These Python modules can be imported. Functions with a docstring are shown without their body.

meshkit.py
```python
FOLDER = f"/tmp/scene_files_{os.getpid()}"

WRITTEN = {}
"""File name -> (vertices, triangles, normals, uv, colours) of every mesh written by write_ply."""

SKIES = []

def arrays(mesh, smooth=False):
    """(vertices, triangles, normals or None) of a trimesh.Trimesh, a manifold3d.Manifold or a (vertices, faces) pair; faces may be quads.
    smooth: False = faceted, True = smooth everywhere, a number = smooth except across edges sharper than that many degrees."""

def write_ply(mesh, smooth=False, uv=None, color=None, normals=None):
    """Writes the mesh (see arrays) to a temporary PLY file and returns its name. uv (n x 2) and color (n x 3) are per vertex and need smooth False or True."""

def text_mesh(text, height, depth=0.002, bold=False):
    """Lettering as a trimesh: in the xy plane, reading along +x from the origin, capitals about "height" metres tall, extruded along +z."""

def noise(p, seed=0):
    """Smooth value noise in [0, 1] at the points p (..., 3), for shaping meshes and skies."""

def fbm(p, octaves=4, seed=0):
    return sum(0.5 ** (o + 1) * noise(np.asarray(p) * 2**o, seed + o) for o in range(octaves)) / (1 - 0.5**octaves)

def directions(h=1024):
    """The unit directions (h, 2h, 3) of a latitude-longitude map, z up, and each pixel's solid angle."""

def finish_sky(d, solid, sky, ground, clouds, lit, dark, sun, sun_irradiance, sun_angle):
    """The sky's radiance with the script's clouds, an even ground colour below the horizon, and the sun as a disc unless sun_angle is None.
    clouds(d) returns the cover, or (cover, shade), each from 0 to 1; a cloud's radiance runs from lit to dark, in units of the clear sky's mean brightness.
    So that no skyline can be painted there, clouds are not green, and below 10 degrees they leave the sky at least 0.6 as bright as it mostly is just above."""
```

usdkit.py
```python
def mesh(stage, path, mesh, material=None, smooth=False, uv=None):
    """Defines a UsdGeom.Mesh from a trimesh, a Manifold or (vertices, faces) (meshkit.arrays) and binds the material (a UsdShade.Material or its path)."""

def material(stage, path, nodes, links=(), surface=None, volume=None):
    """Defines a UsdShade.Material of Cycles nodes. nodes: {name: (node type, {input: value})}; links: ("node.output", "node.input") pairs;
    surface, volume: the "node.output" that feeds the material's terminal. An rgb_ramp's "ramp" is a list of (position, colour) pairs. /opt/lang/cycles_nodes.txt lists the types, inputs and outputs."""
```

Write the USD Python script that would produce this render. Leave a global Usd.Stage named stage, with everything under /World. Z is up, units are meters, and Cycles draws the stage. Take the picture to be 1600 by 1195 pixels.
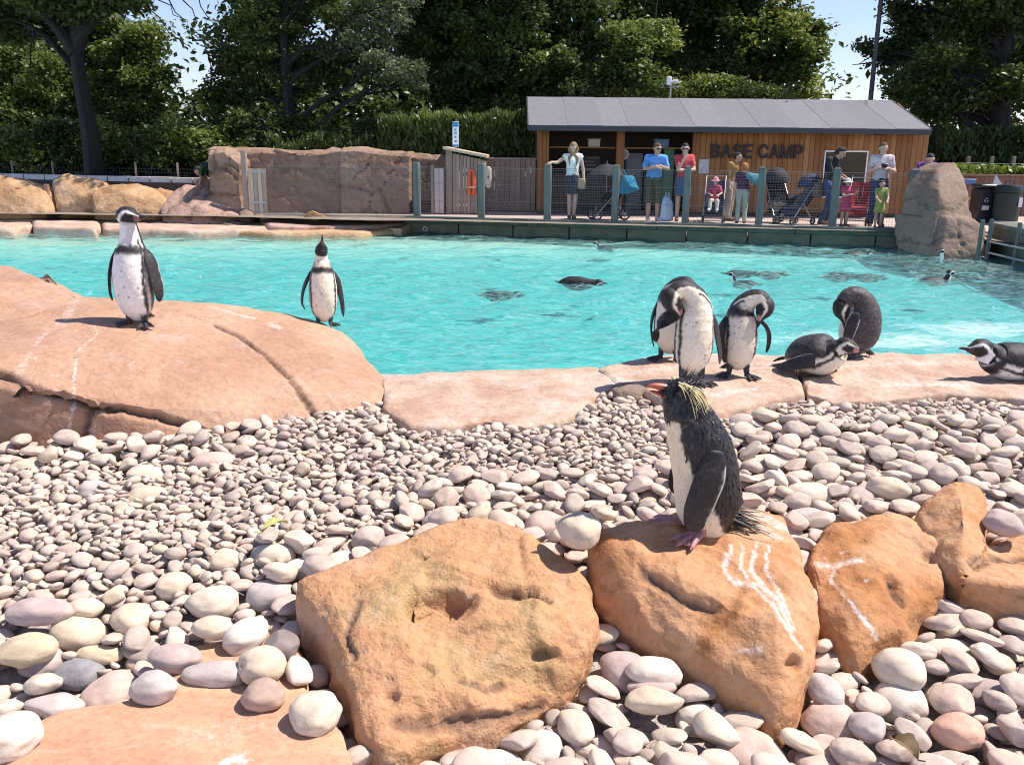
import math, random
import numpy as np, trimesh, manifold3d as m3
import usdkit, meshkit
from pxr import Usd, UsdGeom, UsdLux, UsdShade, Sdf, Gf, Vt
from scipy.spatial import cKDTree
from trimesh.smoothing import filter_taubin

# ------------------------------------------------------------------ camera, sky, sun, exposure
stage = Usd.Stage.CreateInMemory()
UsdGeom.SetStageUpAxis(stage, UsdGeom.Tokens.z); UsdGeom.SetStageMetersPerUnit(stage, 1.0)
world = UsdGeom.Xform.Define(stage, '/World'); stage.SetDefaultPrim(world.GetPrim())
UsdGeom.Scope.Define(stage, '/World/Looks')
CAM = np.array([0.0, 0.0, 1.74]); PITCH = math.radians(14.27); ROLL = math.radians(0.6); FPX = 1386.0
SUN_AZ = math.radians(85); SUN_EL = math.radians(57)          # azimuth clockwise from +y
SUN_I, SKY_S, EXPO = 1.12, 0.105, 0.80
_f = np.array([0, math.cos(PITCH), -math.sin(PITCH)]); _u = np.array([0, math.sin(PITCH), math.cos(PITCH)]); _r = np.array([1.0, 0, 0])
CR = _r * math.cos(ROLL) + _u * math.sin(ROLL); CU = _u * math.cos(ROLL) - _r * math.sin(ROLL)
cam = UsdGeom.Camera.Define(stage, '/World/camera')
M = Gf.Matrix4d(*CR, 0, *CU, 0, *(-_f), 0, *CAM, 1)
cam.AddTransformOp().Set(M)
cam.CreateHorizontalApertureAttr(36.0); cam.CreateVerticalApertureAttr(36.0 * 764 / 1024)
cam.CreateFocalLengthAttr(36.0 * FPX / 1600); cam.CreateClippingRangeAttr(Gf.Vec2f(0.05, 2000))
cam.CreateExposureAttr(EXPO)
SUN = np.array([math.sin(SUN_AZ) * math.cos(SUN_EL), math.cos(SUN_AZ) * math.cos(SUN_EL), math.sin(SUN_EL)])
sky = UsdLux.DomeLight.Define(stage, '/World/sky')
sky.GetPrim().SetCustomDataByKey('kind', 'structure')
skym = usdkit.material(stage, '/World/Looks/sky', {
    's': ('sky_texture', {'sky_type': 'single_scattering', 'sun_disc': False, 'sun_elevation': SUN_EL, 'sun_rotation': SUN_AZ, 'aerosol_density': 0.5, 'air_density': 1.0, 'ozone_density': 2.5}),
    'w': ('mix', {'mix_type': 'multiply', 'fac': 1.0, 'color2': (1.03, 0.93, 1.02)}),
    'b': ('background_shader', {'strength': SKY_S})}, [('s.color', 'w.color1'), ('w.color', 'b.color')], surface='b.background')
UsdShade.MaterialBindingAPI.Apply(sky.GetPrim()).Bind(skym)
sun = UsdLux.DistantLight.Define(stage, '/World/sun')
sun.CreateNormalizeAttr(True); sun.CreateIntensityAttr(SUN_I); sun.CreateAngleAttr(0.5); sun.CreateColorAttr(Gf.Vec3f(1.0, 0.935, 0.875))
zx = SUN; xx = np.cross([0, 0, 1.0], zx); xx /= np.linalg.norm(xx); yx = np.cross(zx, xx)
sun.AddTransformOp().Set(Gf.Matrix4d(*xx, 0, *yx, 0, *zx, 0, 0, 0, 0, 1))

# ------------------------------------------------------------------ helpers: survey of the place from the photograph
def ray(px, py):
    d = _f * FPX + CR * (px - 800.0) - CU * (py - 597.5)
    return d / np.linalg.norm(d)
def P(px, py, Y):
    d = ray(px, py); return CAM + d * (Y / d[1])
def G(px, py, z):
    d = ray(px, py); return CAM + d * ((z - CAM[2]) / d[2])
def project(p):
    q = np.asarray(p, float) - CAM
    dz = q @ _f
    return np.stack([800 + FPX * (q @ CR) / dz, 597.5 - FPX * (q @ CU) / dz], -1)
def sstep(a, b, x):
    t = np.clip((np.asarray(x, float) - a) / (b - a), 0, 1); return t * t * (3 - 2 * t)
def lerp(a, b, t): return np.asarray(a, float) * (1 - t) + np.asarray(b, float) * t

# ------------------------------------------------------------------ helpers: prims
_used = {}
def numbered(parent, name):
    k = (str(parent), name); n = _used.get(k, 0); _used[k] = n + 1
    return name if n == 0 else f'{name}_{n:03d}'
def tag(o, label=None, cat=None, group=None, kind=None):
    p = o.GetPrim() if hasattr(o, 'GetPrim') else o
    for k, v in (('label', label), ('category', cat), ('group', group), ('kind', kind)):
        if v: p.SetCustomDataByKey(k, v)
    return p
def ppath(parent): return '/World' if parent is None else str(parent.GetPath())
def obj(name, mesh, mat, parent=None, smooth=40, label=None, cat=None, group=None, kind=None, col=None, vals=None):
    path = ppath(parent) + '/' + numbered(ppath(parent), name)
    if col is not None or vals: smooth = True
    m = usdkit.mesh(stage, path, mesh, mat, smooth=smooth)
    if col is not None:
        UsdGeom.PrimvarsAPI(m).CreatePrimvar('plumage', Sdf.ValueTypeNames.Color3fArray, 'vertex').Set(Vt.Vec3fArray.FromNumpy(np.asarray(col, np.float32)))
    for k, v in (vals or {}).items():
        UsdGeom.PrimvarsAPI(m).CreatePrimvar(k, Sdf.ValueTypeNames.FloatArray, 'vertex').Set(Vt.FloatArray.FromNumpy(np.asarray(v, np.float32)))
    tag(m, label, cat, group, kind)
    return m.GetPrim()
def thing(name, label=None, cat=None, loc=(0, 0, 0), rotz=0.0, group=None, kind=None, parent=None):
    x = UsdGeom.Xform.Define(stage, ppath(parent) + '/' + numbered(ppath(parent), name))
    x.AddTranslateOp().Set(Gf.Vec3d(*map(float, loc))); x.AddRotateZOp().Set(math.degrees(rotz))
    return tag(x, label, cat, group, kind)
def dup(src, loc, rotz=0.0, label=None, group=None):
    cat = src.GetCustomDataByKey('category')
    base = src.GetName().rsplit('_', 1)[0] if src.GetName()[-3:].isdigit() else src.GetName()
    x = UsdGeom.Xform.Define(stage, '/World/' + numbered('/World', base))
    x.GetPrim().GetReferences().AddInternalReference(src.GetPath())
    x.GetPrim().SetInstanceable(True)
    x.ClearXformOpOrder()
    for a in ('xformOp:translate', 'xformOp:rotateZ'):
        pass
    x.AddTranslateOp().Set(Gf.Vec3d(*map(float, loc))); x.AddRotateZOp().Set(math.degrees(rotz))
    return tag(x, label or src.GetCustomDataByKey('label'), cat, group or src.GetCustomDataByKey('group'))

# ------------------------------------------------------------------ helpers: meshes
def cat(*ms):
    ms = [m for m in ms if m is not None]
    return trimesh.util.concatenate(ms) if len(ms) > 1 else ms[0]
def box(sx, sy, sz, c=(0, 0, 0), rz=0.0, bevel=0.0):
    if bevel:
        b = bevel
        pts = [(x * (sx / 2 - (b if k != 0 else 0)), y * (sy / 2 - (b if k != 1 else 0)), z * (sz / 2 - (b if k != 2 else 0)))
               for x in (-1, 1) for y in (-1, 1) for z in (-1, 1) for k in range(3)]
        m = trimesh.convex.convex_hull(np.array(pts))
    else:
        m = trimesh.creation.box((sx, sy, sz))
    if rz: m.apply_transform(trimesh.transformations.rotation_matrix(rz, (0, 0, 1)))
    m.apply_translation(c); return m
def mbox(lo, hi, bevel=0.0):
    lo = np.array(lo, float); hi = np.array(hi, float)
    return box(*(hi - lo), c=(lo + hi) / 2, bevel=bevel)
def resample(pts, n):
    """Catmull-Rom through rows of pts."""
    p = np.asarray(pts, float); k = len(p)
    e = np.vstack([2 * p[0] - p[1], p, 2 * p[-1] - p[-2]])
    t = np.linspace(0, k - 1 - 1e-9, n); i = t.astype(int); u = (t - i)[:, None]
    a, b, c, d = e[i], e[i + 1], e[i + 2], e[i + 3]
    return 0.5 * (2 * b + (c - a) * u + (2 * a - 5 * b + 4 * c - d) * u * u + (3 * b - a - 3 * c + d) * u ** 3)
def tube(pts, r, seg=8, caps=True):
    """Tube along a polyline; r a number or one per point."""
    p = np.asarray(pts, float); n = len(p); r = np.broadcast_to(np.asarray(r, float), (n,))
    t = np.gradient(p, axis=0); t /= np.maximum(np.linalg.norm(t, axis=1, keepdims=True), 1e-12)
    ref = np.array([0, 0, 1.0]) if abs(t[0][2]) < 0.9 else np.array([1.0, 0, 0])
    a = np.cross(t[0], ref); a /= np.linalg.norm(a); V = []
    th = np.linspace(0, 2 * np.pi, seg, endpoint=False)
    for i in range(n):
        a = a - t[i] * (a @ t[i]); a /= np.linalg.norm(a); b = np.cross(t[i], a)
        V.append(p[i] + r[i] * (np.cos(th)[:, None] * a + np.sin(th)[:, None] * b))
    V = np.vstack(V); F = []
    for i in range(n - 1):
        for j in range(seg):
            k = (j + 1) % seg; q = (i * seg + j, i * seg + k, (i + 1) * seg + k, (i + 1) * seg + j)
            F += [(q[0], q[1], q[2]), (q[0], q[2], q[3])]
    if caps:
        V = np.vstack([V, p[0], p[-1]])
        for j in range(seg):
            k = (j + 1) % seg
            F += [(k, j, n * seg), ((n - 1) * seg + j, (n - 1) * seg + k, n * seg + 1)]
    return trimesh.Trimesh(V, np.array(F), process=False)
def bar(a, b, r, seg=8): return tube([a, b], r, seg)
def lathe(prof, seg=24, c=(0, 0, 0)):
    m = trimesh.creation.revolve(np.array(prof, float), sections=seg); m.apply_translation(c); return m
def sph(c, r, n=10): return m3.Manifold.sphere(r, n).translate(tuple(map(float, c)))
def ell(c, rad, n=12): return m3.Manifold.sphere(1.0, n).scale(tuple(map(float, rad))).translate(tuple(map(float, c)))
def bone(a, b, ra, rb=None, n=10): return m3.Manifold.batch_hull([sph(a, ra, n), sph(b, ra if rb is None else rb, n)])
def chain(js, rs, n=10):
    out = [bone(js[i], js[i + 1], rs[i], rs[i + 1], n) for i in range(len(js) - 1)]
    return m3.Manifold.batch_boolean(out, m3.OpType.Add) if len(out) > 1 else out[0]
def to_tri(man):
    m = man.to_mesh(); return trimesh.Trimesh(np.array(m.vert_properties[:, :3], float), np.array(m.tri_verts), process=False)
def blend(parts, h=0.03, it=8):
    u = m3.Manifold.batch_boolean(parts, m3.OpType.Add) if len(parts) > 1 else parts[0]
    t = to_tri(u.refine_to_length(h)); t.merge_vertices()
    if it: filter_taubin(t, lamb=0.5, nu=0.53, iterations=it)
    return t
def normals(m):
    v, f, n = meshkit.arrays(m, True); return n
def hull_pts(pts): return m3.Manifold.hull_points(np.asarray(pts, float))
def raycast(mesh, o, d):
    """First hit of one ray with a mesh, or None."""
    v = mesh.vertices; f = mesh.faces
    a = v[f[:, 0]]; e1 = v[f[:, 1]] - a; e2 = v[f[:, 2]] - a
    h = np.cross(d, e2); det = (e1 * h).sum(1); ok = np.abs(det) > 1e-12
    inv = np.where(ok, 1 / np.where(ok, det, 1), 0); s = o - a
    u = (s * h).sum(1) * inv; q = np.cross(s, e1); w = (q @ d) * inv; t = (e2 * q).sum(1) * inv
    ok &= (u >= -1e-6) & (w >= -1e-6) & (u + w <= 1 + 1e-6) & (t > 1e-4)
    return o + d * t[ok].min() if ok.any() else None
def polyline_on(mesh, pix, step=4):
    """A survey line given by photograph points, laid on the surface of a mesh as 3-D points."""
    v = np.asarray(mesh.vertices); out = []
    pp = getattr(mesh, 'survey', None)
    if pp is None:
        n = normals(mesh); near = ((CAM - v) * n).sum(1) > 0; w = v[near]; pp = mesh.survey = (cKDTree(project(w)), w)
    for (a, b) in zip(pix[:-1], pix[1:]):
        n = max(2, int(math.hypot(b[0] - a[0], b[1] - a[1]) / step))
        for t in np.linspace(0, 1, n, endpoint=False):
            d, i = pp[0].query((a[0] + (b[0] - a[0]) * t, a[1] + (b[1] - a[1]) * t), 6)
            if d[0] < 12: w = pp[1][i]; w = w[d < d[0] + 4]; out.append(w[np.argmin(w[:, 1])])
    return np.array(out)
def fb(p, s, o=4, seed=0): return meshkit.fbm(np.asarray(p) * s, o, seed) - 0.5

# ------------------------------------------------------------------ helpers: materials
_mats = {}
def mat(name, color, rough=0.7, noise=0.0, scale=20, bump=0.0, bscale=60, spec=0.5, metal=0.0, color2=None, **kw):
    if name in _mats: return _mats[name]
    nodes = {'t': ('texture_coordinate', {}), 'p': ('principled_bsdf', {'base_color': tuple(color), 'roughness': rough, 'specular_ior_level': spec, 'metallic': metal, **kw})}
    links = []
    if noise or color2 is not None:
        c2 = color2 if color2 is not None else tuple(c * (1 - noise) for c in color)
        c1 = color if color2 is not None else tuple(min(1, c * (1 + noise)) for c in color)
        nodes['n'] = ('noise_texture', {'scale': scale, 'detail': 5, 'roughness': 0.6}); nodes['r'] = ('rgb_ramp', {'ramp': [(0.3, c1), (0.7, c2)]})
        links += [('t.object', 'n.vector'), ('n.fac', 'r.fac'), ('r.color', 'p.base_color')]
    if bump:
        nodes['bn'] = ('noise_texture', {'scale': bscale, 'detail': 4}); nodes['b'] = ('bump', {'strength': 1.0, 'distance': bump})
        links += [('t.object', 'bn.vector'), ('bn.fac', 'b.height'), ('b.normal', 'p.normal')]
    _mats[name] = usdkit.material(stage, '/World/Looks/' + name, nodes, links, surface='p.BSDF')
    return _mats[name]

# ------------------------------------------------------------------ materials of rock, wood, leaf, water
def rock_mat(name, c1, c2, c3, patch=2.2, fine=38, bump=0.012, streak=(1, 1, 1), pale=(0.62, 0.57, 0.56), rough=0.85):
    """Sandstone: three tones in patches, fine grain, pits; the primvar 'stain' is where droppings have whitened it, 'deep' where a crack runs."""
    nodes = {'t': ('geometry', {}), 'm': ('mapping', {'scale': streak}),
             'n1': ('noise_texture', {'scale': patch, 'detail': 4, 'roughness': 0.55, 'distortion': 0.6}), 'r1': ('rgb_ramp', {'ramp': [(0.36, c1), (0.5, c2), (0.66, c3)]}),
             'n2': ('noise_texture', {'scale': fine, 'detail': 6, 'roughness': 0.7}), 'r2': ('rgb_ramp', {'ramp': [(0.3, (0.70, 0.66, 0.62)), (0.55, (1, 1, 1)), (0.75, (1.10, 1.10, 1.10))]}),
             'x': ('mix', {'mix_type': 'multiply', 'fac': 0.75}),
             'n4': ('noise_texture', {'scale': patch * 3.3, 'detail': 7, 'roughness': 0.72}), 'r4': ('rgb_ramp', {'ramp': [(0.56, (0, 0, 0)), (0.78, (0.55, 0.55, 0.55))]}),
             'xp': ('mix', {'color2': pale}),
             'a': ('attribute', {'attribute': 'stain'}), 'n5': ('noise_texture', {'scale': 75, 'detail': 6, 'roughness': 0.75}), 'sm': ('math', {'math_type': 'multiply_add', 'value2': 1.6, 'value3': -0.55}),
             'sa': ('math', {'math_type': 'subtract', 'value2': 0.25}), 'sb': ('math', {'math_type': 'add'}), 'sc': ('map_range', {'from_min': 0.20, 'from_max': 1.05, 'to_min': 0, 'to_max': 0.82, 'clamp': True}),
             'xs': ('mix', {'color2': (0.80, 0.76, 0.76)}),
             'd': ('attribute', {'attribute': 'deep'}), 'xd': ('mix', {'color2': (0.10, 0.065, 0.05)}),
             'v': ('voronoi_texture', {'scale': 55}), 'rv': ('map_range', {'from_min': 0.0, 'from_max': 0.35, 'to_min': -0.22, 'to_max': 0.0, 'clamp': True}),
             'n3': ('noise_texture', {'scale': 13, 'detail': 8, 'roughness': 0.62}), 'h': ('math', {'math_type': 'multiply_add', 'value2': 0.35}), 'rg': ('noise_texture', {'type': 'ridged_multifractal', 'scale': 4.2, 'detail': 5, 'roughness': 0.55, 'distortion': 0.5}), 'h2': ('math', {'math_type': 'multiply_add', 'value2': 0.55}),
             'b': ('bump', {'strength': 0.9, 'distance': bump}), 'p': ('principled_bsdf', {'roughness': rough, 'specular_ior_level': 0.25})}
    L = [('t.position', 'm.vector'), ('m.vector', 'n1.vector'), ('m.vector', 'n4.vector'), ('t.position', 'n2.vector'), ('t.position', 'n3.vector'), ('t.position', 'v.vector'), ('t.position', 'n5.vector'),
         ('n1.fac', 'r1.fac'), ('n2.fac', 'r2.fac'), ('r1.color', 'x.color1'), ('r2.color', 'x.color2'), ('n4.fac', 'r4.fac'), ('r4.color', 'xp.fac'), ('x.color', 'xp.color1'),
         ('n5.fac', 'sm.value1'), ('sm.value', 'sa.value1'), ('a.fac', 'sb.value1'), ('sa.value', 'sb.value2'), ('sb.value', 'sc.value'), ('sc.result', 'xs.fac'), ('xp.color', 'xs.color1'),
         ('d.fac', 'xd.fac'), ('xs.color', 'xd.color1'), ('xd.color', 'p.base_color'),
         ('v.distance', 'rv.value'), ('rv.result', 'h.value1'), ('n3.fac', 'h.value3'), ('m.vector', 'rg.vector'), ('rg.fac', 'h2.value1'), ('h.value', 'h2.value3'), ('h2.value', 'b.height'), ('b.normal', 'p.normal')]
    return usdkit.material(stage, '/World/Looks/' + name, nodes, L, surface='p.BSDF')
R_OUT = rock_mat('pink_mock_sandstone', (0.35, 0.20, 0.13), (0.405, 0.24, 0.155), (0.45, 0.29, 0.195), 1.6, 34, 0.020, pale=(0.52, 0.42, 0.38))
R_SLAB = rock_mat('pale_pink_sandstone', (0.39, 0.25, 0.175), (0.45, 0.32, 0.235), (0.50, 0.40, 0.32), 3.4, 44, 0.015, pale=(0.60, 0.53, 0.47))
R_ORANGE = rock_mat('orange_sandstone', (0.37, 0.165, 0.062), (0.46, 0.235, 0.112), (0.48, 0.29, 0.165), 3.2, 46, 0.020, pale=(0.50, 0.36, 0.25))
R_OCHRE = rock_mat('ochre_sandstone', (0.42, 0.27, 0.13), (0.475, 0.25, 0.125), (0.50, 0.30, 0.18), 2.6, 46, 0.030, pale=(0.50, 0.40, 0.30))
R_FLAT = rock_mat('salmon_flagstone', (0.46, 0.24, 0.145), (0.49, 0.275, 0.17), (0.50, 0.34, 0.20), 2.0, 50, 0.006, streak=(0.8, 3.0, 1), pale=(0.56, 0.44, 0.34))
R_WALL = rock_mat('brown_mock_rock', (0.23, 0.145, 0.10), (0.28, 0.178, 0.125), (0.32, 0.215, 0.155), 0.9, 9, 0.03, pale=(0.38, 0.28, 0.22))
R_FAR = rock_mat('tan_boulder_rock', (0.36, 0.21, 0.10), (0.46, 0.29, 0.16), (0.50, 0.35, 0.23), 0.7, 7, 0.04, pale=(0.56, 0.44, 0.34))
R_FARP = rock_mat('dusky_pink_rock', (0.34, 0.21, 0.16), (0.40, 0.26, 0.20), (0.44, 0.31, 0.25), 0.8, 8, 0.04, pale=(0.50, 0.40, 0.35))
R_COL = rock_mat('grey_mock_rock', (0.21, 0.145, 0.105), (0.25, 0.18, 0.135), (0.27, 0.21, 0.15), 0.7, 10, 0.03, pale=(0.32, 0.26, 0.21))

def wood_mat(name, c, c2, rough=0.75):
    if name in _mats: return _mats[name]
    nodes = {'t': ('geometry', {}), 'm': ('mapping', {'scale': (22, 22, 1.4)}), 'n': ('noise_texture', {'scale': 1.6, 'detail': 6, 'roughness': 0.65, 'distortion': 0.8}),
             'r': ('rgb_ramp', {'ramp': [(0.3, c), (0.7, c2)]}), 'b': ('bump', {'strength': 0.5, 'distance': 0.004}), 'p': ('principled_bsdf', {'roughness': rough, 'specular_ior_level': 0.3})}
    _mats[name] = usdkit.material(stage, '/World/Looks/' + name, nodes, [('t.position', 'm.vector'), ('m.vector', 'n.vector'), ('n.fac', 'r.fac'), ('r.color', 'p.base_color'), ('n.fac', 'b.height'), ('b.normal', 'p.normal')], surface='p.BSDF')
    return _mats[name]
W_HUT = [wood_mat(f'larch_board_{k}', c, c2) for k, (c, c2) in enumerate([((0.22, 0.098, 0.032), (0.31, 0.15, 0.052)), ((0.18, 0.078, 0.026), (0.27, 0.125, 0.042)), ((0.27, 0.14, 0.052), (0.35, 0.185, 0.075)), ((0.20, 0.092, 0.033), (0.29, 0.135, 0.048)), ((0.16, 0.066, 0.024), (0.23, 0.105, 0.036))])]
W_GREY = [wood_mat(f'weathered_board_{k}', c, c2) for k, (c, c2) in enumerate([((0.24, 0.17, 0.13), (0.34, 0.25, 0.19)), ((0.28, 0.20, 0.15), (0.38, 0.29, 0.23)), ((0.20, 0.14, 0.11), (0.30, 0.22, 0.17))])]
W_BROWN = [wood_mat(f'brown_fence_board_{k}', c, c2) for k, (c, c2) in enumerate([((0.13, 0.065, 0.045), (0.19, 0.095, 0.065)), ((0.15, 0.075, 0.05), (0.21, 0.11, 0.075)), ((0.11, 0.055, 0.04), (0.17, 0.085, 0.06))])]
W_POST = wood_mat('green_grey_post', (0.08, 0.10, 0.088), (0.15, 0.17, 0.15), 0.85)
W_PALE = wood_mat('pale_sawn_timber', (0.42, 0.32, 0.22), (0.52, 0.42, 0.30))
W_DARK = wood_mat('dark_stained_timber', (0.10, 0.045, 0.02), (0.15, 0.07, 0.03))
BARK = mat('bark', (0.009, 0.007, 0.006), 0.9, 0.35, 6, 0.03, 9)
def leaf_mat(name, c, c2, tr=0.35):
    nodes = {'g': ('attribute', {'attribute': 'tone'}), 'r': ('rgb_ramp', {'ramp': [(0.0, c), (0.75, c2), (1.0, tuple(x * 1.5 for x in c2))]}),
             'p': ('principled_bsdf', {'roughness': 0.45, 'specular_ior_level': 0.4}), 't': ('translucent_bsdf', {}), 'hs': ('hsv', {'hue': 0.48, 'saturation': 1.1, 'value': 1.25}), 'm': ('mix_closure', {'fac': tr})}
    return usdkit.material(stage, '/World/Looks/' + name, nodes, [('g.fac', 'r.fac'), ('r.color', 'p.base_color'), ('r.color', 'hs.color'), ('hs.color', 't.color'), ('p.BSDF', 'm.closure1'), ('t.BSDF', 'm.closure2')], surface='m.closure')
L_DARK = leaf_mat('dark_green_leaves', (0.030, 0.050, 0.014), (0.085, 0.120, 0.034), 0.34)
L_MID = leaf_mat('mid_green_leaves', (0.050, 0.080, 0.020), (0.125, 0.170, 0.045), 0.4)
L_LIGHT = leaf_mat('light_green_leaves', (0.085, 0.12, 0.028), (0.19, 0.24, 0.065), 0.42)
L_GREY = leaf_mat('grey_green_leaves', (0.055, 0.076, 0.036), (0.13, 0.16, 0.085), 0.36)
L_IVY = leaf_mat('bright_ivy_leaves', (0.09, 0.14, 0.025), (0.17, 0.23, 0.05), 0.35)

# ------------------------------------------------------------------ ground, pool, water
from shapely.geometry import Polygon, box as sbox, Point
POOL = [(-16, 4.7), (12.0, 4.7), (10.6, 8.0), (9.05, 15.4), (8.45, 18.0), (7.95, 18.25), (-2.0, 20.1), (-3.2, 19.9), (-6.9, 20.75), (-12, 20.9), (-16, 20.9)]
GZ = 0.34
gp = Polygon([(-400, -60), (400, -60), (400, 700), (-400, 700)]).difference(Polygon([(-16, 0.2), (12, 0.2)] + POOL[1:]))
gv, gf = trimesh.creation.triangulate_polygon(gp, engine='earcut')
ground = obj('ground', (np.c_[gv, np.full(len(gv), GZ)], gf[:, ::1]), mat('ground_earth', (0.20, 0.16, 0.12), 0.95, 0.3, 3, 0.02, 12), smooth=False, kind='structure')

# pool floor: shallow and sandy at the far left shore, painted turquoise further in
nx, ny = 90, 90
X, Y = np.meshgrid(np.linspace(-17, 13, nx), np.linspace(4.4, 21.4, ny))
far = sstep(20.9, 15.0, Y + 0.10 * np.clip(-X - 1, 0, 9))
Z = -0.06 - 0.42 * far * sstep(4.3, 6.2, Y) - 0.05 * fb(np.stack([X, Y, 0 * X], -1), 0.7, 3, 4)
F = [(j * nx + i, j * nx + i + 1, (j + 1) * nx + i + 1, (j + 1) * nx + i) for j in range(ny - 1) for i in range(nx - 1)]
floor_m = usdkit.material(stage, '/World/Looks/pool_floor', {
    't': ('geometry', {}), 's': ('separate_xyz', {}), 'mr': ('map_range', {'from_min': -0.42, 'from_max': -0.07, 'clamp': True}),
    'r': ('rgb_ramp', {'ramp': [(0.0, (0.055, 0.395, 0.385)), (0.35, (0.11, 0.45, 0.43)), (0.75, (0.34, 0.55, 0.48)), (1.0, (0.50, 0.49, 0.39))]}),
    'n': ('noise_texture', {'scale': 1.1, 'detail': 5}), 'r2': ('rgb_ramp', {'ramp': [(0.3, (0.80, 0.86, 0.88)), (0.7, (1.0, 1.0, 1.0))]}),
    'x': ('mix', {'mix_type': 'multiply', 'fac': 1.0}), 'p': ('principled_bsdf', {'roughness': 0.8})},
    [('t.position', 's.vector'), ('s.z', 'mr.value'), ('mr.result', 'r.fac'), ('t.position', 'n.vector'), ('n.fac', 'r2.fac'), ('r.color', 'x.color1'), ('r2.color', 'x.color2'), ('x.color', 'p.base_color')], surface='p.BSDF')
obj('pool_floor', (np.stack([X, Y, Z], -1).reshape(-1, 3), np.array(F)), floor_m, smooth=True, kind='structure')

# water surface: real ripples, denser sampling near the camera
wx = np.linspace(-15.9, 11.4, 700); wy = np.r_[np.linspace(4.6, 9, 260), np.linspace(9.03, 21.0, 420)]
X, Y = np.meshgrid(wx, wy); p3 = np.stack([X, Y, np.zeros_like(X)], -1); rng = np.random.default_rng(5)
Z = np.zeros_like(X)
for k in range(26):
    th = rng.normal(-0.9, 0.75); lam = rng.uniform(0.16, 0.75) if k > 3 else rng.uniform(0.9, 1.9)
    ph = rng.uniform(0, 6.28); warp = 2.2 * meshkit.noise(p3 * 0.45, 50 + k)
    Z += lam * 0.0072 * np.sin(2 * np.pi * (X * math.cos(th) + Y * math.sin(th)) / lam + ph + 3 * warp) * (0.45 + 1.1 * meshkit.noise(p3 * 0.35, 90 + k))
for px, py in ((944, 386), (908, 441), (1160, 441), (1338, 397), (1482, 406), (1517, 405), (1464, 437)):   # rings and wake round each swimmer
    q = G(px, py, 0); rr = np.hypot(X - q[0], (Y - q[1]) * .8); Z += .012 * np.sin(rr * 26) * np.exp(-rr / .42) * sstep(.05, .25, rr)
wnx = len(wx); wny = len(wy)
ii, jj = np.meshgrid(np.arange(wnx - 1), np.arange(wny - 1)); b0 = (jj * wnx + ii).ravel()
F = np.stack([b0, b0 + 1, b0 + wnx + 1, b0 + wnx], -1)
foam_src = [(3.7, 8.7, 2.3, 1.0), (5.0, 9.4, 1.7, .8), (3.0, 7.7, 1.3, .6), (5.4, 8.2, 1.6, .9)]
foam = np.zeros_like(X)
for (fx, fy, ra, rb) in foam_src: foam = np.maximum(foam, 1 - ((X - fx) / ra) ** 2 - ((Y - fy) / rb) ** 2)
foam = np.clip(foam, 0, 1)
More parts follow.
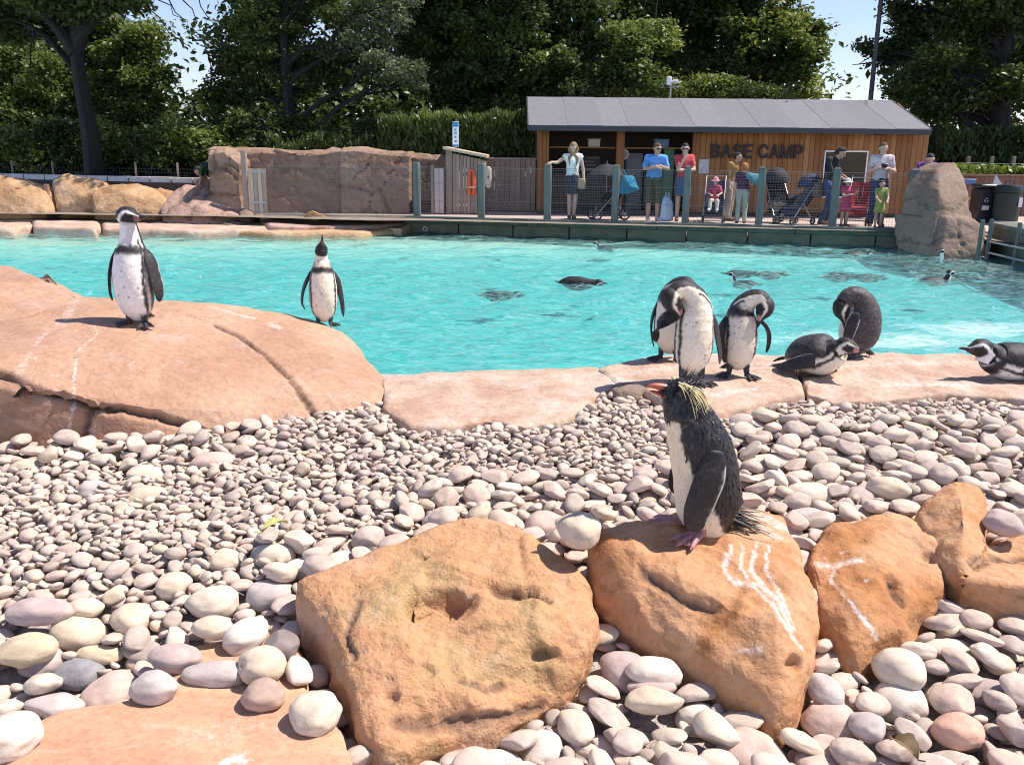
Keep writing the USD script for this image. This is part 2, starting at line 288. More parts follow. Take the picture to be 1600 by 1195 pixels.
water_m = usdkit.material(stage, '/World/Looks/water', {
    't': ('geometry', {}), 'm': ('mapping', {'scale': (1.0, 2.6, 1.0)}), 'n': ('noise_texture', {'scale': 6.5, 'detail': 5, 'roughness': 0.6, 'distortion': 1.2}), 'b': ('bump', {'strength': 0.9, 'distance': 0.05}),
    'fr': ('fresnel', {'IOR': 1.33}), 'fm': ('math', {'math_type': 'multiply', 'value2': 0.95}), 'g': ('glossy_bsdf', {'color': (1, 1, 1), 'roughness': 0.04}), 'tr': ('transparent_bsdf', {'color': (0.84, 0.97, 0.96)}),
    'd': ('principled_bsdf', {'base_color': (0.32, 0.62, 0.58), 'roughness': 0.3}), 'k': ('noise_texture', {'scale': 5.0, 'detail': 8, 'roughness': 0.74, 'distortion': 1.6}), 'kr': ('map_range', {'from_min': 0.44, 'from_max': 0.70, 'to_min': 0.0, 'to_max': 0.75, 'clamp': True}),  # turbid water tone; its lighter noise streaks are caustic sparkle painted as colour
    'mx': ('mix_closure', {}), 'mo': ('mix_closure', {}),
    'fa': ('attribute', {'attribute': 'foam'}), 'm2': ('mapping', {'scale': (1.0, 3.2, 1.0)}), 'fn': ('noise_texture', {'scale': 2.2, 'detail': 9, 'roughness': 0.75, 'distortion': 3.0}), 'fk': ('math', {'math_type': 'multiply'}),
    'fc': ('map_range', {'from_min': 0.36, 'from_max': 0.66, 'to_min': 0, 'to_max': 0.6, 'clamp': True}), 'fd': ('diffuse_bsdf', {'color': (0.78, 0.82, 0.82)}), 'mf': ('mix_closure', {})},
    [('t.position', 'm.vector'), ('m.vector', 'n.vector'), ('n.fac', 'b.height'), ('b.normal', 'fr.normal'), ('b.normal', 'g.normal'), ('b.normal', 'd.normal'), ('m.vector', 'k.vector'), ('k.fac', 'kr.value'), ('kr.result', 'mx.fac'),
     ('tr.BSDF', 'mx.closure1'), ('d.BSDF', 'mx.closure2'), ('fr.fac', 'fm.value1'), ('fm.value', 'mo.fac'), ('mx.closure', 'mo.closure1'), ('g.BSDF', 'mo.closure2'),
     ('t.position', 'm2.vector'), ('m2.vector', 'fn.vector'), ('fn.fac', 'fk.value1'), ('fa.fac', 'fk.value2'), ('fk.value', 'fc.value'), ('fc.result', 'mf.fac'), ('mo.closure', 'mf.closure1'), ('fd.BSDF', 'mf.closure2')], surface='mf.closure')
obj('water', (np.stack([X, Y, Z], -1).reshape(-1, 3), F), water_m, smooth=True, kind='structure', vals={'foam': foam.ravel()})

# ------------------------------------------------------------------ promenade, its concrete edge, the fence
DZ = 0.37
F0 = G(652, 338, DZ); F1 = G(1412, 358, DZ); FD = (F1 - F0) / np.linalg.norm(F1 - F0); FN = np.array([FD[1], -FD[0], 0]); FN = FN if FN[1] < 0 else -FN   # FN points to the pool
def fence_pt(px, off=0.0, z=DZ):
    """A point of the fence line seen at photograph column px, off metres behind it."""
    lo, hi = -0.6, 1.5
    for _ in range(40):
        m = (lo + hi) / 2; q = F0 + (F1 - F0) * m - FN * off
        if project([*q[:2], DZ])[0] < px: lo = m
        else: hi = m
    q = F0 + (F1 - F0) * lo - FN * off; return np.array([q[0], q[1], z])
E0 = F0 - FD * 0.25 + FN * 0.14; E1 = F1 + FD * 0.75 + FN * 0.14
prom = Polygon([tuple(E0[:2]), tuple(E1[:2]), (16, 16.8), (20, 30), (-5.5, 30), (-5.5, 22.6), (-2.6, 22.6)])
pv, pf = trimesh.creation.triangulate_polygon(prom, engine='earcut')
obj('promenade', (np.c_[pv, np.full(len(pv), DZ)], pf), mat('promenade_paving', (0.42, 0.33, 0.28), 0.9, 0.15, 14, 0.004, 70), smooth=False, kind='structure')
C_EDGE = mat('mossy_concrete', (0.085, 0.095, 0.07), 0.85, color2=(0.16, 0.16, 0.12), scale=3.5, bump=0.01, bscale=20)
C_CAP = mat('wet_dark_green_timber', (0.085, 0.115, 0.095), 0.75, 0.25, 8, 0.004, 30)
edge = thing('pool_edge_beam', 'dark mossy concrete edge below the visitors, between the pool and the post fence', 'pool wall')
def along(a, b, t): return a + (b - a) * t
L_E = np.linalg.norm((E1 - E0)[:2]); ang_e = math.atan2(FD[1], FD[0])
def beam(t0, t1, off, z0, z1, depth, bevel=0.012):
    a = E0 + FD * t0; b = E0 + FD * t1; c = (a + b) / 2 + FN * (off - depth / 2)
    return box(t1 - t0, depth, z1 - z0, (c[0], c[1], (z0 + z1) / 2), ang_e, bevel)
nP = 9
for k in range(nP):
    obj('concrete_panel', beam(k * L_E / nP + 0.012, (k + 1) * L_E / nP - 0.012, 0.0, -0.5, 0.225, 0.35), C_EDGE, edge)
for k in range(4):
    obj('edge_board', beam(k * L_E / 4 + 0.006, (k + 1) * L_E / 4 - 0.006, 0.045, 0.228, DZ + 0.012, 0.20), C_CAP, edge)
obj('drain_outlet', trimesh.creation.annulus(0.035, 0.06, 0.06, transform=trimesh.transformations.translation_matrix(E0 + FD * 0.5 + FN * 0.02 + [0, 0, -0.27]) @ trimesh.transformations.rotation_matrix(ang_e, (0, 0, 1)) @ trimesh.transformations.rotation_matrix(math.pi / 2, (1, 0, 0))), mat('pale_pipe', (0.5, 0.5, 0.48), 0.6), edge)

WIRE = mat('galvanised_wire', (0.16, 0.16, 0.15), 0.5, metal=0.3)
post_px = [652, 752, 855, 960, 1070, 1185, 1300, 1420]
fence = thing('post_and_mesh_fence', 'fence of green-grey timber posts and wire mesh along the promenade edge', 'fence')
posts = []
for k, px in enumerate(post_px):
    q = fence_pt(px); posts.append(q)
    w = 0.15 if k < 7 else 0.20
    m = cat(box(w, w, 1.19, (0, 0, 0.595), bevel=0.018), trimesh.convex.convex_hull(np.array([(sx * w * .46, sy * w * .46, 1.188) for sx in (-1, 1) for sy in (-1, 1)] + [(sx * w * .3, sy * w * .3, 1.225) for sx in (-1, 1) for sy in (-1, 1)])))
    m.apply_transform(trimesh.transformations.rotation_matrix(ang_e + 0.5 * math.sin(k * 2.1) * 0.12, (0, 0, 1))); m.apply_translation(q)
    obj('post', m, W_POST, fence)
def mesh_panel(a, b, z0, z1, pitch, r, sag=0.0):
    """Wire netting between two points."""
    L = np.linalg.norm((b - a)[:2]); out = []
    for k in range(1, int(L / pitch)):
        q = a + (b - a) * (k * pitch / L); out.append(tube([(q[0], q[1], z0), (q[0], q[1], z1)], r, 3, False))
    for z in np.arange(z0, z1 + 1e-6, pitch):
        out.append(tube([(a[0], a[1], z), ((a[0] + b[0]) / 2, (a[1] + b[1]) / 2, z - sag), (b[0], b[1], z)], r, 3, False))
    return cat(*out)
for k in range(len(posts) - 1):
    a, b = posts[k] + FD * 0.07, posts[k + 1] - FD * 0.07
    obj('wire_mesh', mesh_panel(a, b, DZ + 0.03, DZ + 1.12, 0.055, 0.0018), WIRE, fence)
    for z in (0.38, 0.75, 1.12):
        obj('strand', tube([a + [0, 0, z], (a + b) / 2 + [0, 0, z - 0.006], b + [0, 0, z]], 0.0045, 5), WIRE, fence)

# ------------------------------------------------------------------ the timber hut
HY = 22.3
hx0 = P(840, 300, HY)[0]; hx1 = P(1441, 300, HY)[0]; EZ = 2.47
hut = thing('timber_hut', 'low orange timber hut with grey felt roof, open serving hatches and dark lettering', 'building')
HX = lambda px: P(px, 270, HY)[0]
HZ = lambda py, px=1140: P(px, py, HY)[2]
bay0, bay1, bay2, bay3 = HX(857), HX(962), HX(974), HX(1080)
win0, win1, winz0, winz1 = HX(1287), HX(1351), HZ(305), HZ(236)
rng = random.Random(3)
def boards(x0, x1, z0, z1, mats, parent, y=HY, w=0.125, th=0.022):
    n = max(1, round((x1 - x0) / w)); w = (x1 - x0) / n
    for k in range(n):
        dy = rng.uniform(0, 0.012)
        obj('board', mbox((x0 + k * w + 0.004, y - th - dy, z0), (x0 + (k + 1) * w - 0.004, y - dy, z1), 0.003), mats[rng.randrange(len(mats))], parent, smooth=False)
zt = EZ - 0.06; zb = DZ + 0.10
boards(hx0, bay0 - 0.06, zb, zt, W_HUT, hut); boards(bay3 + 0.06, win0 - 0.03, zb, zt, W_HUT, hut); boards(win1 + 0.03, hx1, zb, zt, W_HUT, hut)
boards(win0 - 0.03, win1 + 0.03, winz1 + 0.035, zt, W_HUT, hut); boards(win0 - 0.03, win1 + 0.03, zb, winz0 - 0.035, W_HUT, hut)
obj('plinth', mbox((hx0 + .01, HY - 0.01, DZ), (hx1 - .01, HY + 0.1, zb - 0.003)), mat('dark_plinth', (0.04, 0.035, 0.03), 0.9), hut)
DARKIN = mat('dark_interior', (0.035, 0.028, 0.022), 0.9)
obj('back_wall', mbox((hx0 + .03, HY + 3.9, DZ), (hx1 - .03, HY + 4.0, EZ)), W_HUT[1], hut)
obj('end_wall', mbox((hx0, HY + 0.005, DZ), (hx0 + 0.025, HY + 3.9, EZ)), W_HUT[0], hut); obj('end_wall', mbox((hx1 - 0.025, HY + 0.005, DZ), (hx1, HY + 3.9, EZ)), W_HUT[3], hut)
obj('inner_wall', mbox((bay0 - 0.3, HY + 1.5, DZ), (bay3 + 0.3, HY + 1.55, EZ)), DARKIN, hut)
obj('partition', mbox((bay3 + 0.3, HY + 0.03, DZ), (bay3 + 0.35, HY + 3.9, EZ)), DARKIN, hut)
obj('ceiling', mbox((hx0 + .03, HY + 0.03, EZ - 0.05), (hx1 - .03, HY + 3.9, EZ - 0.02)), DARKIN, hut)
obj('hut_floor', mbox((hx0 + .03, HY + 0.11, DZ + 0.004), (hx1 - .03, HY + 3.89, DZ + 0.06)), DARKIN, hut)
# frames of the serving hatches
for (a, b) in ((bay0 - 0.06, bay0), (bay1, bay2), (bay3, bay3 + 0.06)):
    obj('jamb', mbox((a, HY - 0.04, zb), (b, HY + 0.10, zt), 0.004), W_HUT[4], hut)
obj('lintel', mbox((bay0 - 0.06, HY - 0.045, zt), (bay3 + 0.06, HY + 0.08, zt + 0.07), 0.004), W_HUT[3], hut)
# shelving, counter and goods seen in the hatches
sh_z = HZ(232, 960)
obj('shelf', mbox((bay0, HY + 0.25, sh_z), (bay1, HY + 0.65, sh_z + 0.03)), W_HUT[1], hut); obj('shelf', mbox((bay2, HY + 0.25, sh_z), (bay3, HY + 0.65, sh_z + 0.03)), W_HUT[1], hut)
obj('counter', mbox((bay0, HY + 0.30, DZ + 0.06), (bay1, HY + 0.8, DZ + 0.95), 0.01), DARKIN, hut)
for k in range(3):
    zz = DZ + 1.05 + 0.0 * k
obj('menu_board', mbox((HX(918), HY + 1.44, HZ(272)), (HX(946), HY + 1.49, HZ(246))), mat('chalk_board', (0.09, 0.075, 0.065), 0.8), hut)
for k in range(4): obj('menu_line', mbox((HX(920 + 3 * (k % 2)), HY + 1.430, HZ(268 - 6 * k)), (HX(943 - 4 * (k % 3)), HY + 1.438, HZ(266.5 - 6 * k))), mat('chalk', (0.35, 0.33, 0.3), 0.9), hut)
def loose(name, label, catg, m, mt, **k): return obj(name, m, mt, None, label=label, cat=catg, **k)
loose('storage_box', 'pale cardboard box on the shelf of the left hut hatch', 'box', cat(mbox((HX(920), HY + .3, sh_z + .033), (HX(938), HY + .6, sh_z + .20), 0.006), mbox((HX(919), HY + .29, sh_z + .20), (HX(939), HY + .61, sh_z + .225), 0.005), mbox((HX(926), HY + .285, sh_z + .10), (HX(932), HY + .302, sh_z + .13))), mat('card', (0.42, 0.36, 0.28), 0.8))
loose('storage_crate', 'blue plastic crate on the shelf of the right hut hatch', 'crate', cat(mbox((HX(1024), HY + .3, sh_z + .033), (HX(1046), HY + .6, sh_z + .21), 0.006), mbox((HX(1023), HY + .29, sh_z + .205), (HX(1047), HY + .61, sh_z + .235), 0.005)), mat('blue_crate', (0.07, 0.14, 0.22), 0.5))
loose('display_fridge', 'dark drinks fridge at the back of the right hut hatch', 'fridge', cat(mbox((HX(984), HY + .85, DZ + .07), (HX(1012), HY + 1.4, DZ + 1.5), 0.02), mbox((HX(986.5), HY + .83, DZ + .2), (HX(1009.5), HY + .848, DZ + 1.4), 0.005), mbox((HX(1010), HY + .80, DZ + .7), (HX(1010.8), HY + .85, DZ + 1.0))), mat('fridge_grey', (0.10, 0.11, 0.12), 0.35))
clk = thing('wall_clock', 'round clock with pale rim on the post between the hut hatches', 'clock', (HX(975), HY + 0.24, HZ(243)))
obj('rim', trimesh.creation.annulus(0.11, 0.13, 0.04, transform=trimesh.transformations.rotation_matrix(math.pi / 2, (1, 0, 0))), mat('pale_rim', (0.5, 0.45, 0.38), 0.5), clk)
obj('face', trimesh.creation.cylinder(0.109, 0.03, transform=trimesh.transformations.rotation_matrix(math.pi / 2, (1, 0, 0))), mat('clock_face', (0.25, 0.22, 0.18), 0.6), clk)
obj('hand', cat(mbox((-0.004, -0.022, 0), (0.004, -0.016, 0.08)), mbox((0, -0.026, -0.004), (0.055, -0.0225, 0.004))), DARKIN, clk)
loose('green_banner', 'tall dark green banner leaning inside the right hut hatch', 'banner', cat(mbox((HX(1040), HY + .35, DZ + .1), (HX(1056), HY + .37, HZ(233)), 0.004), mbox((HX(1039), HY + .34, HZ(233)), (HX(1057), HY + .38, HZ(231)))), mat('banner_green', (0.03, 0.11, 0.06), 0.6))
# window
win = thing('window', parent=hut)
PF = mat('white_frame_paint', (0.72, 0.70, 0.66), 0.5)
for (a, b) in (((win0 - .03, winz1), (win1 + .03, winz1 + .035)), ((win0 - .03, winz0 - .035), (win1 + .03, winz0)), ((win0 - .03, winz0 + .002), (win0, winz1 - .002)), ((win1, winz0 + .002), (win1 + .03, winz1 - .002))):
    obj('window_frame', mbox((a[0], HY - 0.045, a[1]), (b[0], HY + 0.03, b[1]), 0.003), PF, win)
glass = usdkit.material(stage, '/World/Looks/window_glass', {'f': ('fresnel', {'IOR': 1.5}), 't': ('transparent_bsdf', {'color': (0.75, 0.78, 0.78)}), 'g': ('glossy_bsdf', {'roughness': 0.02}), 'm': ('mix_closure', {})}, [('f.fac', 'm.fac'), ('t.BSDF', 'm.closure1'), ('g.BSDF', 'm.closure2')], surface='m.closure')
obj('pane', mbox((win0, HY - 0.012, winz0), (win1, HY - 0.006, winz1)), glass, win)
# posters, lettering, eaves lamps
pst = thing('poster', 'pale framed poster on the hut wall left of the lettering', 'poster', (HX(1098.5), HY - 0.04, HZ(261)))
obj('poster_frame', mbox((-.13, -.012, -.17), (.13, .012, .18), 0.004), mat('poster_frame', (0.3, 0.26, 0.22), 0.5), pst)
obj('poster_sheet', mbox((-.115, -.017, -.155), (.115, -.013, .165)), mat('poster_print', (0.55, 0.53, 0.50), 0.5, color2=(0.25, 0.24, 0.25), scale=9), pst)
LET = mat('dark_red_lettering', (0.012, 0.004, 0.004), 0.5)
h_l = HZ(226) - HZ(246.5)
x = HX(1108)
adv = {'B': 1.05, 'A': 1.10, 'S': 1.02, 'E': .98, ' ': .50, 'C': 1.10, 'M': 1.30, 'P': 1.05}
tot = sum(adv[c] for c in 'BASE CAMP') - 0.15; sc = (HX(1251) - HX(1108)) / tot
sgn = thing('lettering', 'dark red raised capitals reading BASE CAMP on the hut wall', 'lettering', (x, HY - 0.04, HZ(246.5)))
xx_ = 0
for c in 'BASE CAMP':
    if c != ' ':
        t = meshkit.text_mesh(c, h_l, 0.035, bold=True); wv = t.bounds[1][0] - t.bounds[0][0]
        t.apply_translation((-t.bounds[0][0], 0, 0)); t.apply_scale((min(1.25, sc * (adv[c] - .14) / wv), 1, 1))
        t.apply_transform(trimesh.transformations.rotation_matrix(math.pi / 2, (1, 0, 0))); t.apply_translation((xx_, 0, 0))
        obj('letter', t, LET, sgn, smooth=False)
    xx_ += adv[c] * sc
for px in (1089, 1364):
    e = thing('eaves_floodlight', f'small dark lamp under the hut eave {"beside the hatches" if px < 1200 else "above the window"}', 'lamp', (HX(px), HY - 0.03, EZ - 0.10))
    obj('lamp_body', mbox((-.10, -.10, -.04), (.10, 0.0, .03), 0.012), mat('lamp_black', (0.02, 0.02, 0.02), 0.4), e); obj('bracket', mbox((-.02, -.02, .03), (.02, 0, .08)), mat('lamp_black', (0, 0, 0)), e)
# roof: felt strips over a gable
ROOF = [mat(f'grey_roof_felt_{k}', c, 0.9, 0.12, 9, 0.003, 120) for k, c in enumerate([(0.152, 0.149, 0.160), (0.160, 0.157, 0.168), (0.146, 0.143, 0.154)])]
ex0, ex1 = P(826, 200, HY - .5)[0], P(1455, 200, HY - .5)[0]; ry, rz = HY + 2.0, 3.26; ey, ez = HY - 0.5, EZ
seams = [826, 888, 940, 985, 1040, 1088, 1136, 1190, 1247, 1300, 1352, 1402, 1455]; sx_ = [P(s, 200, HY - .5)[0] for s in seams]
rf = thing('roof', parent=hut)
for k in range(len(sx_) - 1):
    for side in (0, 1):
        y0, y1 = (ey, ry) if side == 0 else (2 * ry - ey, ry)
        dz = 0.006 * (k % 2)
        V = [(sx_[k] - 0.02, y0, ez + dz), (sx_[k + 1] + 0.02, y0, ez + dz), (sx_[k + 1] + 0.02, y1, rz + dz), (sx_[k] - 0.02, y1, rz + dz)]
        hm = trimesh.convex.convex_hull(np.array(V + [(a, b, c - 0.03) for a, b, c in V]))
        obj('roofing_felt_strip', hm, ROOF[(k * 2 + side) % 3], rf, smooth=False)
obj('fascia', mbox((ex0 - .01, ey - .02, ez - 0.13), (ex1 + .01, ey + .015, ez - 0.005), 0.004), mat('dark_fascia', (0.03, 0.032, 0.035), 0.6), rf)
obj('soffit', mbox((ex0, ey + .016, ez - 0.085), (ex1, HY - .025, ez - 0.06)), W_HUT[4], rf)
for xg in (hx0 + 0.002, hx1 - 0.026):
    V = [(xg, ey + .5, EZ - .02), (xg, 2 * ry - ey - .5, EZ - .02), (xg, ry, rz - .06)]
    obj('gable', trimesh.convex.convex_hull(np.array(V + [(a + .022, b, c) for a, b, c in V])), W_HUT[2], rf, smooth=False)
for xg in (ex0, ex1):
    for y0 in (ey, 2 * ry - ey):
        V = [(xg, y0, ez + .016), (xg, ry, rz + .016), (xg, y0, ez - .12), (xg, ry, rz - .12)]
        obj('barge_board', trimesh.convex.convex_hull(np.array(V + [(a + (.03 if xg > 3 else -.03), b, c) for a, b, c in V])), mat('dark_fascia', (0, 0, 0)), rf, smooth=False)
# lamp mast behind the ridge
q = P(1047, 158, 26.9)
ms = thing('camera_mast', 'thin metal mast with small white camera housings above the hut roof', 'mast', (q[0], 26.9, 0.37))
h0 = q[2] - 0.37
obj('pole', bar((0, 0, 0), (0, 0, h0 + .55), 0.03), mat('grey_metal', (0.4, 0.4, 0.4), 0.4, metal=0.6), ms)
obj('camera_housing', mbox((-.14, -.10, h0 + .42), (.0, .10, h0 + .66), 0.02), mat('white_plastic', (0.7, 0.7, 0.68), 0.4), ms); obj('camera_housing', mbox((.03, -.06, h0 + .48), (.24, .06, h0 + .58), 0.02), mat('white_plastic', (0, 0, 0)), ms); obj('crossarm', bar((-.3, 0, h0 + .36), (.3, 0, h0 + .40), 0.018), mat('grey_metal', (0, 0, 0)), ms)
q = P(1366, 100, 27.2)
mp = thing('tall_pole', 'tall dark pole against the sky behind the hut', 'pole', (q[0], 27.2, GZ))
obj('shaft', tube([(0, 0, 0), (0, 0, 9.5)], [0.075, 0.055], 12), mat('dark_metal', (0.05, 0.05, 0.055), 0.6), mp); obj('base_collar', bar((0, 0, 0), (0, 0, .35), .15), mat('dark_metal', (0, 0, 0)), mp); obj('step_bracket', cat(bar((-.2, 0, 6.4), (.2, 0, 6.4), .02), bar((-.2, 0, 6.8), (.2, 0, 6.8), .02)), mat('dark_metal', (0, 0, 0)), mp)

# ------------------------------------------------------------------ fences and shed left and right of the hut
def board_fence(name, label, x0, x1, y, z0, z1, mats, w=0.13, rail=None):
    t = thing(name, label, 'fence')
    boards(x0, x1, z0, z1, mats, t, y=y, w=w)
    n = max(2, int((x1 - x0) / 1.8) + 1)
    for k in range(n): obj('fence_post', box(.09, .09, z1 - z0 + .05, (x0 + .05 + (x1 - x0 - .1) * k / (n - 1), y + .06, (z0 + z1) / 2 + .02), bevel=.006), mats[0], t)
    obj('top_rail', mbox((x0 - .02, y - .05, z1 + .003), (x1 + .02, y + .10, z1 + .055), .006), rail or W_PALE, t)
    return t
board_fence('board_fence', 'low brown board fence with pale top rail between the shed and the hut', P(757, 300, 23.3)[0], hx0 - 0.03, 23.3, DZ + .02, P(800, 250, 23.3)[2], W_GREY, rail=W_GREY[1])
board_fence('dark_board_fence', 'dark red-brown board fence behind the bins at the right', P(1462, 300, 23.2)[0], P(1720, 300, 23.2)[0], 23.2, DZ + .02, P(1540, 276, 23.2)[2], W_BROWN, rail=W_BROWN[1])
SY = 21.9
shed = thing('timber_shed', 'small shed of weathered upright boards at the end of the rock wall', 'shed')
sx0, sx1 = P(697, 300, SY)[0], P(757, 300, SY)[0]; sz0, sz1 = P(706, 236, SY)[2], P(757, 247, SY)[2]
n = 9; w = (sx1 - sx0 - .16) / n
for k in range(n):
    xa = sx0 + .16 + k * w; zt_ = sz0 + (sz1 - sz0) * (k + .5) / n - .05
    obj('board', mbox((xa + .005, SY - .03 - .012 * (k % 2), DZ + .02), (xa + w - .005, SY, zt_), .003), W_GREY[(k * 7) % 3], shed, smooth=False)
obj('corner_post', mbox((sx0, SY - .06, DZ), (sx0 + .155, SY + .09, sz0 + .03), .01), W_GREY[2], shed)
obj('side_wall', mbox((sx0 + .02, SY + .092, DZ), (sx0 + .06, SY + 1.9, sz0)), W_GREY[2], shed); obj('side_wall', mbox((sx1 - .04, SY + .002, DZ), (sx1, SY + 1.9, sz1 - .05)), W_GREY[0], shed)
V = [(sx0 - .06, SY - .16, sz0 + .035), (sx1 + .06, SY - .16, sz1), (sx1 + .06, SY + 2.0, sz1 + .02), (sx0 - .06, SY + 2.0, sz0 + .055)]
obj('shed_roof', trimesh.convex.convex_hull(np.array(V + [(a, b, c + .06) for a, b, c in V])), W_PALE, shed, smooth=False)
# notice, life jacket, ring cabinet on the shed
q = P(712, 232, SY + .4)
sg = thing('notice_sign', 'narrow white and blue notice board standing above the shed corner', 'sign', (q[0], SY + .4, q[2]))
obj('sign_board', mbox((-.075, -.012, .03), (.075, .012, .62), .006), mat('sign_white', (0.72, 0.74, 0.76), 0.4), sg); obj('header', mbox((-.07, -.0165, .50), (.07, -.0125, .61)), mat('sign_blue', (0.05, 0.20, 0.45), 0.4), sg)
obj('footer', mbox((-.07, -.0165, .035), (.07, -.0125, .09)), mat('sign_blue', (0, 0, 0)), sg)
obj('pictogram', cat(*[mbox((-.03, -.0165, z), (.03 - .01 * (k % 2), -.0125, z + .05)) for k, z in enumerate((.14, .24, .33, .41))]), mat('sign_mark', (0.10, 0.30, 0.38), 0.5), sg)
obj('sign_post', bar((0, .03, -1.0), (0, .03, .58), .02), mat('grey_metal', (0, 0, 0)), sg)
q = P(737, 287, SY - .09)
lj = thing('life_jacket', 'bright orange life jacket hanging on the shed boards', 'life jacket', (q[0], SY - .10, q[2]))
OR = mat('orange_nylon', (0.75, 0.10, 0.02), 0.55, 0.1, 30)
obj('panel', blend([m3.Manifold.batch_hull([sph((-.055, 0, .20), .035), sph((-.06, 0, -.22), .045)])], .02, 4), OR, lj); obj('panel', blend([m3.Manifold.batch_hull([sph((.05, 0, .18), .035), sph((.055, .005, -.24), .045)])], .02, 4), OR, lj)
obj('collar', tube([(-.055, 0, .2), (-.05, -.01, .29), (0, -.015, .33), (.05, -.01, .29), (.05, 0, .2)], .03, 8), OR, lj); obj('strap', tube([(-.10, -.035, -.08), (0, -.06, -.09), (.10, -.035, -.08)], .011, 6), mat('pale_strap', (0.6, 0.55, 0.45), .6), lj); obj('hook', bar((0, .06, .35), (0, -.02, .33), .008), mat('grey_metal', (0, 0, 0)), lj)
q = P(763, 277, SY - .05)
rc = thing('ring_cabinet', 'pale oval lifebuoy case at the right corner of the shed', 'case', (q[0], SY - .08, q[2]))
obj('case', blend([m3.Manifold.batch_hull([ell((0, 0, .14), (.085, .05, .12)), ell((0, 0, -.14), (.085, .05, .12))])], .03, 4), mat('aged_cream', (0.46, 0.40, 0.32), .6), rc); obj('clasp', mbox((-.02, -.065, -.02), (.02, -.045, .03)), mat('dark_metal', (0, 0, 0)), rc)
q0, q1 = P(679, 300, SY - .1), P(692, 300, SY - .1)
gt = thing('pale_gate', 'narrow pale pink boarded gate between the rock wall and the shed', 'gate')
for k in range(2): obj('board', mbox((q0[0] + k * .115, SY - .14, DZ + .03), (q0[0] + k * .115 + .108, SY - .11, P(685, 263, SY)[2]), .004), mat('pale_pink_board', (0.45, 0.36, 0.33), .8, .15, 12), gt, smooth=False)
obj('gate_post', box(.07, .07, 1.16, (q0[0] - .05, SY - .12, DZ + .58), bevel=.008), W_GREY[2], gt)

# ------------------------------------------------------------------ mock rock wall, gate and netting at the far left
def crack_field(p, scale, seed):
    """Distance to the edges of irregular blocks: 0 on an edge."""
    rs = np.random.default_rng(seed); lo, hi = p.min(0), p.max(0)
    n = max(6, int(np.prod(np.maximum((hi - lo)[[0, 2]], .3)) / scale ** 2)); c = rs.uniform(lo, hi, (n, 3)); c[:, 1] = p[:, 1].mean()
    q = p + 0.16 * scale * np.stack([fb(p, 2.2 / scale, 3, seed + k) for k in (1, 2, 3)], -1) * 2.5
    q[:, 1] = c[0, 1]; d, _ = cKDTree(c).query(q, 2); return (d[:, 1] - d[:, 0])
def rock_block(pts_sets, h=0.1, it=6, amp=((1.0, .10), (4.0, .03)), seed=0, cracks=None, flat=0):
    u = m3.Manifold.batch_boolean([hull_pts(p) for p in pts_sets], m3.OpType.Add) if len(pts_sets) > 1 else hull_pts(pts_sets[0])
    t = to_tri(u.refine_to_length(h)); t.merge_vertices(); filter_taubin(t, lamb=.5, nu=.52, iterations=it)
    v = np.array(t.vertices); n = normals(t); d = np.zeros(len(v))
    for k, (s, a) in enumerate(amp): d += a * 2 * fb(v, s, 4, seed + 13 * k)
    deep = np.zeros(len(v))
    if cracks:
        cd = crack_field(v, cracks[0], seed); k = np.exp(-(cd / cracks[1]) ** 2); d -= cracks[2] * k; deep = 0.6 * k * (k > .4)
    t.vertices = v + n * d[:, None]; return t, deep
WY = 22.25
wz = lambda px, py: P(px, py, WY)[2]
wallt = thing('mock_rock_wall', 'long brown moulded rock wall behind netting at the far left of the pool', 'wall')
def wall_piece(px0, px1, tops, y0, y1, seed, cr, parent, name='rock_face'):
    sets = []
    for (a, ta), (b, tb) in zip(tops[:-1], tops[1:]):
        xa, xb = P(a, 300, WY)[0], P(b, 300, WY)[0]
        sets.append([(x, y, z) for x, zt2 in ((xa - .02, wz(a, ta)), (xb + .02, wz(b, tb))) for y in (y0 + .05, y1) for z in (DZ - .3, zt2 - .10)] + [(x, y, zt2) for x, zt2 in ((xa, wz(a, ta)), (xb, wz(b, tb))) for y in (y0 + .18, y1 - .1)] + [(x, y0, z) for x in (xa, xb) for z in (DZ - .3, (DZ + wz(a, ta)) / 2)])
    m, deep = rock_block(sets, .055, 4, ((.9, .07), (3.5, .03), (11, .012)), seed, cr)
    obj(name, m, R_WALL, parent, smooth=True, vals={'stain': np.zeros(len(m.vertices)), 'deep': deep})
wall_piece(417, 540, [(360, 232), (415, 233), (470, 236), (538, 234)], WY, WY + 1.2, 3, None, wallt)
wall_piece(538, 640, [(536, 231), (560, 230), (600, 236), (640, 238)], WY - .12, WY + 1.2, 8, (.8, .035, .05), wallt)
wall_piece(640, 700, [(638, 239), (668, 242), (698, 244)], WY + .25, WY + 1.2, 12, (.9, .05, .05), wallt)
for (px, py, r, sd) in ((378, 232, .24, 1), (352, 234, .20, 2), (440, 236, .2, 3), (520, 234, .20, 4), (500, 235, .22, 5), (590, 238, .22, 6), (640, 240, .18, 7)):
    c = P(px, py + 5, WY + .35); m, dp = rock_block([c + np.random.default_rng(sd).normal(0, 1, (40, 3)) * [r, r * .8, r * .35]], .06, 5, ((2.5, .05),), sd)
    obj('capping_stone', m, R_WALL, wallt, vals={'stain': np.zeros(len(m.vertices)), 'deep': dp})
wall_piece(348, 395, [(347, 236), (372, 232), (392, 250)], WY - .9, WY + .6, 21, (.8, .05, .05), wallt, 'rock_pier')
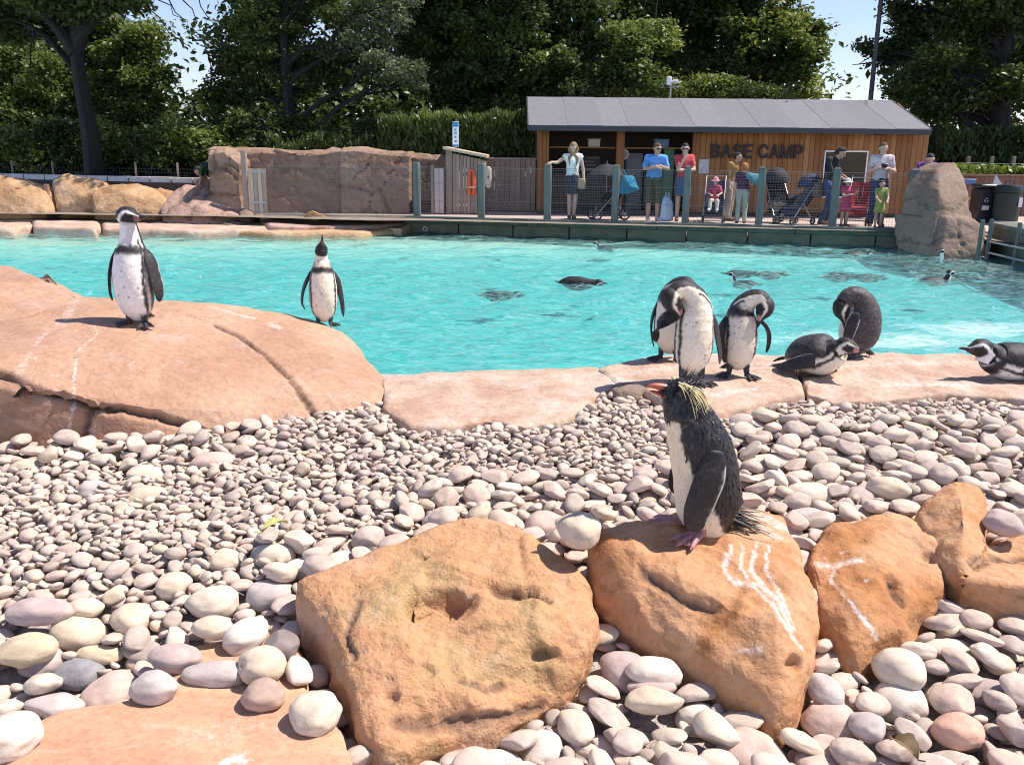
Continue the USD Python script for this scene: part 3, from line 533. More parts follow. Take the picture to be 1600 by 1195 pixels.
# timber leaf gate with wire over it
g0, g1 = P(390, 300, WY - .95)[0], P(417, 300, WY - .95)[0]
tg = thing('timber_gate', 'small pale timber gate with netting beside the rock pier', 'gate')
for k in range(4):
    w = (g1 - g0) / 4; obj('board', mbox((g0 + k * w + .004, WY - .96, DZ), (g0 + (k + 1) * w - .004, WY - .93, P(404, 264, WY - .95)[2]), .003), [W_PALE, W_GREY[1]][k % 2], tg, smooth=False)
for z in (DZ + .25, DZ + .95): obj('hinge_strap', mbox((g0 + .05, WY - .975, z), (g1 - .03, WY - .963, z + .035)), mat('grey_metal', (0, 0, 0)), tg)
obj('gate_post', box(.12, .12, 1.5, (g0 - .09, WY - .93, DZ + .70), bevel=.01), W_GREY[0], tg)
# netting fence from gate to first post
nf = thing('netting_fence', 'fine netting fence in front of the brown rock wall', 'fence')
na = np.array([g1 + .02, WY - .93, DZ]); nb = posts[0] + [-.1, 0.02, 0]
obj('netting', mesh_panel(na, nb, DZ + .02, DZ + 1.1, .055, .0024), WIRE, nf)
for z in (.35, .72, 1.1): obj('strand', tube([na + [0, 0, z], nb + [0, 0, z]], .0045, 5), WIRE, nf)
obj('bottom_rail', mbox((na[0] - .1, WY - 1.05, DZ - .07), (nb[0] + .1, WY - .90, DZ + .02), .015), W_PALE, nf)
for px in (): q = P(px, 330, WY - .97); obj('stake', box(.05, .05, 1.2, (q[0], WY - .90, DZ + .5)), W_GREY[2], nf)
lw = [P(412, 336, 21.1), P(640, 341, 21.1)]
bk = thing('netted_bank', 'low netted bank between the shore slabs and the netting fence', 'bank')
a0, a1 = np.array([P(405, 340, 21.2)[0], 21.28, .30]), np.array([posts[0][0] - .05, 21.28, .31]); b0_, b1_ = np.array([P(455, 350, 20.4)[0], 20.55, .13]), np.array([E0[0] - .03, 20.42, .13])
def grid_on(a0, a1, b0, b1, nu, nv, lift, r):
    out = []
    for u in np.linspace(0, 1, nu): out.append(tube([lerp(a0, a1, u) + [0, 0, lift], lerp(b0, b1, u) + [0, 0, lift]], r, 3, False))
    for v in np.linspace(0, 1, nv): out.append(tube([lerp(a0, b0, v) + [0, 0, lift], lerp(a1, b1, v) + [0, 0, lift]], r, 3, False))
    return cat(*out)
V = [a0, a1, b1_, b0_]; obj('bank_face', trimesh.convex.convex_hull(np.array(V + [v - [0, 0, .35] for v in V] + [a0 + [0, .6, -.02], a1 + [0, .6, -.02]])), mat('bank_gravel', (0.42, 0.31, 0.23), .9, .3, 25, .02, 40), bk, smooth=False)
obj('netting', grid_on(a0, a1, b0_, b1_, 60, 10, .012, .0025), WIRE, bk)
m, dp = rock_block([P(490, 338, 21.0) + np.random.default_rng(9).normal(0, 1, (30, 3)) * [.16, .1, .06]], .05, 4, ((3, .03),), 4)
loose('bank_stone', 'pale squared stone on the netted bank', 'stone', m, R_FAR, vals={'stain': np.zeros(len(m.vertices)), 'deep': dp})

# ------------------------------------------------------------------ far shore: slabs and boulders at the left
def zero(m, deep=None): return {'stain': np.zeros(len(m.vertices)), 'deep': np.zeros(len(m.vertices)) if deep is None else deep}
def slab(poly, ztop, zbot, h=.06, it=5, amp=((1.5, .03), (8, .008)), seed=0, inset=0.0, topfun=None, fine=0):
    """Stone slab of a plan outline with worn edges."""
    pg = Polygon(poly).buffer(0)
    if inset: pg = pg.buffer(-inset, join_style=1)
    m = trimesh.creation.extrude_polygon(pg, ztop - zbot, engine='earcut'); m.apply_translation((0, 0, zbot))
    mm = m3.Manifold(m3.Mesh(np.array(m.vertices, np.float32), np.array(m.faces, np.uint32)))
    t = to_tri(mm.refine_to_length(h)); t.merge_vertices(); filter_taubin(t, lamb=.5, nu=.505, iterations=it)
    for _ in range(fine): t = t.subdivide(); 
    if fine: filter_taubin(t, lamb=.5, nu=.51, iterations=6)
    v = np.array(t.vertices); n = normals(t); d = np.zeros(len(v))
    for k, (s, a) in enumerate(amp): d += a * 2 * fb(v, s, 4, seed + 17 * k)
    v = v + n * d[:, None]
    if topfun is not None: v[:, 2] += topfun(v[:, 0], v[:, 1]) * sstep(zbot, ztop, v[:, 2])
    t.vertices = v; return t
def gpoly(pts, z): return [tuple(G(a, b, z)[:2]) for a, b in pts]
for k, (pts, zt, lab) in enumerate([
        ([(-60, 336), (20, 336), (46, 338), (50, 352), (20, 356), (-60, 356)], .17, 'pale pink shore slab at the far left edge of the pool'),
        ([(49, 338), (100, 337), (150, 340), (156, 350), (150, 357), (52, 354)], .18, 'pale pink shore slab on which the small brown penguin chick stands'),
        ([(158, 341), (230, 342), (330, 346), (420, 350), (420, 358), (300, 360), (160, 357)], .15, 'long pale shore slab behind the head of the tall left penguin')]):
    m = slab(gpoly(pts, zt), zt, -.5, .12, 5, ((1.1, .04), (5, .015)), k)
    loose('shore_slab', lab, 'rock slab', m, R_SLAB, vals=zero(m), kind=None)
m = slab(gpoly([(325, 353), (430, 347), (520, 346), (640, 349), (640, 356), (560, 362), (430, 363), (340, 360)], .12), .12, -.5, .12, 5, ((1.1, .05), (5, .02)), 8)
loose('shore_slab', 'brownish shore slab below the netted bank at the water line', 'rock slab', m, R_FAR, vals=zero(m))
m = slab(gpoly([(400, 341), (470, 338), (560, 345), (640, 349), (560, 352), (420, 352)], .22), .22, -.2, .12, 5, ((1.1, .05), (5, .02)), 11)
loose('shore_slab', 'low rounded rock step between the pyramid rock and the netted bank', 'rock slab', m, R_FARP, vals=zero(m))
def far_rock(label, mat_, pts, seed, depth=1.3, amp=((.9, .10), (3.2, .05), (9, .02)), cr=None, h=.07):
    """pts: (px, py, Y) on the near side; the back is as deep as depth."""
    q = np.array([P(*p) for p in pts]); b = q + [0, depth, 0]; b[:, 2] = np.minimum(b[:, 2], b[:, 2] * .8 + .05); low = q.copy(); low[:, 2] = -.1; low2 = b.copy(); low2[:, 2] = -.1
    m, dp = rock_block([np.vstack([q, b, low, low2])], h, 5, amp, seed, cr); loose('boulder', label, 'boulder', m, mat_, vals=zero(m, dp))
far_rock('large pale tan boulder at the left edge of the far shore', R_FAR, [(-60, 272, 22.0), (10, 274, 22.0), (45, 287, 22), (70, 298, 21.8), (72, 330, 21.3), (40, 333, 21.2), (-60, 334, 21.2), (20, 300, 21.5)], 31)
far_rock('tan overhanging boulder with a dark hollow beside the thin timber stake', R_FAR, [(84, 282, 22.2), (100, 273, 22.4), (150, 283, 22.2), (150, 300, 21.8), (130, 305, 21.7), (95, 325, 21.6), (85, 310, 21.8)], 32)
far_rock('long pinkish tan boulder in the middle of the far shore rocks', R_FAR, [(140, 300, 21.9), (155, 287, 22.1), (205, 288, 22.1), (250, 305, 21.8), (265, 320, 21.5), (240, 332, 21.3), (150, 330, 21.3), (200, 305, 21.5)], 33)
far_rock('low light orange boulder between the long boulder and the pyramid rock', R_FAR, [(225, 300, 22.4), (250, 293, 22.4), (272, 303, 22.2), (270, 318, 21.8), (235, 316, 21.9)], 34, .8)
far_rock('dusky pink pyramid shaped rock in front of the rock wall pier', R_FARP, [(268, 300, 21.9), (290, 287, 22.0), (322, 289, 22.0), (345, 305, 21.6), (365, 325, 21.3), (376, 340, 21.0), (340, 349, 20.8), (260, 345, 20.9), (250, 330, 21.2), (300, 318, 21.2)], 35, 1.2, cr=(.45, .05, .04))
far_rock('small dark brown rock between the keeper and the pyramid rock', R_FARP, [(302, 280, 23.0), (318, 274, 23.0), (332, 282, 22.9), (330, 290, 22.8), (304, 290, 22.8)], 36, .6)
far_rock('grey round boulder at the foot of the timber gate', R_COL, [(374, 327, 21.3), (386, 325, 21.3), (396, 334, 21.2), (390, 345, 21.0), (374, 342, 21.0)], 37, .5, ((3, .03),), h=.05)
far_rock('smooth white rock against the rock wall pier', mat('white_rock', (0.62, 0.58, 0.52), .8, .1, 9, .01, 20), [(356, 304, 21.8), (366, 299, 21.8), (374, 306, 21.8), (372, 316, 21.7), (358, 314, 21.7)], 38, .3, ((3, .03),), h=.05)
far_rock('flat grey rock at the water line below the pyramid rock', R_COL, [(346, 347, 20.7), (360, 344, 20.8), (382, 349, 20.7), (360, 354, 20.5)], 39, .4, ((3, .02),), h=.05)
q = P(77, 328, 21.9); st = P(77, 288, 21.9)
loose('timber_stake', 'thin reddish timber stake between the two left far boulders', 'stake', box(.10, .10, st[2] - q[2] + .5, (q[0], 21.9, (st[2] + q[2]) / 2 - .25), bevel=.012), wood_mat('red_stake', (0.28, 0.14, 0.08), (0.36, 0.2, 0.12)))
far_pebbles = []; rg = np.random.default_rng(77)
for k in range(420):
    px = rg.uniform(-20, 260); q = G(px, rg.uniform(329, 341), .19); r = rg.uniform(.03, .075) * (1.6 if rg.random() < .12 else 1)
    s = trimesh.creation.icosphere(1, 1.0); s.apply_scale((r * rg.uniform(1, 1.5), r, r * .6)); s.apply_translation((q[0], q[1], .19 + r * .3)); far_pebbles.append(s)
obj('far_shore_pebbles', cat(*far_pebbles), mat('far_pebble_grey', (0.50, 0.44, 0.40), .85, color2=(0.36, 0.31, 0.29), scale=2.5), label='small grey pebbles scattered along the far left shore', cat='pebbles', kind='stuff')
shore = slab([(-18, 20.9), (-2.9, 20.9), (-2.9, 23), (-18, 23.5)], .2, -.2, .5, 2, ((.8, .05),), 3)
obj('shore_ground', shore, mat('ground_earth', (0, 0, 0)), kind='structure')
# pale kerb of a path and low mesh behind the boulders
kx0, kx1 = P(-60, 270, 24.2), P(335, 279, 23.4)
loose('path_kerb', 'pale concrete kerb of the path running behind the far left boulders', 'kerb', cat(*[trimesh.convex.convex_hull(np.array([lerp(kx0, kx1, t) + [0, dy, dz] for t in (k / 12 + .002, (k + 1) / 12 - .002) for dy in (0, .35) for dz in (-.13, .0)])) for k in range(12)]), mat('pale_concrete', (0.45, 0.43, 0.40), .9, .2, 6), smooth=False)
obj('earth_bank', trimesh.convex.convex_hull(np.array([p + [0, dy, dz] for p in (kx0, kx1) for dy in (-.1, 8) for dz in (-.9, -.135)])), mat('dark_earth', (.05, .04, .03), .95, .3, 6, .03, 9), smooth=False, kind='structure')
lm = thing('low_mesh_fence', 'low dark mesh fence in front of the left hedge shrubs', 'fence')
la, lb = kx0 + [0, .5, 0], kx1 + [0, .5, 0]
obj('mesh', mesh_panel(la * [1, 1, 0], lb * [1, 1, 0], .7, 1.35, .09, .003), mat('dark_metal', (0, 0, 0)), lm)
for k in range(7): obj('stake', bar(lerp(la, lb, k / 6) * [1, 1, 0] + [0, 0, .3], lerp(la, lb, k / 6) * [1, 1, 0] + [0, 0, 1.5], .03), W_GREY[2], lm)

# ------------------------------------------------------------------ right: rock column, side wall, railings, bins
CY = 17.3
def cp(px, py, Y): return P(px, py, Y)
sets = [[cp(1443, 345, CY), cp(1450, 292, CY + .2), cp(1464, 264, CY + .4), cp(1478, 252, CY + .6), cp(1494, 253, CY + .6), cp(1505, 275, CY + .4), cp(1512, 310, CY + .2), cp(1520, 345, CY)] + [cp(1468, 300, CY - .10), cp(1488, 330, CY - .25), cp(1440, 380, CY - .40), cp(1455, 384, CY - .55), cp(1492, 390, CY - .72), cp(1520, 380, CY - .6)]]
b = np.array(sets[0]); sets[0] = np.vstack([b, b + [0, 1.0, -.05], b * [1, 1, 0] + [0, 0, -.3], (b + [0, 1, 0]) * [1, 1, 0] + [0, 0, -.3]])
b = np.array([cp(1438, 340, CY - .05), cp(1439, 386, CY - .35), cp(1470, 400, CY - .75), cp(1540, 398, CY - .8), cp(1541, 352, CY - .5), cp(1520, 340, CY - .35), cp(1480, 338, CY - .45)])
sets.append(np.vstack([b, b + [0, 1.2, 0], b * [1, 1, 0] + [0, 0, -.4]]))
m, dp = rock_block(sets, .05, 11, ((1.2, .04), (4, .02), (11, .008)), 51, (1.1, .03, .035))
loose('rock_column', 'tall grey-brown moulded rock at the right end of the promenade fence', 'rock', m, R_COL, vals=zero(m, dp))
rw = thing('pool_side_wall', 'dark side wall of the pool with metal railings at the right edge', 'wall')
r0, r1 = np.array([*G(1540, 395, 0)[:2], 0]), np.array([*G(1640, 425, 0)[:2], 0]); rd = (r1 - r0) / np.linalg.norm(r1 - r0); rn = np.array([rd[1], -rd[0], 0]); rn = -rn if rn[0] > 0 else rn
for k in range(4):
    a = lerp(r0, r1 + rd * 9, k / 4) + rd * .006; b = lerp(r0, r1 + rd * 9, (k + 1) / 4) - rd * .006
    obj('wall_panel', trimesh.convex.convex_hull(np.array([p - rn * t + [0, 0, z] for p in (a, b) for t in (0.02, .4) for z in (-.6, .52)])), C_EDGE, rw, smooth=False)
    obj('coping', trimesh.convex.convex_hull(np.array([p - rn * t + [0, 0, z] for p in (a, b) for t in (-.03, .42) for z in (.524, .60)])), C_EDGE, rw, smooth=False)
MET = mat('grey_metal', (0, 0, 0))
for k, (px, yb) in enumerate(((1506, 401), (1541, 404), (1584, 412))):
    q = G(px, yb, 0); obj('rail_post', box(.06, .06, 1.15, (q[0] - .06, q[1] - (.12 if k else .62), .15), bevel=.008), W_POST, rw)
for z in (.12, .32):
    a, b = G(1541, 404, 0), G(1640, 428, 0); obj('rail', bar([a[0] - .06, a[1] - .12, z], [b[0] - .06, b[1] - .12, z], .018), MET, rw)
BING = mat('dark_green_plastic', (0.005, 0.016, 0.012), 0.45)
q = G(1576, 352, DZ); bn = thing('litter_bin', 'round dark green litter bin with pale label at the right edge', 'bin', (q[0], q[1] + .2, DZ))
hb = .87; obj('body', lathe([(0, 0), (.25, 0), (.265, .05), (.27, hb * .80), (0.0, hb * .80)], 28), BING, bn); obj('lid', lathe([(.0, hb * .815), (.285, hb * .815), (.285, hb * .93), (.25, hb), (0, hb + .02)], 28), BING, bn)
obj('base_band', lathe([(.262, .02), (.275, .02), (.275, .09), (.262, .09)], 28), MET, bn); obj('label', mbox((.12, -.262, .40), (.20, -.20, .60), .004), mat('label_white', (0.6, 0.62, 0.6), .5), bn); obj('handle', tube([(-.1, 0, hb + .02), (-.08, 0, hb + .09), (.08, 0, hb + .09), (.1, 0, hb + .02)], .012), BING, bn)
q = G(1545, 350, DZ); bn = thing('recycling_bin', 'square black recycling bin with white emblem beside the round green bin', 'bin', (q[0], q[1] + .35, DZ))
obj('body', mbox((-.22, -.22, 0), (.22, .22, .78), .03), mat('black_plastic', (0.012, 0.013, 0.014), .4), bn); obj('lid', mbox((-.235, -.235, .784), (.235, .235, .88), .03), mat('black_plastic', (0, 0, 0)), bn)
em = cat(*[trimesh.convex.convex_hull(np.array([(math.cos(a + d) * r, y, math.sin(a + d) * r) for d in (-.75, .55) for r in (.035, .055) for y in (-.228, -.224)])) for a in (1.57, 3.66, 5.76)]); em.apply_translation((-.06, 0, .52))
obj('emblem', em, mat('label_white', (0, 0, 0)), bn, smooth=False); obj('sticker', mbox((-.14, -.2235, .30), (.02, -.2195, .40)), mat('label_white', (0, 0, 0)), bn)
q = P(1556, 285, 21.6); vb = thing('sloped_cover', 'pale sloped cover rising behind the two bins', 'cover', (q[0], 21.6, DZ))
obj('panel', trimesh.convex.convex_hull(np.array([(-.1, 0, .6), (.35, 0, .6), (-.1, .03, .6), (.35, .03, .6), (-.02, 0, 1.08), (-.02, .03, 1.08)])), mat('pale_grey_board', (0.42, 0.42, 0.42), .6), vb, smooth=False); obj('frame', mbox((-.12, -.03, 0), (.36, .06, .597), .01), mat('black_plastic', (0, 0, 0)), vb)
q = P(1520, 285, 22.9); wp = thing('wall_plaque', 'small blue panel on the dark board fence at the right', 'sign', (q[0], 23.1, q[2])); obj('panel', mbox((-.17, -.03, -.05), (.17, 0, .07), .006), mat('plaque_blue', (0.06, 0.12, 0.25), .5), wp); obj('edge', mbox((-.18, -.02, .071), (.18, 0, .085)), MET, wp)
q0, q1 = P(1512, 312, 21.5), P(1531, 302, 21.5); ro = thing('yellow_handrail', 'short yellow handrail on the dark fence beside the bins', 'handrail'); obj('rail', tube([q0, lerp(q0, q1, .5), q1], .02), mat('yellow_paint', (0.5, 0.33, 0.08), .5), ro); obj('support', bar(q1, q1 * [1, 1, 0] + [0, 0, DZ], .018), MET, ro)
bank = slab([(9.9, 24.0), (30, 24.0), (40, 36), (9.9, 36)], 1.35, .2, .8, 3, ((.5, .2),), 3)
obj('grass_bank', bank, mat('bank_soil', (0.06, 0.07, 0.03), .95), kind='structure')

# ------------------------------------------------------------------ foliage
def leaf_cloud(c, rad, n, size, seed, up=.5, aspect=1.7, shell=.55, clump=.28):
    """n leaf blades in clumps through an ellipsoid crown, thinner in its middle."""
    rg = np.random.default_rng(seed); nc = max(6, n // 55)
    d = rg.normal(size=(nc, 3)); d /= np.linalg.norm(d, axis=1, keepdims=True)
    r = (shell + (1 - shell) * rg.random(nc)) ** 1.0 * rg.uniform(.86, 1.12, nc); cc = d * r[:, None]
    lump = 1 + .45 * fb(d, 2.3, 2, seed); cc *= lump[:, None]
    k = rg.integers(0, nc, n); p = cc[k] * np.asarray(rad) + np.asarray(c) + rg.normal(size=(n, 3)) * clump * np.array([1, 1, .6])
    ax = rg.normal(size=(n, 3)); ax[:, 2] = ax[:, 2] * .6 - .25; ax /= np.linalg.norm(ax, axis=1, keepdims=True)
    nr = rg.normal(size=(n, 3)); nr[:, 2] = np.abs(nr[:, 2]) + up; nr -= ax * (nr * ax).sum(1, keepdims=True); nr /= np.linalg.norm(nr, axis=1, keepdims=True)
    return p, ax, nr, size * rg.uniform(.65, 1.3, n), aspect
LEAF_N = []
def leaf_obj(name, m, mt, parent=None, **k):
    n = len(m[0]) // 4; rg = np.random.default_rng(n); tone = np.repeat(np.clip(.5 * rg.random(n) + .9 * meshkit.noise(m[0][::4] * .8, 7) - .15, 0, 1), 4)
    return obj(name, m, mt, parent, vals={'tone': tone}, **k)
def leaf_mesh(clouds):
    V, F, o = [], [], 0
    for p, ax, nr, s, asp in clouds:
        sd = np.cross(ax, nr); L = s[:, None] * .5; W = L / asp
        v = np.stack([p - ax * L, p + sd * W - ax * L * .1 + nr * W * .3, p + ax * L, p - sd * W - ax * L * .1 + nr * W * .3], 1)
        n = len(p); i = np.arange(n)[:, None] * 4 + o
        LEAF_N.append(n); V.append(v.reshape(-1, 3)); F.append(np.vstack([i + [0, 1, 2], i + [0, 2, 3]])); o += 4 * n
    return np.vstack(V), np.vstack(F)
def limb_path(a, b, rg, n=6, wob=.12):
    t = np.linspace(0, 1, n)[:, None]; L = np.linalg.norm(np.subtract(b, a)); p = lerp(a, b, t); p[:, 2] += (np.sin(t[:, 0] * np.pi) * .10 * L)
    p[1:-1] += rg.normal(size=(n - 2, 3)) * wob * L * .35; return p
def tree(name, label, base, trunk, r0, blobs, mats, dens=900, size=.16, seed=0, group=None, catg='tree', limbs=True, up=.5, clump=.28, asp=1.7, twigs=0):
    """trunk: points from the base upwards; blobs: (centre, radii, material index, density factor)."""
    t = thing(name, label, catg, group=group); rg = np.random.default_rng(seed)
    tp = resample(trunk, 10); obj('trunk', tube(tp, np.linspace(r0, r0 * .55, 10) * (1 + .6 * np.exp(-np.linspace(0, 8, 10))), 12), BARK, t)
    if limbs:
        ls = []
        for c, rad, *_ in blobs[:14]:
            a = tp[min(9, max(3, int(np.argmin(np.abs(tp[:, 2] - (c[2] - .35 * abs(c[0] - tp[5][0]) - .6))))))]
            L = limb_path(a, c, rg); ls.append(tube(L, np.linspace(r0 * .42, r0 * .08, len(L)), 7))
            for _ in range(4):
                e = np.asarray(c) + rg.normal(size=3) * np.asarray(rad) * .6; L2 = limb_path(L[3], e, rg, 5); ls.append(tube(L2, np.linspace(r0 * .16, r0 * .03, 5), 5))
        for l in ls: pass
        obj('limbs', cat(*ls), BARK, t)
    for mi in sorted(set(b[2] for b in blobs)):
        cl = []
        for k, (c, rad, m_, f) in enumerate(blobs):
            if m_ != mi: continue
            rad = np.asarray(rad); area = 4 * (rad[0] * rad[2] + rad[0] * rad[1] * .5); n = int(dens * area * f); ns = int(np.clip(area * .8, 5, 13))
            for q in range(ns):
                dq = rg.normal(size=3); dq /= np.linalg.norm(dq); cq = np.asarray(c) + dq * rad * rg.uniform(.35, .82); rq = rad * rg.uniform(.30, .52) * [1, 1, .8]; cl.append(leaf_cloud(cq, rq, int(n * 1.15 / ns), size * .78, seed * 1000 + k * 20 + q, up, asp, clump=clump * .6))
        leaf_obj('crown', leaf_mesh(cl), mats[mi], t)
    return t
def blob(px, py, Y, rpx, rpy, ry=None, m=0, f=1.0):
    c = P(px, py, Y); s = Y / FPX; return (c, (rpx * s, (ry if ry else rpx * s * .8), rpy * s), m, f)
MD = [L_DARK, L_MID, L_LIGHT, L_GREY]
def col(px, py0, py1, Y, n=5, bend=0):
    a, b = P(px, py0, Y), P(px, py1, Y); a = np.array([a[0], Y, .3]); t = np.linspace(0, 1, n)[:, None]; p = lerp(a, [a[0] + bend, Y, b[2]], t); p[:, 0] += np.sin(t[:, 0] * 5) * .08; return p
# big near trunk at the left
t1 = col(142, 260, 60, 24.2); ft = t1[-1]
tr1 = tree('plane_tree', 'thick dark trunk forking at the top left, crown above the picture', t1[0], t1, .26,
     [blob(30, -80, 24.5, 130, 80, 2, 0), blob(170, -110, 24.5, 120, 70, 2, 0), blob(110, -180, 24.5, 170, 90, 2.5, 0), blob(60, 0, 24.6, 75, 40, 1, 0, .9), blob(120, 5, 23.7, 70, 30, .6, 0, .8), blob(175, -5, 23.7, 50, 22, .5, 0, .8), blob(10, 30, 24.9, 60, 60, 1, 0, .8), blob(195, -2, 24.0, 40, 16, .8, 0, .8), blob(325, -195, 24.3, 110, 70, 1.8, 0), blob(420, -260, 24.3, 110, 80, 1.8, 0)], MD, 420, .2, 1)
obj('fork', cat(tube(resample([ft + [0, 0, -.35], ft + [-.55, 0, .45], ft + [-1.7, .2, 1.5]], 8), np.linspace(.20, .11, 8), 10), tube(resample([ft + [0, 0, -.35], ft + [.4, 0, .4], ft + [1.5, .2, 1.0], ft + [2.8, .1, 1.4]], 8), np.linspace(.18, .09, 8), 10)), BARK, tr1)
tw = []; rgt = np.random.default_rng(4)
for px, py in ((225, 5), (255, 2), (280, -5), (300, -8), (240, -5)):
    a = P(px, py - 12, 24); L = rgt.uniform(.8, 1.6)
    tw.append(tube(np.array([a + [k * .16 * rgt.uniform(.4, 1.4), 0, -k * L / 6] + rgt.normal(size=3) * .04 for k in range(6)]), np.linspace(.02, .006, 6), 5))
obj('hanging_twigs', cat(*tw), BARK, tr1)
tree('lime_tree', 'sunlit mid green tree at the far left behind the thick trunk', None, col(45, 262, 90, 29), .25,
     [blob(20, 110, 29, 95, 75, None, 1), blob(85, 140, 28.5, 60, 60, None, 1), blob(-40, 60, 30, 90, 80, None, 1), blob(60, 60, 30, 70, 60, None, 0), blob(30, 190, 28.5, 90, 50, None, 1), blob(-30, 170, 28.5, 60, 60, None, 2, .6), blob(70, 0, 31, 100, 60, None, 0)], MD, 360, .2, 2)
tree('maple_tree', 'rounded green tree right of the thick trunk with a gap of sky beside it', None, col(205, 262, 90, 28.5), .25,
     [blob(205, 85, 28.5, 58, 62, None, 1), blob(235, 140, 28, 40, 60, None, 1), blob(185, 150, 28, 50, 60, None, 0), blob(180, 45, 29, 40, 30, None, 1), blob(225, 190, 27.8, 50, 45, None, 0), blob(150, 100, 29.5, 50, 60, None, 0), blob(215, 60, 28.2, 42, 32, None, 2, .5)], MD, 420, .18, 3)
t4 = tree('false_acacia_tree', 'large feathery tree with visible leaning limbs left of the picture centre', None, col(452, 265, 40, 26.5, bend=.1), .22,
     [blob(388, 90, 26.5, 50, 60, None, 0), blob(355, 190, 26, 50, 42, None, 0), blob(410, 40, 27, 80, 60, None, 0), blob(390, 130, 26.6, 70, 60, None, 0), blob(480, 0, 27, 90, 50, None, 0), blob(560, 60, 26.5, 65, 50, None, 3, .8), blob(590, 110, 26, 70, 26, None, 3, .8), blob(640, 115, 25.7, 40, 26, None, 3, .7), blob(500, 110, 27.5, 60, 60, None, 0), blob(600, 10, 26.8, 80, 45, None, 3, .8), blob(392, 18, 27, 36, 36, None, 1, .7), blob(470, -120, 27, 160, 90, None, 0, .6), blob(336, 152, 26.3, 26, 26, None, 1, .6)], MD, 430, .15, 4, clump=.22)
tree('horse_chestnut_tree', 'dense very dark tree rising behind the left end of the hut roof', None, col(800, 262, 80, 29), .35,
     [blob(720, 60, 29, 85, 75, None, 0, 1.1), blob(830, 70, 28.6, 90, 80, None, 0, 1.1), blob(760, 140, 28.4, 100, 50, None, 0, 1.1), blob(880, 130, 28.2, 60, 50, None, 0, 1.1), blob(900, 20, 29, 70, 60, None, 0), blob(660, 20, 29.5, 70, 60, None, 0), blob(790, -40, 29, 150, 60, None, 0), blob(700, 160, 28, 60, 40, None, 0), blob(800, -170, 29, 190, 100, None, 0, .6), blob(855, 90, 27.9, 60, 60, None, 1, .35), blob(740, 70, 28.1, 60, 60, None, 1, .25)], MD, 430, .21, 5)
tree('sycamore_tree', 'smaller lighter green tree behind the middle of the hut roof', None, col(1010, 262, 90, 28), .2,
     [blob(1000, 95, 28, 55, 60, None, 1), blob(975, 60, 28.4, 45, 35, None, 2, .8), blob(1030, 50, 28.3, 40, 35, None, 2, .8), blob(1015, 130, 27.6, 50, 40, None, 1), blob(960, 120, 28, 45, 40, None, 1, .9)], MD, 420, .19, 6)
tree('tall_plane_tree', 'tall broad tree right of centre with sunlit leaves against the sky', None, col(1160, 262, 40, 33), .4,
     [blob(1110, 40, 33, 75, 70, None, 0), blob(1190, 60, 33, 70, 70, None, 0), blob(1240, 100, 32.5, 48, 50, None, 1), blob(1235, 30, 33, 42, 60, None, 1), blob(1150, 110, 32.5, 80, 50, None, 0), blob(1060, 60, 33.5, 60, 70, None, 0), blob(1150, -70, 33, 120, 90, None, 0), blob(1210, -40, 33, 70, 60, None, 1, .8), blob(1255, 135, 32, 32, 28, None, 2, .5), blob(1180, 30, 31.8, 70, 60, None, 2, .25), blob(1060, -60, 33, 90, 80, None, 0)], MD, 400, .24, 7)
tree('oak_tree', 'dark broad tree at the right edge with a stout trunk', None, col(1550, 262, 60, 27), .36,
     [blob(1445, 40, 28.5, 52, 60, None, 0), blob(1405, 75, 28.5, 32, 45, None, 0, .8), blob(1362, 85, 28.5, 30, 18, None, 0, .5), blob(1470, 110, 26.5, 70, 50, None, 0), blob(1420, 135, 28.3, 32, 25, None, 0, .8), blob(1540, 50, 27, 80, 70, None, 0), blob(1620, 80, 27, 70, 80, None, 0), blob(1570, 130, 26.2, 60, 35, None, 0), blob(1480, -40, 27, 110, 60, None, 0), blob(1600, -70, 27, 120, 80, None, 0), blob(1402, 12, 28.5, 28, 36, None, 0, .7), blob(1530, -180, 27, 170, 90, None, 0, .6), blob(1490, 165, 26.3, 50, 30, None, 0, .9)], MD, 430, .2, 8)
leaf_obj('far_woodland', leaf_mesh([leaf_cloud(P(px, py, Y), (rx, 2.0, rz), n, .32, 900 + k, .5, 1.6, .3, .5) for k, (px, py, Y, rx, rz, n) in enumerate([
    (30, 120, 36, 4, 4.5, 5000), (140, 170, 35, 4, 3, 5000), (190, 150, 36, 1.6, 3.0, 3500), (420, 130, 36, 2.6, 4.5, 6000), (520, 60, 36, 4, 4, 5000), (560, 200, 33, 4, 2, 4000), (680, 100, 36, 3.5, 5, 7000), (830, 90, 37, 5, 6, 9000), (980, 60, 38, 4, 6, 9000), (1110, 90, 39, 5, 5.5, 8000), (1560, 90, 36, 4, 5, 7000), (1480, 120, 36, 2.5, 3, 4000), (290, 225, 34, 3, 1.6, 3000), (930, 180, 33, 4, 2, 3000), (20, 258, 28, 2.6, .9, 2500), (130, 258, 28, 2.4, .9, 2500), (240, 258, 28, 2.4, .9, 2500), (350, 258, 28, 2.4, .9, 2500), (-90, 250, 29, 2.5, 1.2, 2000)])]), L_DARK, label='dark mass of distant woodland filling the gaps behind the trees', cat='woodland', kind='stuff')
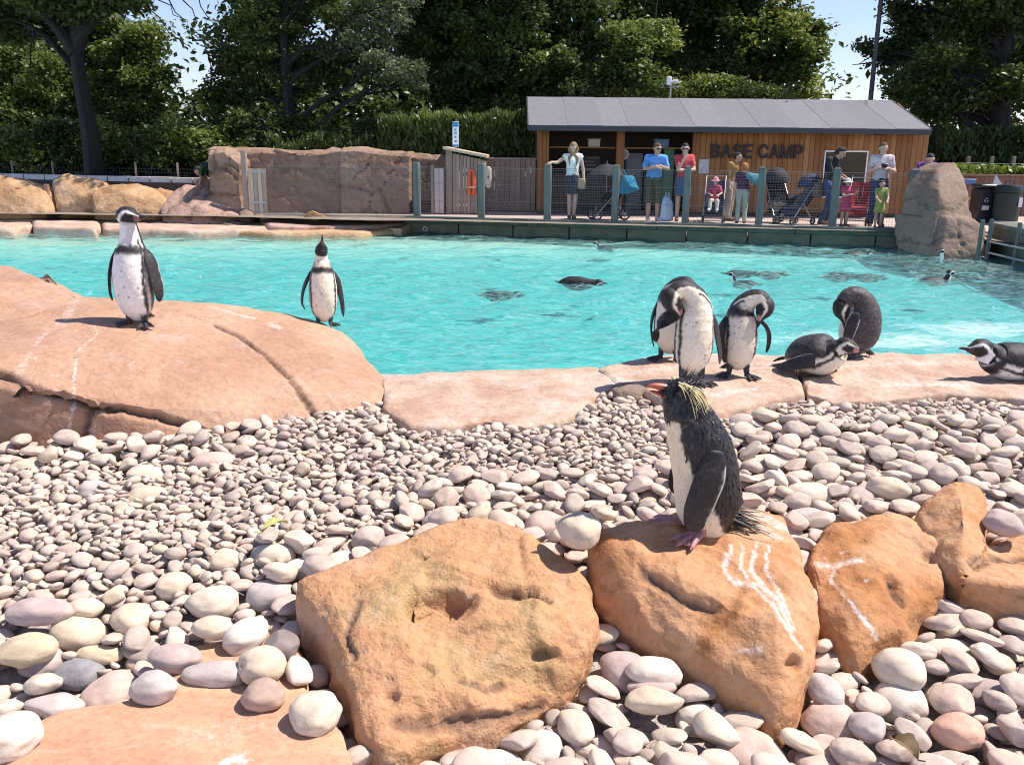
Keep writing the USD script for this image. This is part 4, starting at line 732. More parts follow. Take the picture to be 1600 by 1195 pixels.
# shrubs and hedges
def shrub(label, px, py, Y, rpx, rpy, mi, seed, dens=520, size=.13, name='shrub', group=None):
    base = P(px, py, Y); rg = np.random.default_rng(seed); b = []
    for k in range(5): b.append(blob(px + rg.uniform(-.55, .55) * rpx, py + rg.uniform(-.5, .6) * rpy, Y + rg.uniform(-.3, .3), rpx * rg.uniform(.45, .7), rpy * rg.uniform(.45, .7), None, mi, 1.0))
    t = thing(name, label, 'shrub', group=group)
    obj('stems', cat(*[tube(limb_path([base[0] + rg.uniform(-.2, .2), Y, .3], c, rg, 5), np.linspace(.05, .015, 5), 6) for c, *_ in b]), BARK, t)
    leaf_obj('foliage', leaf_mesh([leaf_cloud(c, rad, int(dens * 4 * (rad[0] * rad[2] + .5 * rad[0] * rad[1])), size, seed * 10 + k, clump=.16) for k, (c, rad, _, _) in enumerate(b)]), MD[mi], t)
for k, (px, py, Y, rx, rz, mi, lab) in enumerate([
        (15, 225, 25.6, 45, 38, 1, 'leafy green shrub at the left edge behind the low mesh fence'), (95, 228, 25.8, 42, 40, 0, 'dark shrub below the thick trunk, left side'),
        (165, 222, 25.6, 40, 42, 1, 'green shrub just right of the thick trunk'), (225, 235, 25.4, 36, 36, 0, 'dark shrub above the head of the tall left penguin'),
        (272, 222, 25.4, 30, 42, 1, 'upright pale-tipped shrub left of the keeper'), (325, 228, 25.5, 34, 40, 1, 'round shrub rising behind the rock wall pier'), (385, 238, 25.8, 36, 34, 0, 'low dark shrub over the left end of the rock wall'),
        (460, 215, 26, 60, 30, 0, 'dark shrub behind the middle of the rock wall'), (545, 205, 26, 60, 38, 0, 'dark bush left of the tall hedge'), (1185, 142, 28.5, 60, 22, 1, 'light green bush showing just above the right half of the hut roof'),
        (1100, 135, 28.8, 45, 24, 2, 'pale green bush showing above the hut roof beside the camera mast')]):
    shrub(lab, px, py, Y, rx, rz, mi, 200 + k)
def hedge(name, label, px0, px1, top, bot, Y, mi, seed, n):
    """Upright blades and shoots, as bamboo or privet grows."""
    rg = np.random.default_rng(seed); t = thing(name, label, 'hedge'); a, b = P(px0, top, Y), P(px1, top, Y)
    x = rg.uniform(a[0], b[0], n); y = Y + rg.uniform(-.6, .6, n); zt = P((px0 + px1) / 2, top, Y)[2]; zb = P((px0 + px1) / 2, bot, Y)[2]
    prof = zt - .55 * np.abs(fb(np.stack([x * .9, y * 0, x * 0], -1), 1, 3, seed)) * 2 - .15 * rg.random(n)
    z = zb + (prof - zb) * rg.random(n) ** .75
    ax = rg.normal(size=(n, 3)) * [.45, .45, .3] + [0, 0, .9]; ax /= np.linalg.norm(ax, axis=1, keepdims=True); nr = rg.normal(size=(n, 3)); nr -= ax * (nr * ax).sum(1, keepdims=True); nr /= np.linalg.norm(nr, axis=1, keepdims=True)
    leaf_obj('foliage', leaf_mesh([(np.stack([x, y, z], -1), ax, nr, rg.uniform(.14, .30, n), 3.2)]), MD[mi] if isinstance(mi, int) else mi, t)
    obj('stems', cat(*[tube([(xx_, Y + rg.uniform(-.4, .4), .3), (xx_ + rg.uniform(-.1, .1), Y, zt - rg.uniform(.2, .6))], [.03, .008], 5) for xx_ in np.linspace(a[0], b[0], 22)]), BARK, t)
hedge('tall_hedge', 'tall hedge of upright leaves between the rock wall and the hut', 595, 842, 168, 262, 24.9, 1, 71, 17000)
hedge('right_hedge', 'dark hedge of upright leaves at the right behind the ivy bank', 1455, 1680, 192, 262, 26.6, 0, 72, 14000)
hedge('back_hedge', 'dark low hedge behind the rock wall and shed', 420, 700, 205, 262, 25.6, 0, 73, 9000)
rg = np.random.default_rng(8); n = 9000; x = rg.uniform(10.2, 21, n); y = rg.uniform(23.6, 26.5, n); z = 1.35 + .3 * fb(np.stack([x, y, 0 * x], -1), .9, 3, 2) + rg.uniform(0, .28, n)
ax = rg.normal(size=(n, 3)) * [1, 1, .5]; ax /= np.linalg.norm(ax, axis=1, keepdims=True); nr = rg.normal(size=(n, 3)); nr[:, 2] = np.abs(nr[:, 2]) + 1; nr -= ax * (nr * ax).sum(1, keepdims=True); nr /= np.linalg.norm(nr, axis=1, keepdims=True)
leaf_obj('ivy_ground_cover', leaf_mesh([(np.stack([x, y, z], -1), ax, nr, rg.uniform(.10, .2, n), 1.3)]), L_IVY, label='bright green ivy covering the bank behind the dark board fence', cat='ivy', kind='stuff')
bf = thing('bank_fence', 'row of thin weathered stakes and wire on the ivy bank at the right', 'fence')
for px in (1511, 1548, 1582): q = P(px, 262, 25.0); obj('stake', box(.09, .09, 1.0, (q[0], 25.0, q[2] - .2), bevel=.01), W_GREY[2], bf)
a, b = P(1495, 262, 25), P(1640, 264, 25)
for dz in (.12, -.1): obj('wire', bar(a + [0, -.05, dz], b + [0, -.05, dz], .006, 5), WIRE, bf)

# ------------------------------------------------------------------ near rocks
def bed_z(x, y):
    return .27 + .20 * sstep(1.95, 2.9, y) + .085 * sstep(2.9, 4.0, y) + .03 * fb(np.stack([np.asarray(x, float), np.asarray(y, float), np.zeros(np.shape(x))], -1), 1.1, 2, 3)
bx_, by_ = np.meshgrid(np.linspace(-16, 12, 200), np.linspace(.2, 4.95, 100))
F = [(j * 200 + i, j * 200 + i + 1, (j + 1) * 200 + i + 1, (j + 1) * 200 + i) for j in range(99) for i in range(199)]
obj('beach_bed', (np.stack([bx_, by_, bed_z(bx_, by_) - .035], -1).reshape(-1, 3), np.array(F)), mat('gravel_bed', (0.38, 0.33, 0.29), .95, .35, 40, .01, 90), smooth=True, kind='structure')

def near_rock(label, name, mat_, sets, seed, h0=.07, it=9, sub=2, amp=((2.0, .035), (6, .014), (16, .005)), ridge=.0, cracks=(), stains=(), pits=(), h=None, catg='boulder', post=None, facet=0.0):
    """Stone blocked out from survey points, worn smooth, roughened; cracks, hollows and droppings follow survey lines on its surface."""
    u = m3.Manifold.batch_boolean([hull_pts(s) for s in sets], m3.OpType.Add) if len(sets) > 1 else hull_pts(sets[0])
    t = to_tri(u.refine_to_length(h0)); t.merge_vertices(); filter_taubin(t, lamb=.5, nu=.51, iterations=it)
    for _ in range(sub): t = t.subdivide()
    filter_taubin(t, lamb=.5, nu=.51, iterations=5)
    v = np.array(t.vertices); n = normals(t); d = np.zeros(len(v))
    for k, (s, a) in enumerate(amp): d += a * 2 * fb(v, s, 4, seed + 19 * k)
    if ridge: r = np.abs(fb(v, 3.2, 4, seed + 5)) * 2; d += ridge * (.25 - r)
    if facet:
        rs = np.random.default_rng(seed); c = v[rs.integers(0, len(v), 46)] + rs.normal(0, .05, (46, 3)); dd, ii = cKDTree(c).query(v + .08 * np.stack([fb(v, 5, 3, seed + q) for q in (1, 2, 3)], -1), 2)
        d += facet * (rs.random(46)[ii[:, 0]] - .5) * sstep(0, .05, dd[:, 1] - dd[:, 0])
    t.vertices = v + n * d[:, None]; v = np.array(t.vertices); stain = np.zeros(len(v)); deep = np.zeros(len(v)); n = normals(t); off = np.zeros(len(v))
    wob = np.stack([fb(v, 14, 3, 70 + q) for q in range(3)], -1) * .022
    for pix, w, dp in cracks:
        L = polyline_on(t, pix)
        if len(L) < 2: continue
        ds, _ = cKDTree(L).query(v + wob); k = np.exp(-(ds / w) ** 2); off -= dp * k; deep = np.maximum(deep, .75 * (k > .25) * k)
    for pix, w, s in stains:
        L = polyline_on(t, pix, 2)
        if len(L) < 1: continue
        ds, _ = cKDTree(L).query(v + wob * .5); stain = np.maximum(stain, s * np.exp(-(ds / (w * 0.95)) ** 2) * (.62 + .9 * fb(v, 9, 3, 41) + .2))
    for (px, py), r, dp in pits:
        c = raycast(t, CAM, ray(px, py))
        if c is None: continue
        ds = np.linalg.norm((v - c + wob) / np.array(r), axis=1); off -= dp * np.exp(-ds ** 4)
    t.vertices = v + n * off[:, None]
    obj(name, t, mat_, label=label, cat=catg, vals={'stain': stain, 'deep': deep}); near_meshes.append(t)
    return t
near_meshes = []
def PS(*a): return np.array([P(*p) for p in a])
def down(q, z): q = np.array(q); q[:, 2] = z; return q
# the long pink outcrop at the left
top = PS((-260, 400, 5.6), (-60, 402, 5.55), (0, 408, 5.5), (62, 427, 5.4), (130, 457, 5.15))
A1 = np.vstack([top, down(top + [0, .5, 0], -.3), PS((140, 480, 4.7), (0, 500, 4.4), (-260, 480, 4.2)), down(PS((140, 480, 4.6), (0, 500, 4.3), (-260, 480, 4.2)), .2)])
ridge = PS((-260, 470, 4.7), (0, 468, 4.75), (130, 462, 4.95), (300, 474, 4.95), (380, 483, 5.15), (455, 500, 5.45), (530, 515, 5.35), (572, 550, 4.95), (603, 592, 4.55))
face = PS((606, 626, 4.22), (500, 652, 3.98), (350, 690, 3.74), (230, 712, 3.64), (100, 732, 3.60), (0, 742, 3.60), (-260, 760, 3.55))
mid = PS((-260, 575, 3.56), (-100, 575, 3.6), (0, 590, 3.60), (150, 625, 3.62), (290, 655, 3.74), (60, 545, 3.85), (250, 555, 4.02), (420, 580, 4.22), (540, 590, 4.40), (400, 640, 3.95))
A2 = np.vstack([ridge, mid, face, down(ridge + [0, .35, 0], -.3), down(face, .2)])
outcrop = near_rock('long rounded pink rock outcrop with dark cracks, left foreground beside the pool', 'rock_outcrop', R_OUT, [A1, A2], 61, .10, 10, 3, ((1.1, .045), (3.5, .015), (10, .005), (30, .0018)),
    cracks=[([(-30, 570), (10, 583), (40, 600), (75, 612), (150, 632), (230, 645), (290, 662), (345, 690)], .016, .045), ([(0, 580), (20, 590), (38, 600)], .03, .03), ([(335, 505), (375, 525), (415, 552), (450, 585), (475, 620), (498, 650)], .014, .034), ([(240, 472), (290, 490), (335, 503)], .006, .010), ([(-10, 500), (40, 494), (72, 482)], .010, .018), ([(145, 632), (136, 660), (128, 700), (124, 722)], .014, .03), ([(118, 540), (119, 560)], .008, .015), ([(300, 490), (330, 496), (350, 492)], .006, .008)],
    stains=[([(146, 500), (152, 520), (138, 532), (122, 548), (117, 580), (117, 620), (112, 660), (107, 700)], .007, .85), ([(110, 470), (96, 500), (70, 520), (40, 560), (28, 580)], .018, .42), ([(120, 468), (108, 485), (98, 510)], .03, .45), ([(330, 478), (370, 490), (400, 497)], .02, .5), ([(425, 506), (438, 512)], .04, .45), ([(252, 570), (250, 576)], .012, .6), ([(205, 568), (212, 560)], .010, .5), ([(85, 585), (92, 580)], .010, .55), ([(345, 566), (356, 568)], .010, .55), ([(412, 655), (424, 652)], .012, .6), ([(55, 556), (57, 557)], .01, .6), ([(240, 530), (244, 520)], .01, .45), ([(20, 432), (45, 425)], .025, .35)],
    catg='rock')
# the flat ledge slabs along the water
def ledge(label, pts, z, seed, cracks=(), stains=(), drop=None):
    t = slab(gpoly(pts, z), z, -.2, .06, 6, ((1.6, .024), (5, .014), (16, .007), (45, .003)), seed, topfun=drop, fine=2)
    v = np.array(t.vertices); n = normals(t); stain = np.zeros(len(v)); deep = np.zeros(len(v)); off = np.zeros(len(v)); wob = np.stack([fb(v, 12, 3, 70 + q) for q in range(3)], -1) * .03
    for pix, w, dp in cracks:
        L = polyline_on(t, pix)
        if len(L) > 1: k = np.exp(-(cKDTree(L).query(v + wob)[0] / w) ** 2); off -= dp * k; deep = np.maximum(deep, .6 * k * (k > .3))
    for pix, w, s in stains:
        L = polyline_on(t, pix)
        if len(L): stain = np.maximum(stain, s * np.exp(-(cKDTree(L).query(v + wob)[0] / w) ** 2))
    t.vertices = v + n * off[:, None]; obj('ledge_slab', t, R_SLAB, label=label, cat='rock slab', vals={'stain': stain, 'deep': deep}); near_meshes.append(t); return t
l1 = ledge('pink ledge slab beside the water in the picture centre, next to the outcrop', [(596, 588), (640, 588), (760, 581), (880, 577), (936, 575), (962, 592), (970, 604), (942, 612), (918, 630), (884, 656), (820, 664), (760, 656), (700, 666), (640, 664), (600, 640)], .585, 71, [([(720, 600), (800, 608), (850, 600)], .008, .006)], [([(610, 592), (760, 590), (900, 584)], .04, .25)])
l2 = ledge('pale ledge slab under the group of preening penguins', [(934, 575), (985, 562), (1040, 556), (1150, 551), (1245, 556), (1244, 575), (1252, 594), (1256, 614), (1200, 624), (1135, 642), (1105, 648), (1040, 625), (1000, 608), (966, 602)], .605, 72, [([(1120, 565), (1190, 582), (1240, 602)], .008, .008)], [([(960, 585), (1060, 572), (1200, 566)], .06, .32), ([(1110, 615), (1180, 605)], .05, .4), ([(1150, 575), (1230, 570)], .03, .5)])
l3 = ledge('long pale ledge slab at the right with the two lying penguins', [(1242, 555), (1400, 551), (1600, 552), (1760, 552), (1780, 630), (1600, 622), (1480, 614), (1380, 624), (1300, 626), (1258, 612), (1254, 594), (1246, 575)], .60, 73, [([(1430, 585), (1445, 605), (1452, 612)], .012, .006)], [([(1260, 575), (1400, 566), (1600, 562)], .05, .32), ([(1380, 600), (1560, 598)], .06, .35)])
m, dp = rock_block([np.vstack([PS((950, 600, 4.4), (985, 594, 4.45), (1012, 602, 4.35), (1000, 612, 4.3), (960, 612, 4.3)), down(PS((950, 600, 4.4), (1012, 602, 4.35), (985, 590, 4.5), (980, 618, 4.15)), .3)])], .03, 5, ((5, .01), (18, .004)), 5)
loose('rock_fragment', 'small rough grey rock wedged in the joint between the ledge slabs', 'rock', m, R_COL, vals=zero(m))
# boulders in the foreground
q = PS((458, 905, 2.42), (505, 905, 2.36), (562, 1050, 2.02), (598, 1195, 1.82), (640, 850, 2.62), (742, 808, 2.74), (850, 850, 2.62), (905, 893, 2.48), (930, 960, 2.34), (915, 1030, 2.22), (870, 1082, 2.13), (800, 1120, 2.05), (720, 1175, 1.94), (640, 960, 2.24), (720, 1060, 2.06), (820, 970, 2.22), (880, 990, 2.2))
bk_ = PS((500, 890, 2.6), (742, 806, 2.95), (910, 880, 2.7)); bk_[:, 2] -= .16
B1 = near_rock('big orange sandstone boulder with a dark hollow, front centre of the picture', 'boulder', R_OCHRE, [np.vstack([q, bk_, down(q, .12), down(bk_ + [0, .1, 0], .12)])], 81, .06, 5, 3, ((2.2, .03), (6, .018), (15, .007), (40, .002)), ridge=.05, facet=.034,
    pits=[((692, 938), (.085, .07, .042), .085), ((655, 950), (.05, .05, .022), .03), ((852, 1024), (.035, .035, .018), .04), ((800, 925), (.09, .03, .02), .02), ((610, 1090), (.018, .02, .025), .02), ((660, 872), (.012, .012, .012), .02), ((668, 1050), (.02, .02, .015), .015)],
    cracks=[([(560, 940), (540, 990), (555, 1030)], .012, .012), ([(620, 1125), (700, 1130), (790, 1118), (850, 1105)], .02, .018), ([(720, 1060), (760, 1075), (790, 1070)], .01, .008), ([(770, 915), (830, 922), (860, 935)], .012, .02)])
q = PS((928, 828, 2.55), (1030, 800, 2.66), (1090, 838, 2.60), (1150, 795, 2.82), (1222, 803, 2.74), (1260, 880, 2.50), (1280, 960, 2.32), (1270, 1018, 2.20), (1240, 1075, 2.08), (1215, 1106, 2.02), (1120, 1052, 2.16), (1000, 985, 2.36), (932, 915, 2.46), (1150, 940, 2.27), (1215, 980, 2.17), (1100, 900, 2.40))
bk_ = PS((940, 815, 2.75), (1030, 790, 2.85), (1200, 785, 3.0)); bk_[:, 2] -= .12
B2 = near_rock('orange boulder streaked with white droppings under the crested penguin', 'boulder', R_ORANGE, [np.vstack([q, bk_, down(q, .12), down(bk_, .12)])], 82, .06, 5, 3, ((2.4, .025), (6, .016), (15, .006), (40, .0018)), ridge=.045, facet=.026,
    stains=[([(1142, 850), (1132, 888), (1150, 908), (1180, 915), (1205, 940), (1225, 970), (1245, 1000), (1258, 1015)], .009, .9), ([(1160, 850), (1158, 885), (1172, 905)], .007, .85), ([(1183, 845), (1172, 888), (1190, 905), (1215, 935), (1240, 985)], .009, .9), ([(1203, 850), (1196, 890), (1215, 920), (1232, 955), (1244, 985)], .007, .85), ([(1150, 905), (1190, 912), (1212, 935)], .012, .85), ([(1165, 800), (1200, 808), (1230, 825)], .035, .62), ([(1190, 820), (1215, 840)], .025, .6), ([(1150, 1015), (1190, 1012)], .012, .5)],
    pits=[((1243, 1040), (.03, .03, .02), .03), ((1100, 960), (.1, .05, .05), .02)], cracks=[([(1000, 890), (1060, 935), (1110, 950)], .015, .012)])
q = PS((1264, 862, 2.66), (1300, 818, 2.80), (1390, 792, 2.88), (1440, 806, 2.84), (1466, 850, 2.70), (1480, 908, 2.52), (1432, 948, 2.42), (1415, 966, 2.36), (1342, 1022, 2.22), (1300, 985, 2.32), (1280, 950, 2.42), (1370, 900, 2.50), (1340, 960, 2.34))
bk_ = PS((1300, 812, 2.95), (1440, 800, 3.0)); bk_[:, 2] -= .1
B3 = near_rock('orange boulder with a branching white dropping, right of the crested penguin', 'boulder', R_ORANGE, [np.vstack([q, bk_, down(q, .15), down(bk_, .15)])], 83, .06, 5, 3, ((2.4, .025), (7, .012), (15, .006), (40, .002)), ridge=.03, facet=.022,
    stains=[([(1275, 880), (1300, 884), (1325, 876), (1345, 872)], .016, .75), ([(1302, 888), (1298, 905), (1320, 928), (1340, 955), (1360, 975), (1372, 998)], .007, .95), ([(1330, 806), (1355, 802)], .008, .6), ([(1318, 862), (1324, 858)], .008, .8), ([(1350, 903), (1356, 907)], .007, .7), ([(1286, 870), (1290, 868)], .007, .7)],
    cracks=[([(1395, 905), (1400, 930), (1415, 945)], .014, .016)], pits=[((1453, 868), (.025, .025, .02), .025), ((1392, 908), (.03, .03, .03), .02)])
q = PS((1436, 803, 2.88), (1460, 770, 2.96), (1492, 749, 3.0), (1530, 757, 3.0), (1546, 795, 2.88), (1548, 850, 2.66), (1505, 905, 2.48), (1470, 872, 2.62), (1505, 800, 2.74))
q2 = PS((1505, 860, 2.66), (1560, 840, 2.8), (1640, 822, 2.85), (1660, 925, 2.42), (1560, 905, 2.5), (1505, 906, 2.48), (1600, 915, 2.46))
B4 = near_rock('peaked orange boulder with a notch holding a round stone, at the right edge', 'boulder', R_ORANGE, [np.vstack([q, down(q, .15), down(q + [0, .2, 0], .15)]), np.vstack([q2, down(q2, .15), down(q2 + [0, .15, 0], .15)])], 84, .05, 4, 3, ((2.4, .02), (7, .012), (15, .006), (40, .002)), ridge=.035, facet=.024, cracks=[([(1520, 880), (1560, 870), (1595, 872)], .02, .015)])
flat = gpoly([(-40, 1195), (20, 1150), (70, 1116), (150, 1102), (250, 1086), (262, 1030), (300, 1002), (420, 985), (470, 1010), (480, 1070), (510, 1105), (545, 1150), (575, 1240), (560, 1330), (-60, 1330)], .37)
t = slab(flat, .37, .05, .05, 6, ((2.2, .020), (7, .006), (20, .002)), 85, fine=2); v = np.array(t.vertices); st_ = np.zeros(len(v))
for pix, w, s in [([(350, 1188), (372, 1175), (380, 1185)], .014, .7), ([(300, 1150), (380, 1130), (460, 1135)], .05, .2)]:
    L = polyline_on(t, pix, 2)
    if len(L): st_ = np.maximum(st_, s * np.exp(-(cKDTree(L).query(v + np.stack([fb(v, 14, 3, 70 + q) for q in range(3)], -1) * .02)[0] / w) ** 2))
obj('flagstone', t, R_FLAT, label='smooth flat salmon coloured stone at the bottom left corner', cat='flat rock', vals={'stain': st_, 'deep': np.zeros(len(v))}); near_meshes.append(t)

# ------------------------------------------------------------------ cobbles
PAL = [(0.49, 0.425, 0.375), (0.53, 0.465, 0.395), (0.45, 0.375, 0.345), (0.55, 0.49, 0.42), (0.42, 0.36, 0.34), (0.50, 0.405, 0.355), (0.37, 0.32, 0.305), (0.53, 0.435, 0.38), (0.49, 0.45, 0.40), (0.34, 0.295, 0.285), (0.52, 0.445, 0.34), (0.45, 0.345, 0.305)]
def cobble_mat(name, c, island=False):
    """Worn cobble: mottled, faintly banded, speckled; 'island' takes the tone from the stone itself in a bed of many."""
    nodes = {'t': ('geometry', {}), 'n': ('noise_texture', {'scale': 18, 'detail': 5, 'roughness': .6}), 'r': ('rgb_ramp', {'ramp': [(.3, (.84, .83, .83)), (.7, (1.10, 1.09, 1.07))]}),
             'm': ('mapping', {'rotation': (.4, .9, .3), 'scale': (1, 1, 5)}), 'w': ('noise_texture', {'scale': 16, 'detail': 4, 'distortion': .7}), 'rw': ('rgb_ramp', {'ramp': [(.35, (.88, .87, .88)), (.65, (1.06, 1.06, 1.05))]}),
             'v': ('noise_texture', {'scale': 240, 'detail': 2}), 'rv': ('rgb_ramp', {'ramp': [(.22, (.55, .5, .48)), (.36, (1, 1, 1))]}),
             'x': ('mix', {'mix_type': 'multiply', 'fac': 1, 'color1': (c[0] * 1.05, c[1] * 1.0, c[2] * .93)}), 'y': ('mix', {'mix_type': 'multiply', 'fac': 1}), 'z': ('mix', {'mix_type': 'multiply', 'fac': .8}),
             'bn': ('noise_texture', {'scale': 55, 'detail': 7, 'roughness': .7}), 'b': ('bump', {'strength': .55, 'distance': .004}), 'p': ('principled_bsdf', {'roughness': .8, 'specular_ior_level': .25})}
    L = [('t.position', 'n.vector'), ('n.fac', 'r.fac'), ('t.position', 'm.vector'), ('m.vector', 'w.vector'), ('w.fac', 'rw.fac'), ('t.position', 'v.vector'), ('v.fac', 'rv.fac'), ('r.color', 'x.color2'), ('x.color', 'y.color1'), ('rw.color', 'y.color2'), ('y.color', 'z.color1'), ('rv.color', 'z.color2'), ('z.color', 'p.base_color'), ('t.position', 'bn.vector'), ('bn.fac', 'b.height'), ('b.normal', 'p.normal')]
    if island:
        nodes['pr'] = ('attribute', {'attribute': 'plumage'}); L += [('pr.color', 'x.color1')]
    return usdkit.material(stage, '/World/Looks/' + name, nodes, L, surface='p.BSDF')
PAL = [tuple(.58 * a + .42 * b for a, b in zip(c, (.535, .455, .39))) for c in PAL]
COB = [cobble_mat(f'cobble_{k}', c) for k, c in enumerate(PAL)]; COB_ALL = cobble_mat('cobble_mixed', PAL[0], True)
SPEC = {'beige': cobble_mat('cobble_beige', (.56, .48, .38)), 'cream': cobble_mat('cobble_cream', (.57, .51, .43)), 'grey': cobble_mat('cobble_grey', (.45, .41, .40)), 'slate': cobble_mat('cobble_slate', (.25, .255, .275)), 'pink': cobble_mat('cobble_pink', (.53, .41, .365)), 'mauve': cobble_mat('cobble_mauve', (.42, .345, .335)), 'white': cobble_mat('cobble_white', (.60, .55, .50)), 'brown': cobble_mat('cobble_brown', (.40, .30, .25)), 'yellow': cobble_mat('cobble_yellow', (.52, .44, .32)), 'peach': cobble_mat('cobble_peach', (.56, .36, .28)), 'dark': cobble_mat('cobble_dark', (.22, .19, .19))}
ICO = {k: (lambda m: (np.array(m.vertices), np.array(m.faces)))(trimesh.creation.icosphere(k, 1.0)) for k in (1, 2, 3)}
def cobble_shape(rg, a, b, c, lod, angular=0.0):
    v, f = ICO[lod]; v = v.copy(); e = rg.uniform(.82, 1.0); v = np.sign(v) * np.abs(v) ** e; v /= np.linalg.norm(v, axis=1, keepdims=True) ** .55
    o = rg.uniform(0, 90, 3); v = v * (1 + .42 * fb(v + o, .9, 2, 1)[:, None] + .10 * fb(v + o, 2.6, 2, 2)[:, None])
    v[:, 0] += rg.uniform(-.12, .12) * (v[:, 1] ** 2); v[:, 1] *= 1 + rg.uniform(-.18, .18) * v[:, 0]; v[:, 2] *= 1 + rg.uniform(-.15, .15) * v[:, 0]
    for _ in range(int(angular * 6)):
        n = rg.normal(size=3); n /= np.linalg.norm(n); d = rg.uniform(.55, .8); s = v @ n; v -= n * (np.maximum(0, s - d) * .9)[:, None]
    return v * [a, b, c], f
HR = .008; HX0, HX1, HY0, HY1 = -2.6, 3.6, 1.3, 5.2
gx = np.arange(HX0, HX1, HR); gy = np.arange(HY0, HY1, HR); GXX, GYY = np.meshgrid(gx, gy); BED = bed_z(GXX, GYY) - .03; H = BED.copy()
ROCKH = np.full(H.shape, -9.0)
for t in near_meshes:
    v = np.asarray(t.vertices); f = np.asarray(t.faces); pts = np.vstack([v, v[f].mean(1), (v[f[:, 0]] + v[f[:, 1]]) / 2])
    ix = ((pts[:, 0] - HX0) / HR).astype(int); iy = ((pts[:, 1] - HY0) / HR).astype(int); ok = (ix >= 0) & (iy >= 0) & (ix < len(gx)) & (iy < len(gy)); np.maximum.at(ROCKH, (iy[ok], ix[ok]), pts[ok, 2])
from scipy.ndimage import maximum_filter
ROCKH = np.maximum(ROCKH, maximum_filter(ROCKH, 3)); ROCKM = ROCKH > BED + .02
def rest(x, y, a, b, c, yaw, over=False):
    """Where a stone of these half axes comes to rest at x, y: height of its middle, and the cells it covers."""
    r = int(a / HR) + 2; i0 = int((x - HX0) / HR); j0 = int((y - HY0) / HR); s = (slice(max(0, j0 - r), j0 + r + 1), slice(max(0, i0 - r), i0 + r + 1))
    dx = GXX[s] - x; dy = GYY[s] - y
    if dx.size == 0: return None
    cu, su = math.cos(yaw), math.sin(yaw); q = ((dx * cu + dy * su) / a) ** 2 + ((-dx * su + dy * cu) / b) ** 2; m = q < .92
    if not m.any(): return None
    hh = c * np.sqrt(np.maximum(0, 1 - q)); Hs = np.maximum(H[s], ROCKH[s]) if over else H[s]
    z = (np.where(m, Hs + hh * (.93), -9)).max(); return z, s, m, hh, q
def slope_at(x, y, r):
    def h(u, w): return H[min(len(gy) - 1, max(0, int((w - HY0) / HR))), min(len(gx) - 1, max(0, int((u - HX0) / HR)))]
    return math.atan2(h(x + r, y) - h(x - r, y), 2 * r), math.atan2(h(x, y + r) - h(x, y - r), 2 * r)
stones = []   # (x, y, z, a, b, c, yaw, tilt x, tilt y, special)
def settle(x, y, z, s, m, hh, a, b, c, yaw, tx, ty, sp=None, over=False):
    H[s] = np.where(m, np.maximum(H[s], z + hh * .85), H[s]); stones.append((x, y, z, a, b, c, yaw, tx, ty, sp))
